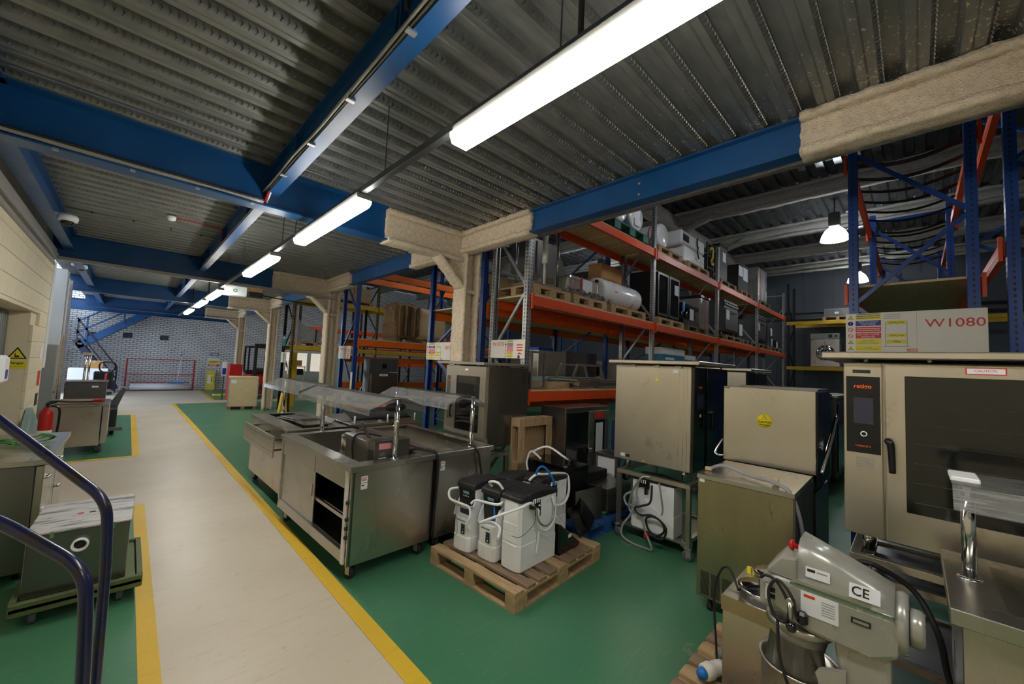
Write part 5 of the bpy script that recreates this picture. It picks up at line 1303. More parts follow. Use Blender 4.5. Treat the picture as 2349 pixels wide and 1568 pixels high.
pg = tag(MB().prism([(8.15, 0), (9.1, 0), (9.1, .62), (8.45, .90), (8.15, .62)], -.94, -.885, 'X').build('wall_guard', mat('pale_blue', rgb(150, 178, 178), .6)), 'pale blue guard board standing against the block wall', 'board')
wd = thing('wall_dispenser', 'white dispenser on the block wall before the doorway', 'dispenser', (-.95, 6.28, 1.36), 0)
MB().box(0, .10, -.13, .13, 0, .28, bev=.03).build('case', 'white_plastic', wd); MB().box(.1, .102, -.05, .05, .05, .14).build('window', 'blue_print', wd)
sg = thing('danger_sign', 'yellow danger sign with forklift triangle on the door jamb', 'sign', (-1.05, 8.346, 1.43), 0)
MB().box(-.10, .085, -.004, 0, 0, .28).build('board', 'cream_block', sg)
MB().prism([(-.10, .13), (.08, .13), (-.01, .29)], -.006, -.004, 'Y').build('triangle', 'ink', sg); MB().prism([(-.075, .143), (.055, .143), (-.01, .262)], -.0075, -.0055, 'Y').build('triangle_fill', 'yellow_print', sg)
MB().box(-.03, .01, -.009, -.007, .15, .175).box(-.03, -.022, -.009, -.007, .175, .205).box(.012, .035, -.009, -.007, .15, .155).build('truck_symbol', 'ink', sg)
yb = MB().box(-.10, .08, -.006, -.004, .0, .11).build('notice_panel', 'yellow_print', sg)
text('Danger', .045, 'ink', yb, (-.01, -.0075, .075), FACE_NY, align='CENTER', bold=.001); text('Fork lift trucks', .02, 'ink', yb, (-.01, -.0075, .03), FACE_NY, align='CENTER')
for z, m_, hh in ((1.55, 'paper', .16), (1.15, 'red_print', .22), (.85, 'ink', .18)):
    tag(MB().box(-.95, -.947, 9.15, 9.38, z, z + hh).build('wall_notice', m_), {'paper': 'white notice with coloured print', 'red_print': 'red and white notice', 'ink': 'dark notice'}[m_] + ' on the end of the block wall', 'notice')
gc = thing('electrical_cabinet', 'tall grey electrical cabinet past the end of the block wall', 'cabinet', (-1.55, 11.05, 0), 0)
MB().box(0, .60, 0, .45, 0, 1.78, bev=.006).build('case', 'grey_paint', gc); MB().box(.58, .602, .03, .42, .05, 1.74).build('door', 'grey_paint', gc); MB().cyl((.603, .1, .9), (.62, .1, .9), .012, 10).build('lock', 'black', gc)
struct(MB().box(-1.32, -1.0, 11.9, 12.0, 0, 3.3).build('trim_13', 'clad_white')); struct(MB().box(-1.1, -1.0, 12.2, 12.32, 0, 3.3).build('trim_14', 'galv')); struct(MB().box(-1.45, -1.08, 13.4, 13.5, 0, 3.3).build('trim_15', 'clad_white')); struct(MB().box(-1.16, -1.06, 13.8, 13.92, 0, 3.3).build('trim_16', 'galv')); struct(MB().box(-1.9, -1.35, 15.9, 16.0, 0, 3.3).build('trim_17', 'clad_white'))
# tool board with timber frame
tb = thing('tool_board', 'timber framed board with hanging tools beyond the grey cabinet', 'tool board', (-1.12, 12.5, 0), 0)
MB().box(0, .06, 0, .08, 0, 1.95).build('post', 'wood', tb); MB().box(0, .06, .8, .88, 0, 1.95).build('post', 'wood', tb); MB().box(0, .07, 0, .88, 1.95, 2.02).build('top_rail', 'wood', tb); MB().box(0, .05, .08, .8, .9, .98).build('shelf', 'wood', tb); MB().box(-.02, -.005, 0, .88, .3, 1.95).build('backing', 'ply', tb)
for z in (1.25, 1.55, 1.7): MB().box(.0, .03, .3, .45, z, z + .12).build('tool', 'steel_dark', tb)
MB().box(.0, .004, .5, .72, 1.2, 1.55).build('paper_sheet', 'paper', tb)
# refrigerated cart with red plug on top
ct = thing('steel_cart', 'dented stainless cart on castors with a red plug lying on top', 'cart', (-.87, 9.53, 0), .0)
MB().box(0, .62, 0, 1.0, .13, .78, bev=.006).build('body', 'steel', ct)
MB().box(.63, .70, .01, 1.0, .16, .80, bev=.004).build('door', 'steel', ct)
MB().box(-.01, .70, -.01, 1.02, .78, .815, bev=.004).build('worktop', 'steel', ct)
MB().box(.08, .60, .06, .9, .815, .83, bev=.004).build('lid_panel', 'wood_dark', ct)
MB().tube([(-.02, .1, .5), (-.01, .05, .78), (.05, .1, .87), (.25, .15, .85), (.50, .2, .845)], .013, 8, 5).build('power_cable', 'rubber', ct)
pg2 = MB().lathe([(.018, 0), (.025, .02), (.025, .08), (.032, .085), (.032, .14), (0, .14)], axis='X', n=14).build('red_plug', 'red', ct, (.50, .2, .862))
for x, y in ((.08, .1), (.62, .1), (.08, .9), (.62, .9)): castor(ct, x, y, .5, CAST_B)
# steel sink box and pallet truck in the recess
sk = thing('steel_sink', 'steel sink unit with tall tap parts standing beyond the cart', 'sink', (-.92, 12.6, 0), 0)
MB().box(0, .62, 0, .55, .45, 1.0, bev=.01).build('bowl', 'steel_dark', sk); MB().box(-.02, .64, -.02, .57, 1.0, 1.02).build('rim', 'steel', sk)
for x in (.03, .59):
    for y in (.03, .52): MB().box(x - .015, x + .015, y - .015, y + .015, 0, .45).build('leg', 'steel', sk)
MB().cyl((.25, .3, 1.02), (.25, .3, 1.6), .02, 10).cyl((.31, .3, 1.02), (.31, .3, 1.6), .02, 10).box(.2, .36, .27, .33, 1.58, 1.64).build('tap_column', 'chrome', sk)
sticker(sk, .1, .04, (.4, -.001, .88), 'Y')
pt_ = thing('pallet_truck', 'black pallet truck with upright loop handle beyond the cart', 'pallet truck', (-.45, 14.3, 0), .2)
MB().box(-.25, -.09, 0, 1.1, .05, .13).build('fork', 'black_matt', pt_); MB().box(.09, .25, 0, 1.1, .05, .13).build('fork', 'black_matt', pt_); MB().box(-.25, .25, -.2, 0, .05, .45, bev=.02).build('pump_body', 'black_matt', pt_)
MB().cyl((0, -.22, .3), (0, -.5, 1.15), .022, 10).build('draw_bar', 'red', pt_); MB().tube([(0, -.5, 1.15), (-.12, -.52, 1.22), (-.12, -.55, 1.4), (.12, -.55, 1.4), (.12, -.52, 1.22), (0, -.5, 1.15)], .016, 8, 3).build('handle', 'black', pt_)
MB().lathe([(0, -.04), (.09, -.04), (.09, .04), (0, .04)], (0, -.15, .09), 'X', 18).build('wheel', 'rubber', pt_)
sc = thing('floor_scrubber', 'dark floor scrubber with seat beside the cart', 'scrubber', (-.28, 11.4, 0), 0)
MB().box(-.2, .2, 0, .8, .12, .55, bev=.04).build('body', 'black_matt', sc); MB().prism([(.05, .55), (.25, .95), (.31, .93), (.2, .55)], .2, .6, 'Y', bev=.01).build('seat_back', 'grey_dark', sc); MB().box(-.2, .1, .15, .6, .55, .62, bev=.02).build('seat', 'black', sc)
MB().box(-.05, .30, -.08, 0, .10, .16).build('squeegee', 'grey_rubber', sc)
for x in (-.15, .15):
    for y in (.15, .65): MB().lathe([(0, -.03), (.09, -.03), (.09, .03), (0, .03)], (x, y, .09), 'X', 16).build('wheel', 'rubber', sc)
ch_ = thing('office_chair', 'black office chair beyond the floor scrubber', 'chair', (-.55, 15.8, 0), -.4)
MB().box(-.24, .24, -.24, .24, .45, .53, bev=.03).build('seat', 'black_matt', ch_); MB().box(-.22, .22, .2, .26, .6, 1.1, bev=.03).build('backrest', 'black_matt', ch_); MB().cyl((0, 0, .08), (0, 0, .45), .025, 10).build('gas_lift', 'black', ch_); MB().box(-.02, .02, .2, .24, .45, .65).build('back_stem', 'black', ch_)
for k in range(5):
    a = k * 1.257; MB().bar((0, 0, .09), (.26 * math.cos(a), .26 * math.sin(a), .06), .04, .03).build('base_spoke', 'black', ch_)
    MB().lathe([(0, -.02), (.03, -.02), (.03, .02), (0, .02)], (.26 * math.cos(a), .26 * math.sin(a), .03), 'X', 10).build('wheel', 'black', ch_)
bb = thing('cardboard_carton', 'brown carton on a pale blue cabinet by the far stair', 'box', (-1.1, 21.0, 1.0), 0)
MB().box(0, .45, 0, .3, 0, .28).build('carton', 'cardboard', bb); MB().box(.2, .25, -.001, .301, .2, .2805).build('tape', 'card_pale', bb)
pc = thing('storage_cabinet', 'pale blue low cabinet by the far stair', 'cabinet', (-1.5, 21.0, 0), 0)
MB().box(0, 1.0, 0, .4, 0, 1.0, bev=.01).build('case', 'paper', pc); MB().box(.49, .51, -.004, 0, .05, .95).build('door_gap', 'ink_grey', pc)
# near steel cabinet with chrome hinges and green straps
nc = thing('steel_cabinet', 'waist high steel cabinet with chrome hinges and green straps on top', 'cabinet', (-.94, 4.66, 0), 0)
MB().box(0, .50, 0, 1.39, .06, .845, bev=.005).build('body', 'steel_dark', nc); MB().box(-.005, .58, -.02, 1.41, .845, .885, bev=.004).build('worktop', 'steel', nc)
MB().box(.50, .545, .02, .75, .08, .835, bev=.005).build('door', 'steel', nc); MB().box(.50, .545, .79, 1.37, .08, .835, bev=.005).build('door', 'steel', nc)
for y in (.02, .77):
    for z in (.25, .5, .75): MB().tube([(.545, y, z), (.57, y - .015, z), (.575, y + .02, z), (.545, y + .05, z)], .013, 8, 3).build('hinge', 'chrome', nc)
for x in (.06, .46):
    for y in (.08, 1.3): MB().cyl((x, y, 0), (x, y, .06), .02, 10).build('foot', 'black', nc)
gs = thing('green_strap', 'crumpled green webbing straps lying on the waist high steel cabinet', 'strap', (-.72, 5.4, .886), 0)
for k in range(4):
    rr = []
    for i in range(12):
        xx = -.2 + i * .045 + random.uniform(-.01, .01); zz = .016 + abs(.03 * math.sin(i * .9 + k)); yy = -.12 + k * .08 + .05 * math.sin(i * .5 + k)
        rr.append([(xx, yy, zz), (xx, yy + .055, zz + .018 * math.cos(i + k))])
    MB().sheet(rr, .004, True).build('strap', 'green_cloth', gs)
# tank on dolly
dl = thing('dolly', 'olive plastic dolly on four wheels under the steel tank', 'dolly', (-.41, 3.84, 0), 0)
MB().box(0, .60, 0, .78, .115, .15, bev=.008).build('deck', 'olive', dl)
MB().box(0, .60, 0, .03, .09, .172, bev=.006).build('rim', 'olive', dl); MB().box(0, .60, .75, .78, .09, .172, bev=.006).build('rim', 'olive', dl); MB().box(0, .03, .03, .75, .09, .172).build('rim', 'olive', dl); MB().box(.57, .60, .03, .75, .09, .172).build('rim', 'olive', dl)
for x in (.10, .49):
    for y in (.09, .69):
        MB().lathe([(0, -.016), (.05, -.016), (.05, .016), (0, .016)], (x, y, .05), 'X', 18).build('wheel', 'grey_rubber', dl); MB().box(x - .03, x + .03, y - .03, y + .03, .1, .115).build('wheel_plate', 'black_matt', dl)
tk = thing('steel_tank', 'paint smeared stainless tank with white pipe outlet on the dolly', 'tank', (-.375, 3.93, .151), -.03)
mat('smeared', rgb(200, 200, 200), .5, .25, .12, 2.5, stretch=(1, 5, 1), spots=rgb(120, 122, 126), spot_scale=3, spot_lo=.52)
MB().box(0, .475, 0, .66, 0, .39, bev=.004).build('body', 'steel_dark', tk)
MB().box(-.008, .483, -.008, .668, .39, .402, bev=.003).build('lid', 'smeared', tk)
MB().lathe([(0, -.002), (.030, -.002), (.032, -.03), (.042, -.03), (.042, 0)], (.24, 0, .29), 'Y', 22).build('pipe_outlet', 'white_plastic', tk); MB().lathe([(0, -.004), (.0295, -.004), (.0295, -.003)], (.24, 0, .29), 'Y', 20).build('bore_shade', 'black_matt', tk)  # dark disc painted in as the shade inside the hollow outlet
for x in (.1, .38): MB().box(x, x + .02, -.012, 0, .36, .40).build('latch', 'chrome', tk)
for x, m_ in ((.19, 'red_print'), (.25, 'ink')): sticker(tk, .03, .03, (x, .3, .402), 'Z', m_)
# stair handrail close to the camera
hr = thing('stair_handrail', 'worn dark blue tubular stair handrail with bent double rails', 'handrail', (0, 0, 0), 0)
MB().tube(bent([(-.95, 2.56, 2.13), (-.265, 1.956, 1.518), (-.012, 1.729, 1.29), (-.001, 1.745, 1.1), (.004, 1.763, .73), (.008, 1.775, 0)], .06, 8), .0135, 14).build('outer_rail', 'blue_rail', hr)
MB().tube(bent([(-.75, 2.10, 1.53), (-.201, 1.633, 1.302), (-.035, 1.482, 1.19), (-.024, 1.486, 1.0), (-.02, 1.492, .899), (-.012, 1.51, 0)], .07, 8), .0145, 14).build('inner_rail', 'blue_rail', hr)
MB().tube([(-.75, 2.25, 1.05), (-.245, 1.75, .82), (-.15, 1.66, .74), (-.02, 1.51, .62)], .0145, 12).build('lower_rail', 'blue_rail', hr)
lt = thing('timber_offcut', 'brown timber offcut leaning by the dolly', 'timber', (-.62, 3.3, 0), .2)
MB().box(0, .09, 0, .04, 0, .55, rot=(.0, .25, 0)).build('plank', 'wood', lt); MB().box(.1, .19, .05, .09, 0, .42, rot=(0, .2, 0)).build('plank', 'wood_grey', lt)

# ================================================================ FAR WALL
def vent(x, z, lab):
    t = thing('wall_vent', lab, 'vent', (x, 23.8, z), 0, 'vents in the brick wall')
    MB().box(-.14, .14, -.03, 0, -.10, .10, bev=.006).build('frame', 'black_matt', t)
    for k in range(6): MB().box(-.11 + k * .04, -.085 + k * .04, -.036, -.028, -.08, .08).build('louvre', 'grey_dark', t)
vent(-.09, 2.35, 'dark square wall vent beside the blue stair stringer'); vent(1.10, 2.34, 'dark square wall vent above the red frame'); vent(-1.17, 2.31, 'dark square wall vent behind the blue stair')
rf = thing('roll_frame', 'red steel frame holding a roll against the brick wall', 'frame', (0, 23.35, 0), 0)
for x in (-.05, 2.2): MB().box(x, x + .06, 0, .06, 0, 1.38).build('post', 'red_frame', rf)
for z in (.0, .68, 1.34): MB().box(.01, 2.2, .01, .05, z, z + .04).build('rail', 'red_frame', rf)
MB().box(.1, 2.1, -.02, .02, .34, .38).build('rail', 'red_frame', rf)
rl = thing('vinyl_roll', 'pale blue roll lying in the red steel frame', 'roll', (.12, 23.2, .17), 0)
MB().lathe([(.0, 0), (.04, 0), (.04, .02), (.13, .02), (.13, 1.95), (.04, 1.95), (.04, 1.98), (0, 1.98)], axis='X', n=24).build('roll', 'paper', rl)
br = thing('broom', 'blue broom with white handle leaning on the red frame', 'broom', (1.66, 23.24, .31), 0)
MB().cyl((0, 0, .05), (.08, .06, 1.3), .014, 10).build('handle', 'white_plastic', br); MB().cyl((.075, .057, 1.22), (.083, .062, 1.36), .018, 10).build('grip', 'blue_hose', br); MB().box(-.25, .25, -.03, .03, 0, .06).build('head', 'blue_hose', br)
yb = thing('warning_board', 'yellow board with warning label leaning on the brick wall', 'board', (2.72, 23.5, 0), 0)
MB().box(0, .34, 0, .02, 0, .92, rot=(-.05, 0, 0)).build('board', 'yellow_board', yb); MB().box(.05, .28, -.03, -.024, .3, .7).build('label', 'white_sign', yb); MB().box(.16, .27, -.032, -.029, .33, .67).build('notice_panel', 'yellow_print', yb)
MB().box(.20, .225, -.0335, -.032, .37, .63).build('print_line', 'ink', yb)
ws = thing('wall_sign', 'yellow and red warning sign on the brick wall above the yellow board', 'sign', (2.75, 23.79, 1.10), 0)
MB().box(0, .48, -.006, 0, 0, .42).build('board', 'white_sign', ws); MB().box(.02, .46, -.008, -.006, .15, .28).build('notice_panel', 'yellow_print', ws); MB().box(.02, .46, -.008, -.006, .02, .13).build('notice_panel', 'red_print', ws)
for k in range(3): tri_icon(ws, .1 + k * .14, .35, .04)
print_y(ws, .06, .36, .235, .02, -.008, 'ink', 2, .045); print_y(ws, .06, .36, .09, .02, -.008, 'ink_white', 2, .04)
w2 = thing('wall_sign', 'small blue strip sign on the brick wall', 'sign', (2.82, 23.79, 1.63), 0)
MB().box(0, .36, -.006, 0, 0, .12).build('board', 'white_sign', w2); MB().box(.01, .35, -.008, -.006, .01, .11).build('notice_panel', 'blue_print', w2); print_y(w2, .05, .26, .045, .03, -.008, 'ink_white')
# blue stair at the far left: upper flight to the mezzanine, lower flight to the floor
sr = thing('steel_stair', 'dark blue steel stair with handrails rising against the brick wall', 'stair', (0, 0, 0), 0)
for yy in (22.35, 23.15):
    MB().bar((-1.45, yy, 1.80), (.62, yy, 3.42), .03, .26).build('stringer', 'blue_beam', sr)
    MB().bar((-1.5, yy, 2.05), (-.28, yy, .12), .03, .2).build('stringer', 'blue_rail', sr)
for k in range(8): MB().box(-1.28 + k * .23, -1.04 + k * .23, 22.36, 23.14, 1.90 + k * .18, 1.93 + k * .18).build('tread', 'grey_dark', sr)
for k in range(9): MB().box(-1.42 + k * .125, -1.22 + k * .125, 22.36, 23.14, 1.72 - k * .19, 1.75 - k * .19).build('tread', 'grey_dark', sr)
MB().box(-1.85, -1.3, 22.3, 23.2, 1.85, 1.92).build('landing', 'grey_dark', sr)
for (x, z) in ((-1.25, 1.98), (-.25, 2.75)): MB().box(x, x + .05, 22.30, 22.34, z, z + .95).build('baluster', 'blue_beam', sr)
for dz in (.5, .95): MB().bar((-1.5, 22.32, 1.77 + dz), (.3, 22.32, 3.17 + dz - .02), .04, .05).build('handrail', 'blue_beam', sr)
for (x, z) in ((-1.48, 1.85), (-.32, 0.0)): MB().box(x, x + .05, 22.30, 22.34, z, z + 1.0).build('baluster', 'blue_rail', sr)
for dz in (.55, 1.0): MB().bar((-1.5, 22.32, 1.97 + dz - .1), (-.28, 22.32, .0 + dz), .04, .05).build('handrail', 'blue_rail', sr)
# far right behind the columns: crate, post guard, forklift, office window
cr = thing('plywood_crate', 'tall plywood crate with metal edging in front of the third column', 'crate', (2.33, 15.12, 0), -.16)
for x in (0, .36, .68): MB().box(x, x + .10, 0, .8, 0, .09).build('skid', 'wood_grey', cr)
MB().box(0, .78, 0, .8, .09, 1.0, bev=.004).build('body', 'ply', cr); MB().box(-.012, .792, -.012, .812, 1.0, 1.03).build('lid', 'ply', cr)
for x, y in ((0, 0), (.78, 0)): MB().box(x - .014, x + .014, y - .014, y + .014, .09, 1.0).build('edge_strip', 'galv', cr)
sticker(cr, .14, .10, (.06, -.002, .83), 'Y')
for z in (.85, .72, .55): MB().box(-.002, 0, .3, .5, z, z + .06).build('stencil', 'ink', cr)
pgd = tag(MB().prism([(0, 0), (.24, 0), (.17, .62), (.07, .62)], 0, .2, 'Y', bev=.01).build('post_guard', 'yellow_paint', None, (3.40, 13.55, 0)), 'yellow tapered post guard beside the black rack', 'guard')
yp = tag(MB().box(4.0, 4.22, 15.05, 15.2, 0, 1.9, bev=.01).build('yellow_pillar', 'yellow_paint'), 'yellow painted pillar behind the black rack post', 'pillar')
fl = thing('forklift', 'red and black forklift truck parked by the brick wall', 'forklift', (3.95, 18.75, 0), 0)
MB().box(-.35, .45, .2, 1.6, .15, .95, bev=.05).build('body', 'red', fl); MB().box(-.35, .45, .9, 1.6, .95, 1.1, bev=.04).build('engine_cover', 'black_matt', fl)
for x in (-.28, .26): MB().box(x, x + .1, 0, .14, .06, 2.2).build('mast', 'black_matt', fl); MB().box(x - .01, x + .09, -.9, 0, .06, .11).build('fork', 'black_matt', fl)
for z in (.4, 1.1, 2.1): MB().box(-.28, .36, .02, .10, z, z + .12).build('mast_bar', 'black_matt', fl)
for x in (-.33, .43):
    for y in (.75, 1.55): MB().box(x - .03, x + .03, y - .03, y + .03, 1.05, 2.05).build('cab_post', 'black_matt', fl)
MB().box(-.36, .46, .72, 1.58, 2.05, 2.12).build('overhead_guard', 'black_matt', fl)
for x in (-.36, .46):
    for y in (.4, 1.4): MB().lathe([(0, -.08), (.22, -.08), (.24, -.05), (.24, .05), (.22, .08), (0, .08)], (x, y, .24), 'X', 20).build('wheel', 'rubber', fl)
rb = thing('red_cabinet', 'red metal cabinet beside the plywood crate', 'cabinet', (2.80, 18.3, 0), 0)
MB().box(0, .42, 0, .4, 0, 1.36, bev=.01).build('case', 'red', rb); MB().box(.05, .37, -.004, 0, .1, 1.28).build('door', 'red', rb); MB().box(.32, .35, -.012, -.004, .7, .82).build('handle', 'black', rb)
pw_ = thing('notice_stand', 'blue and white notice board beside the red cabinet', 'notice', (2.60, 18.5, 0), 0)
MB().box(0, .14, 0, .03, .9, 1.45).build('board', 'paper', pw_); MB().box(.01, .13, -.003, 0, .95, 1.2).build('notice_panel', 'blue_print', pw_); MB().box(.05, .09, 0, .03, 0, .9).build('leg', 'grey_dark', pw_)
of = struct(MB().box(4.35, 7.4, 17.5, 17.6, 0, 1.15).box(4.35, 7.4, 17.5, 17.6, 1.95, 2.35).box(4.35, 4.5, 17.5, 17.6, 1.15, 1.95).box(5.3, 5.42, 17.5, 17.6, 1.15, 1.95).box(6.3, 7.4, 17.5, 17.6, 1.15, 1.95).build('wall_office', 'clad_white'))
emis('room_glow', (1.0, .82, .68, 1), .6)  # emission on the office back wall stands in for a lit interior
for i, (a, b_) in enumerate(((4.5, 5.3), (5.42, 6.3))):
    w_ = struct(MB().box(a, b_, 17.53, 17.55, 1.15, 1.95).build('window_%d' % (i + 1), 'glass'))
    MB().box(a, b_, 17.515, 17.53, 1.15, 1.18).box(a, b_, 17.515, 17.53, 1.92, 1.95).build('window_frame', 'clad_white', w_)
struct(MB().box(4.60, 7.4, 18.3, 18.35, 0, 2.35).build('wall_office_back', 'room_glow'))
of2 = thing('shelf_trolley', 'pale tubular trolley with black bins before the office window', 'trolley', (4.42, 16.9, 0), 0)
for x in (0, .32, .62): MB().cyl((x, 0, 0), (x, 0, 1.4), .018, 8).build('post', 'card_pale', of2)
for z in (.75, 1.35): MB().box(0, .62, -.02, .3, z, z + .03).build('shelf', 'card_pale', of2)
for x in (.05, .36): MB().box(x, x + .22, 0, .25, 1.05, 1.28, bev=.01).build('bin', 'black_matt', of2)
MB().box(.08, .5, .0, .25, .42, .65, bev=.01).build('bin', 'blue_bin', of2); MB().box(.2, .5, 0, .25, 1.40, 1.62).build('carton', 'cardboard', of2); MB().box(0, .62, -.02, .3, .4, .42).build('shelf', 'card_pale', of2)
yk = tag(MB().box(2.6, 3.3, 20.1, 20.35, 0, .07, bev=.01).build('yellow_kerb', 'yellow_print'), 'low yellow kerb bar lying on the far green floor', 'kerb')
# ================================================================ RACK LOADS
S1, S2, S3 = 1.437 + .0235, 2.71 + .0235, 4.16 + .0235
def rpal(label, x, z, L=1.1, m=('wood', 'wood'), y=3.53, W=.80): return pallet(label, L, W, (x, y, z), 0, m, 'pallets on the galvanised rack')
def strap_band(parent, x, y0, y1, z0, z1, m='red_cable', w=.025):
    MB().box(x, x + w, y0 - .006, y0 - .003, z0, z1).box(x, x + w, y1 + .003, y1 + .006, z0, z1).box(x, x + w, y0 - .006, y1 + .006, z1, z1 + .004).build('strap', m, parent)
P = PZ
# level 2, bay 1
rpal('pale pallet at the open end of the middle shelf under wrapped table parts', 3.80, S2, .80)
tb1 = thing('wrapped_table', 'upturned steel table with wrapped legs on the middle rack shelf', 'table', (3.80, 3.60, S2 + P), 0)
MB().box(0, .68, 0, .38, 0, .05, bev=.006).build('table_top', 'steel', tb1)
for x, y in ((.05, .05), (.62, .05), (.05, .33), (.62, .33)): MB().cyl((x, y, .05), (x, y, .86), .02, 10).build('leg', 'steel_dark', tb1)
MB().cyl((.50, .20, .42), (.50, .20, .86), .045, 12).cyl((.50, .20, .05), (.50, .20, .42), .02, 10).build('wrapped_leg', 'white_sign', tb1)
hd3 = thing('steel_hood', 'sloping steel canopy hood lying on the middle rack shelf', 'hood', (4.10, 4.02, S2 + P), 0)
MB().prism([(0, .30), (0, .85), (.72, .85), (1.02, .42), (.95, .30)], 0, .30, 'Y').build('canopy', 'steel_dark', hd3)
for x in (.1, .5): MB().box(x, x + .03, .05, .2, 0, .302).build('support', 'steel_dark', hd3)
rpal('pale pallet under the shrink wrapped sink', 4.68, S2, .90)
sk2 = thing('steel_sink', 'upturned steel sink bowl in torn clear wrap on the middle rack shelf', 'sink', (4.60, 3.60, S2 + P + .02), 0)
MB().box(.0, .95, .0, .38, .0, .04, bev=.006).build('sink_top', 'steel', sk2)
MB().box(.08, .88, .03, .36, .04, .31, bev=.05, seg=3).build('bowl', 'steel', sk2)
wr_ = []
for i in range(14):
    x = -.03 + i * .075
    wr_.append([(x, -.03 + random.uniform(-.02, .02), -.012 + random.uniform(0, .01)), (x, -.05, .03), (x, .0 + random.uniform(-.02, .01), .08 + random.uniform(-.02, .04))])
MB().sheet(wr_, .003).build('clear_wrap', 'wrap', sk2)
sticker(sk2, .26, .2, (.42, .026, .08), 'Y')
MB().box(.38, .405, .022, .025, 0.0, .31).build('strap', 'red_cable', sk2)
rpal('pale pallet under the white cylinder boiler', 5.72, S2, 1.2)
bo = thing('water_boiler', 'white cylinder water heater strapped in red beside the carton', 'water heater', (5.66, 3.86, S2 + P + .25), 0)
MB().lathe([(0, 0), (.19, .0), (.225, .02), (.235, .06), (.235, 1.24), (.22, 1.30), (.18, 1.33), (0, 1.335)], axis='X', n=32).build('cylinder', 'white_enamel', bo)
for z in (.08, -.06): MB().lathe([(0, -.012), (.022, -.012), (.022, .0)], (0, -.08, z), 'X', 12).build('valve_cap', 'yellow_print', bo)
MB().cyl((-.05, -.08, .15), (0, -.08, .15), .025, 10).build('inlet', 'ink', bo)
MB().tube(arc((.98, 0, 0), .238, -2.6, 1.2, 18, 'YZ'), .010, 6).build('strap', 'red_cable', bo)
print_y(bo, .30, .12, .0, .014, -.2352, 'red_print')
for s in (-1, 1): MB().prism([(s * .1, -.249), (s * .19, -.249), (s * .19, -.13)], .2, .26, 'X').build('cradle', 'wood_grey', bo)
cbx = thing('carton', 'brown carton with wave print standing behind the white water heater', 'box', (6.28, 4.12, S2 + P), 0)
MB().box(0, .75, 0, .3, 0, .92, bev=.004).build('carton', 'cardboard', cbx)
text('POWERSYSTEM', .075, 'ink', cbx, (.05, -.002, .62), FACE_NY)
for k, m_ in enumerate(('teal_print', 'red_print')):
    MB().tube([(.02 + i * .09, -.004, .42 - k * .08 + (.025 if i % 2 else -.025)) for i in range(9)], .012, 6, 3).build('wave_print', m_, cbx)
# level 2, bay 2
rpal('pale pallet under the black glass door fridge', 7.46, S2, 1.22)
fr2 = thing('display_fridge', 'black two door glass fridge with paper note on the middle rack shelf', 'fridge', (7.55, 3.62, S2 + P), 0)
MB().box(0, 1.12, .05, .62, 0, .98, bev=.008).build('cabinet', 'black', fr2)
for x in (.04, .58):
    dd_ = MB().box(x, x + .05, 0, .05, .06, .95).box(x + .45, x + .50, 0, .05, .06, .95).box(x + .05, x + .45, 0, .05, .06, .11).box(x + .05, x + .45, 0, .05, .90, .95).build('door_frame', 'black', fr2)
    MB().box(x + .05, x + .45, .02, .026, .11, .90).build('door_glass', 'glass', dd_)
    MB().box(x + .05, x + .45, .048, .0495, .11, .90).build('liner', 'grey_dark', fr2)
sticker(fr2, .2, .22, (.82, -.001, .58), 'Y')
rpal('weathered dark pallet under the black coffee machine', 8.86, S2, 1.2, ('wood_dark', 'wood_dark'))
cf = thing('coffee_machine', 'black espresso machine with note and blue cloth on the middle rack shelf', 'coffee machine', (8.92, 3.65, S2 + P), 0)
MB().box(0, 1.0, 0, .55, .03, .14, bev=.01).build('drip_base', 'black', cf); MB().box(.03, .97, .25, .55, .14, .40, bev=.02).build('body', 'black', cf); MB().box(.0, 1.0, .03, .55, .40, .52, bev=.03).build('top_case', 'black_gloss', cf)
for x in (.25, .5, .75): MB().cyl((x, .14, .24), (x, .14, .40), .035, 12).build('group_head', 'chrome', cf)
sticker(cf, .24, .26, (.42, .02, .16), 'Y'); MB().box(.0, .10, .0, .03, .30, .54, bev=.01).build('blue_cloth', 'blue_hose', cf)
for x in (.06, .94): MB().cyl((x, .1, 0), (x, .1, .03), .02, 8).cyl((x, .48, 0), (x, .48, .03), .02, 8).build('foot', 'black', cf)
wp = thing('wrapped_cabinet', 'beige cabinet in clear wrap with red strap behind the coffee machine', 'cabinet', (10.10, 3.72, S2), 0)
MB().box(0, .60, 0, .6, 0, .95, bev=.02).build('cabinet', 'card_pale', wp); MB().box(-.01, .61, -.012, .612, .001, .96, bev=.02).build('clear_wrap', 'wrap', wp); MB().box(.3, .33, -.016, -.012, 0, .95).build('strap', 'red_cable', wp); MB().box(-.02, .62, -.03, .63, .96, 1.02).build('black_tray', 'black', wp)
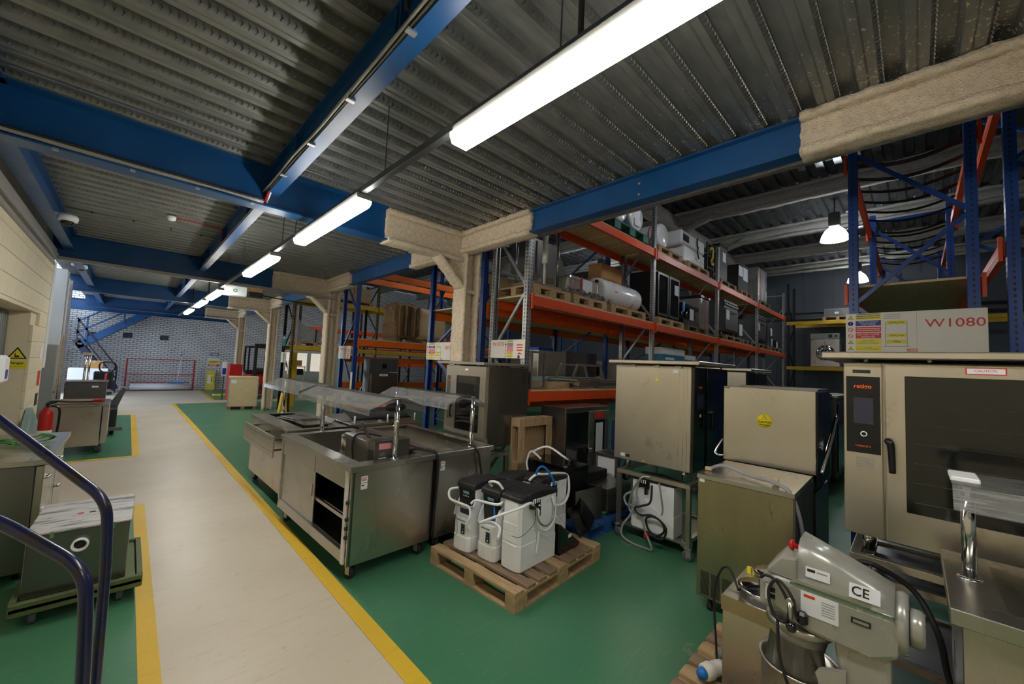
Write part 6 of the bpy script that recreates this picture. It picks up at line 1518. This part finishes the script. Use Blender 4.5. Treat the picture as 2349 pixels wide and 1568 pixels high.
# level 2, bays 3 and 4
def cooker(label, x, w_, h_, tilt=False, note=True, m='grey_dark'):
    t = thing('range_cooker', label, 'cooker', (x, 3.62, S2 + P), 0, 'cookers on the middle rack shelf')
    MB().box(0, w_, 0, .6, .12, h_ - .14, bev=.01).build('body', m, t)
    MB().box(.03, w_ - .03, -.03, 0, .16, h_ - .22, bev=.008).build('oven_door', m, t)
    MB().tube([(w_ * .3, -.03, h_ - .30), (w_ * .3, -.07, h_ - .30), (w_ * .75, -.07, h_ - .30), (w_ * .75, -.03, h_ - .30)], .012, 8).build('door_handle', 'steel_dark', t)
    MB().prism([(-.03, h_ - .14), (-.0, h_), (.6, h_), (.6, h_ - .14)], 0, w_, 'X').build('hob', m, t)
    kb = MB().lathe([(0, -.025), (.02, -.025), (.025, 0)], axis='Y', n=10).mesh('knob'); kb.materials.append(M['black'])
    for k in range(6): inst('knob', kb, t, (.1 + k * (w_ - .2) / 5, -.02, h_ - .08))
    if note: sticker(t, .26, .26, (.1, -.032, h_ * .45), 'Y')
    for x_ in (.08, w_ - .08):
        for y_ in (.08, .5): MB().cyl((x_, y_, 0), (x_, y_, .12), .022, 10).build('leg', 'steel', t)
    return t
def lowpal(label, x, z, L): return rpal(label, x, z, L, ('wood_grey', 'wood_dark'))
lowpal('grey pallet under the first range cooker past the wrapped cabinet', 11.45, S2, 1.35); cooker('grey six knob range cooker with paper note beside the wrapped cabinet', 11.55, 1.15, .98)
lowpal('grey pallet under the dark carton by the cooker', 12.95, S2, 1.0)
cn = thing('black_bin', 'black appliance with hanging paper note between two range cookers', 'appliance', (12.95, 3.66, S2 + P), 0); MB().box(0, .5, 0, .5, 0, .62, bev=.02).build('body', 'black_matt', cn); sticker(cn, .3, .34, (.1, -.001, .12), 'Y')
lowpal('grey pallet under the wide range cooker at the third frame', 14.05 - .25, S2, 1.6) if False else None
lowpal('grey pallet under the wide range cooker past the black appliance', 14.62, S2, 1.25); cooker('wide grey range cooker with note near the far rack frame', 14.66, 1.15, .98)
lowpal('grey pallet under the strapped grey machine at the rack end', 16.2, S2, 1.25)
gm = thing('steel_machine', 'tall grey machine with blue strap and notes near the rack end', 'machine', (16.25, 3.65, S2 + P), 0); MB().box(0, .8, 0, .55, 0, .80, bev=.01).build('body', 'steel_dark', gm); MB().box(.1, .14, -.006, 0, 0, .80).build('strap', 'blue_hose', gm); sticker(gm, .25, .28, (.4, -.001, .42), 'Y'); sticker(gm, .2, .26, (.5, -.001, .06), 'Y')
gm2 = thing('steel_machine', 'low dark machine with note at the far end of the middle shelf', 'machine', (17.45, 3.65, S2), 0); MB().box(0, .6, 0, .5, 0, .45, bev=.01).build('body', 'black_matt', gm2); sticker(gm2, .2, .26, (.08, -.001, .15), 'Y')
# level 3
gp = thing('plastic_pallet', 'dark green plastic pallet under the white cylinders on the top shelf', 'pallet', (5.70, 3.50, S3), 0)
MB().box(0, 1.2, 0, .8, .13, .16, bev=.006).build('deck', 'green_plastic', gp)
for x in (0, .5, 1.0):
    for y in (0, .33, .66): MB().box(x, x + .2, y, y + .14, .0, .13, bev=.006).build('block', 'green_plastic', gp)
for x, lab in ((5.80, 'white cylinder heater wearing a blue strap and note on the green pallet'), (5.25, 'white cylinder heater at the dark end of the green pallet')):
    t = thing('water_boiler', lab, 'water heater', (x + (.42 if x > 5.5 else .42), 3.56, S3 + .16 + .276), 0, 'white cylinders on the top shelf')
    if x > 5.5:
        t.location.x = 6.55
        MB().lathe([(0, 0), (.22, .0), (.255, .03), (.26, .06), (.26, .62), (.24, .68), (0, .69)], axis='Y', n=30).build('cylinder', 'white_enamel', t)
        sticker(t, .22, .22, (-.12, -.003, -.05), 'Y'); MB().tube(arc((0, .2, 0), .263, -1.7, 4.8, 30, 'XZ'), .009, 6).build('strap', 'blue_hose', t)
        MB().box(-.12, .10, -.03, 0, -.18, -.05, bev=.01).build('terminal_box', 'white_plastic', t)
    else:
        t.location.x = 5.98
        MB().lathe([(0, 0), (.20, .0), (.235, .03), (.24, .06), (.24, .60), (.22, .66), (0, .67)], axis='Y', n=30).build('cylinder', 'white_enamel', t); MB().tube(arc((0, .15, 0), .243, -1.7, 4.8, 30, 'XZ'), .009, 6).build('strap', 'blue_print', t)
rpal('pale pallet on the top shelf under the red strapped white cylinder', 7.40, S3, 1.12)
w3 = thing('water_boiler', 'white cylinder heater strapped in red on the top shelf', 'water heater', (7.75, 3.60, S3 + P + .276), 0, 'white cylinders on the top shelf')
MB().lathe([(0, 0), (.22, .0), (.255, .03), (.26, .06), (.26, .62), (.24, .68), (0, .69)], axis='Y', n=30).build('cylinder', 'white_enamel', w3)
MB().tube(arc((0, .2, 0), .264, -1.2, 4.6, 26, 'XZ'), .010, 6).build('strap', 'red_cable', w3)
rpal('pale pallet on the top shelf under the white pot washer', 8.86, S3, 1.3)
ds = thing('pot_washer', 'white boxy machine with black porthole and cable on the top shelf', 'machine', (8.62, 3.62, S3 + P), 0)
MB().box(.2, 1.45, 0, .6, 0, .36, bev=.02).build('lower_case', 'white_enamel', ds); MB().box(0.05, 1.40, -.02, .6, .36, .70, bev=.04).build('upper_case', 'white_enamel', ds)
MB().box(.10, .42, -.03, -.018, .44, .60, bev=.01).build('control_window', 'black_gloss', ds); MB().box(.5, 1.40, .05, .6, .70, .74, bev=.01).build('lid', 'wood_dark', ds); MB().tube([(.9, -.03, .68), (.88, -.04, .5), (.93, -.04, .45), (.9, -.04, .32), (1.0, -.04, .2)], .016, 7, 5).build('cable', 'rubber', ds)
fy = thing('steel_cage', 'dark open cage holding a yellow hooked hose on the top shelf', 'cage', (10.27, 3.62, S3), 0)
for x in (0, .42):
    for y in (0, .55): MB().box(x, x + .03, y, y + .03, 0, .95).build('post', 'black', fy)
MB().box(0, .45, .56, .58, .05, .95).build('back_sheet', 'black_matt', fy); MB().box(0, .45, 0, .58, 0, .03).build('base', 'black', fy)
for z in (.3, .6, .92): MB().box(.03, .42, 0, .02, z, z + .025).build('bar', 'black', fy)
MB().tube([(.12, -.02, .75), (.2, -.03, .84), (.3, -.03, .78), (.28, -.03, .6), (.2, -.03, .5), (.26, -.03, .4), (.36, -.03, .45)], .022, 8, 6).build('yellow_hose', 'yellow_print', fy)
lowpal('grey pallet on the top shelf under the grey fridge and black seat', 11.0, S3, 1.3); lowpal('blue edged pallet on the top shelf past the black appliance', 12.75, S3, 1.1)
g3 = thing('steel_fridge', 'tall grey appliance with note on the top shelf', 'appliance', (11.15, 3.62, S3 + P), 0); MB().box(0, .62, 0, .6, 0, .95, bev=.01).build('body', 'grey_dark', g3); sticker(g3, .25, .26, (.25, -.001, .55), 'Y'); MB().box(-.01, .63, -.01, .3, .95, .99).build('top_grille', 'black', g3)
c5 = thing('black_appliance', 'black angular appliance with white sheets on the top shelf', 'appliance', (12.75, 3.62, S3 + P), 0); MB().prism([(0, 0), (.95, 0), (1.0, .45), (1.0, .85), (.1, .80), (0, .4)], 0, .55, 'Y').build('body', 'black_matt', c5); sticker(c5, .45, .4, (.5, -.001, .38), 'Y'); sticker(c5, .4, .3, (.05, -.001, .45), 'Y')
lowpal('grey pallet on the top shelf under the upright steel cabinet', 14.75, S3, 1.3)
s6 = thing('steel_cabinet', 'upright steel cabinet strapped in blue on the top shelf near the rack end', 'cabinet', (14.85, 3.62, S3 + P), 0); MB().box(0, 1.1, 0, .6, 0, 1.15, bev=.01).build('body', 'steel', s6); MB().box(.9, .94, -.006, 0, 0, 1.15).build('strap', 'blue_hose', s6); sticker(s6, .2, .3, (.98 - .1, -.007, .15), 'Y'); MB().box(.3, .34, -.006, 0, 0, 1.15).build('strap', 'red_cable', s6)
# level 1, bay 1
of_ = thing('box_stand', 'open rectangular steel stand standing at the end of the lower shelf', 'stand', (3.86, 3.58, S1), 0)
MB().box(0, .03, 0, .4, 0, .52).build('side', 'steel', of_); MB().box(.27, .30, 0, .03, 0, .52).build('upright', 'steel', of_); MB().box(.03, .27, 0, .03, 0, .03).build('bottom_bar', 'steel', of_); MB().box(.03, .27, 0, .03, .49, .52).build('top_bar', 'steel', of_); MB().box(.03, .17, .2, .21, .03, .49).build('panel', 'grey_paint', of_)
tm = tag(MB().box(4.20, 4.90, 3.72, 3.86, S1, S1 + .095, bev=.004).build('timber_beam', 'wood'), 'pale timber beam lying on the lower rack shelf', 'timber')
for i, (z0, z1, x0, x1, lab) in enumerate(((0, .035, 4.92, 6.35, 'bottom steel sheet of the flat stack on the lower shelf'), (.036, .11, 4.95, 6.3, 'deep steel tray in the flat stack on the lower shelf'), (.111, .15, 4.90, 6.25, 'steel worktop lying uppermost on the flat stack'))):
    tag(MB().box(x0, x1, 3.58, 4.18, S1 + z0, S1 + z1, bev=.006).build('steel_sheet', 'steel'), lab, 'sheet', 'flat steel stack')
tz = thing('tube_frame', 'trapezoid tubular steel frame standing on the flat steel stack', 'frame', (4.86, 3.62, S1 + .167), 0)
for y in (.02, .34):
    MB().bar((.0, y, .0), (.12, y + .0, .20), .03, .03).build('leg', 'alu', tz); MB().bar((.85, y, .0), (.75, y, .20), .03, .03).build('leg', 'alu', tz); MB().bar((.12, y, .2), (.75, y, .2), .03, .03).build('top_bar', 'alu', tz)
gt = tag(MB().box(4.35, 6.4, 4.19, 4.27, S1 + .0, S1 + .16).build('glass_sheet', 'pale_blue'), 'pale blue glass sheet standing behind the flat steel stack', 'glass')
bb2 = thing('steel_box', 'large plain steel box standing on the blue rack shelf behind the flat stack', 'box', (5.15, 4.62, 1.25 + .001), 0); MB().box(0, .8, 0, .6, .0, .82, bev=.008).build('case', 'steel_warm', bb2); MB().box(.82, 1.9, .05, .6, 0, .84, bev=.008).build('liner', 'steel_dark', bb2)
# bay 2 of level 1 : cartons
for i, (x, w_, h_, m_, lab) in enumerate(((8.15, 1.15, .34, 'teal_print', 'teal and white carton on the lower rack shelf above the oven'), (9.4, .55, .22, 'teal_print', 'small blue carton beside the teal and white carton'))):
    t = thing('carton', lab, 'box', (x, 3.75, S1 + .52), 0, 'cartons above the oven')
    MB().box(0, w_, 0, .4, 0, h_ * .55, bev=.004).build('lower_half', m_, t); MB().box(0, w_, 0, .4, h_ * .55, h_, bev=.004).build('upper_half', 'white_plastic', t)
    print_y(t, .12, w_ * .4, h_ * .22, .05, 0, 'ink_white')
    p = thing('crate_support', 'plain brown carton under the ' + ('teal and white carton' if i == 0 else 'small blue carton'), 'box', (x, 3.75, S1), 0); MB().box(0, w_, 0, .4, 0, .519, bev=.004).build('carton', 'cardboard', p); MB().box(0, w_, -.001, .0, .24, .28).build('tape', 'card_pale', p)
wh = thing('white_unit', 'white air unit with square opening on the blue rack shelf behind', 'unit', (7.22, 5.0, 1.55), 0)
MB().box(0, 1.9, 0, .4, 0, .42, bev=.01).build('case', 'white_plastic', wh); MB().box(.08, .45, -.003, 0, .08, .34).build('opening', 'ink', wh); MB().box(.3, 1.6, .05, .35, -.298, 0).build('plinth', 'cardboard', wh)
gb = thing('recycling_bin', 'grey bin with bright blue lid on the blue rack shelf behind', 'bin', (5.85, 5.25, 1.252), 0)
MB().prism([(0.04, 0), (.36, 0), (.40, .80), (0, .80)], 0, .4, 'Y').build('tub', 'grey_paint', gb); MB().box(-.03, .43, -.03, .43, .80, .92, bev=.01).build('lid', 'blue_bin', gb); MB().box(.1, .3, -.002, 0, .2, .7).build('label', 'paper', gb)
# under the rack : black double oven, leaning pallets, blue sign
uo = thing('double_oven', 'black and steel two door cabinet with red notice under the rack', 'oven', (4.0, 3.08, 0), 0)
MB().box(0, .98, 0, .42, .08, 1.26, bev=.008).build('cabinet', 'steel_dark', uo)
MB().box(.0, .46, -.02, 0, .12, 1.2, bev=.005).build('door', 'black_gloss', uo); d2 = MB().box(.49, .97, -.02, 0, .12, 1.2, bev=.005).build('door', 'steel', uo)
MB().box(.62, .86, -.028, -.02, .5, 1.08, bev=.008).build('door_window', 'black_gloss', d2); sticker(d2, .17, .42, (.64, -.0285, .62), 'Y'); sticker(d2, .22, .08, (.62, -.021, 1.10), 'Y', 'red_print')
MB().box(.44, .52, -.06, -.02, .66, .72, bev=.008).build('latch', 'chrome', uo)
for x in (.06, .92):
    for y in (.06, .36): MB().cyl((x, y, 0), (x, y, .08), .02, 10).build('foot', 'black', uo)
lp1 = pallet('pale wooden pallet standing on edge under the rack end', 0.60, 1.13, (3.62, 2.98 + .40, .0), 0, ('wood', 'wood'), 'pallets on edge under the rack')
lp1.rotation_euler = (-HP + .0, 0, 0); lp1.location = (3.36, 3.262, 1.14)
# ================================================================ THINGS DEEPER IN THE HALL
fz = thing('upright_freezer', 'tall steel upright freezer with vented head inside the blue rack', 'freezer', (3.86, 8.50, 0), 0)
MB().box(0, .70, .02, .30, .12, 1.80, bev=.006).build('cabinet', 'steel_dark', fz)
hdp = MB().box(.0, .70, 0, .02, 1.50, 1.80, bev=.003).build('head_panel', 'grey_dark', fz); dr = MB().box(.0, .70, 0, .02, .14, 1.49, bev=.003).build('door', 'steel_dark', fz)
for x in (.05, .55):
    v = MB()
    for i in range(5):
        for j in range(3): v.box(x + j * .035, x + .022 + j * .035, -.002, .001, 1.58 + i * .04, 1.59 + i * .04)
    stuff(v.build('vent', 'ink', hdp))
MB().box(.31, .41, -.004, 0, 1.58, 1.68).build('controller', 'black_gloss', hdp); sticker(dr, .2, .05, (.25, -.001, 1.40), 'Y'); text('FREEZER', .03, 'ink', dr, (.35, -.003, 1.425), FACE_NY, align='CENTER')
MB().box(.04, .07, -.02, 0, .3, 1.45).build('door_handle', 'steel', dr)
for x in (.08, .62):
    for y in (.06, .25): MB().cyl((x, y, 0), (x, y, .12), .022, 10).build('foot', 'black', fz)
MB().tube([(-.02, .1, .9), (-.05, .05, 1.1), (-.12, .04, 1.15), (-.15, .05, 1.05), (-.12, .06, .7), (-.10, .06, .02)], .009, 7, 5).build('power_cable', 'white_hose', fz)
# cardboard bale on rack C
bl = thing('cardboard_bale', 'large torn bale of compressed cardboard on the orange rack shelf', 'bale', (4.62, 8.88, 2.242), 0)
MB().box(0, .66, 0, .72, .10, .98, bev=.10, seg=3).rough(.05, .06, 7, 3.1).build('bale', 'ball', bl)
MB().box(.64, 1.5, .03, .7, .10, .90, bev=.04).rough(.08, .02, 6, 9.4).build('white_side', 'card_pale', bl)
for x in (.05, .7, 1.35): MB().box(x, x + .1, 0, .7, 0, .10).build('skid', 'wood_dark', bl)
for k in range(11):
    x = .0 + k * .06; MB().sheet([[(x + random.uniform(-.02, .02), -.03 - random.uniform(0, .03), z), (x + .04, -.03 - random.uniform(0, .03), z)] for z in (.15, .35, .55, .75, .9)], .003).build('torn_strip', random.choice(['card_pale', 'cardboard', 'white_sign', 'wood_dark']), bl)
# cartons with arrows on B, loads on D
ca = thing('carton', 'brown carton with blue arrows on the rack behind the first column', 'box', (4.1, 5.0, 2.682), 0)
MB().box(0, .9, 0, .7, 0, .62, bev=.005).build('carton', 'card_pale', ca)
for x in (.12, .7):
    MB().box(x, x + .05, -.002, 0, .25, .45).build('arrow_print', 'blue_print', ca); MB().prism([(x - .04, .25), (x + .09, .25), (x + .025, .15)], -.002, 0, 'Y').build('arrow_print', 'blue_print', ca)
pallet('pale pallet under the flat cartons on the top of the black rack', 1.3, .9, (5.0, 13.9, 3.682 + .02), 0, ('wood', 'wood'), None)
for i in range(4):
    t = thing('flat_carton', ('lowest', 'second', 'third', 'topmost')[i] + ' flat carton of the stack high on the black rack', 'box', (5.05 + random.uniform(-.03, .03), 13.95, 3.682 + .02 + P + i * .121), random.uniform(-.03, .03), 'flat cartons on the black rack')
    MB().box(0, 1.15, 0, .8, 0, .12, bev=.004).build('carton', 'card_pale', t); MB().box(.5, .56, -.001, .801, 0, .1205).build('tape', 'cardboard', t); sticker(t, .16, .09, (.12, -.002, .015), 'Y')
pallet('pale pallet under the bent steel panels on the black rack', 1.2, .9, (3.85, 13.95, 2.122), 0, ('wood', 'wood'), None)
bsp = thing('bent_steel_panels', 'wrapped bent steel panels on the black rack', 'panels', (3.88, 14.0, 2.122 + P), 0)
MB().sheet([[(0, y, .75), (.12, y, .55), (.55, y, .42), (1.1, y, .40)] for y in (0, .6)], .02).build('upper_panel', 'wrap', bsp); MB().prism([(0, 0), (1.1, 0), (1.1, .40), (.55, .42), (.12, .55), (0, .75)], .02, .58, 'Y').build('panel', 'galv', bsp); MB().box(.55, .58, -.004, 0, 0, .42).build('strap', 'black', bsp)
# washing machine and wrapped flat load on the end rack
pl_ = thing('washing_machine', 'steel front loading washing machine with porthole on the yellow beamed end rack', 'washing machine', (18.96, 2.82, 2.292), -HP)
MB().box(0, .88, 0, .75, 0, 1.05, bev=.01).build('cabinet', 'steel', pl_); MB().box(0, .88, -.01, 0, 1.05, 1.26, bev=.004).build('control_panel', 'grey_paint', pl_); MB().box(0, .88, 0, .75, 1.05, 1.25, bev=.01).build('top', 'steel', pl_)
pd = MB().lathe([(.17, -.02), (.27, -.03), (.29, 0), (.17, 0)], (.45, 0, .52), 'Y', 28).build('door_ring', 'chrome', pl_); MB().lathe([(0, -.03), (.10, -.025), (.17, -.01)], (.45, 0, .52), 'Y', 24).build('door_glass', 'glass_dark', pl_)
MB().lathe([(0, -.03), (.03, -.03), (.035, -.01)], (.78, 0, 1.16), 'Y', 12).build('dial', 'black', pl_); MB().box(.55, .66, -.012, -.009, 1.1, 1.22).build('display', 'black', pl_); MB().tube([(.42, -.02, 1.2), (.44, -.05, .9), (.42, -.05, .6), (.40, -.05, .1)], .012, 6, 4).build('hanging_hose', 'alu', pl_)
for yb_ in (2.35, 1.0):
    MB().box(-.02, .9, 0.05, .7, -.019, 0).build('base_board', 'ply', pl_) if yb_ == 2.35 else None
pallet('pallet under the wrapped flat load at the top of the end rack', 1.3, .9, (19.0, 1.55, 4.052), 0, ('wood', 'wood'), None)
wf = thing('wrapped_load', 'flat grey load in shrink wrap at the top of the end rack', 'load', (19.02, 1.57, 4.052 + P), 0); MB().box(0, 1.2, 0, .85, 0, .30, bev=.02).build('load', 'grey_dark', wf); MB().box(-.01, 1.21, -.01, .86, 0.001, .31, bev=.02).build('clear_wrap', 'wrap', wf); sticker(wf, .12, .08, (-.012, .4, .1), 'X')
# dark cookers and steel tops standing in the rack aisle behind the hood
for i, (x, y, w_, h_, m_, lab) in enumerate(((7.6, 1.0, .9, 1.50, 'black', 'black upright appliance in the rack aisle behind the white sided oven'), (8.8, .95, .9, 1.46, 'steel_dark', 'steel topped appliance in the rack aisle past the black one'), (10.2, .9, 1.0, 1.45, 'black_matt', 'dark low appliance far along the rack aisle'))):
    t = thing('aisle_appliance', lab, 'appliance', (x, y, 0), 0, 'appliances in the rack aisle')
    MB().box(0, w_, 0, .8, .08, h_, bev=.01).build('cabinet', m_, t); MB().box(-.02, w_ + .02, -.02, .82, h_, h_ + .04, bev=.005).build('worktop', 'steel', t); MB().box(.05, w_ - .05, -.02, 0, .2, h_ - .1, bev=.005).build('door', 'black_gloss', t)
    for a in (.06, w_ - .06):
        for b_ in (.06, .74): MB().cyl((a, b_, 0), (a, b_, .08), .025, 10).build('foot', 'black', t)
bs = thing('banner_sign', 'dark blue upright panel lettered AUTO standing by the two door cabinet', 'sign', (5.02, 3.0, 0), 0)
MB().box(0, .20, 0, .04, .1, 1.05, bev=.004).build('panel', 'blue_print', bs); text('AUTO', .13, 'ink_white', bs, (.10, -.002, .62), (HP, HP, 0), align='CENTER'); MB().box(-.02, .22, -.05, .1, 0, .1).build('foot', 'black', bs)
bbn = tag(MB().box(17.4, 18.9, 4.6, 5.2, 0, 1.5, bev=.02).build('blue_tote', 'blue_bin'), 'large blue container on the floor near the end wall', 'container')
rs = thing('bin_bag', 'black bin bag on the blue rack shelf behind the galvanised rack', 'bag', (4.35, 5.1, 1.252), 0)
MB().box(0, .5, 0, .5, 0, .62, bev=.12, seg=3).rough(.06, .05, 7, 2).build('bag', 'black_matt', rs)
rs2 = thing('carton', 'small brown carton beside the black bin bag on the blue rack shelf', 'box', (5.0 - .16, 5.1, 1.252), 0); MB().box(.06, .28, .0, .4, 0, .45, bev=.004).build('carton', 'cardboard', rs2); MB().box(.15, .19, -.001, .401, 0, .4505).build('tape', 'card_pale', rs2)
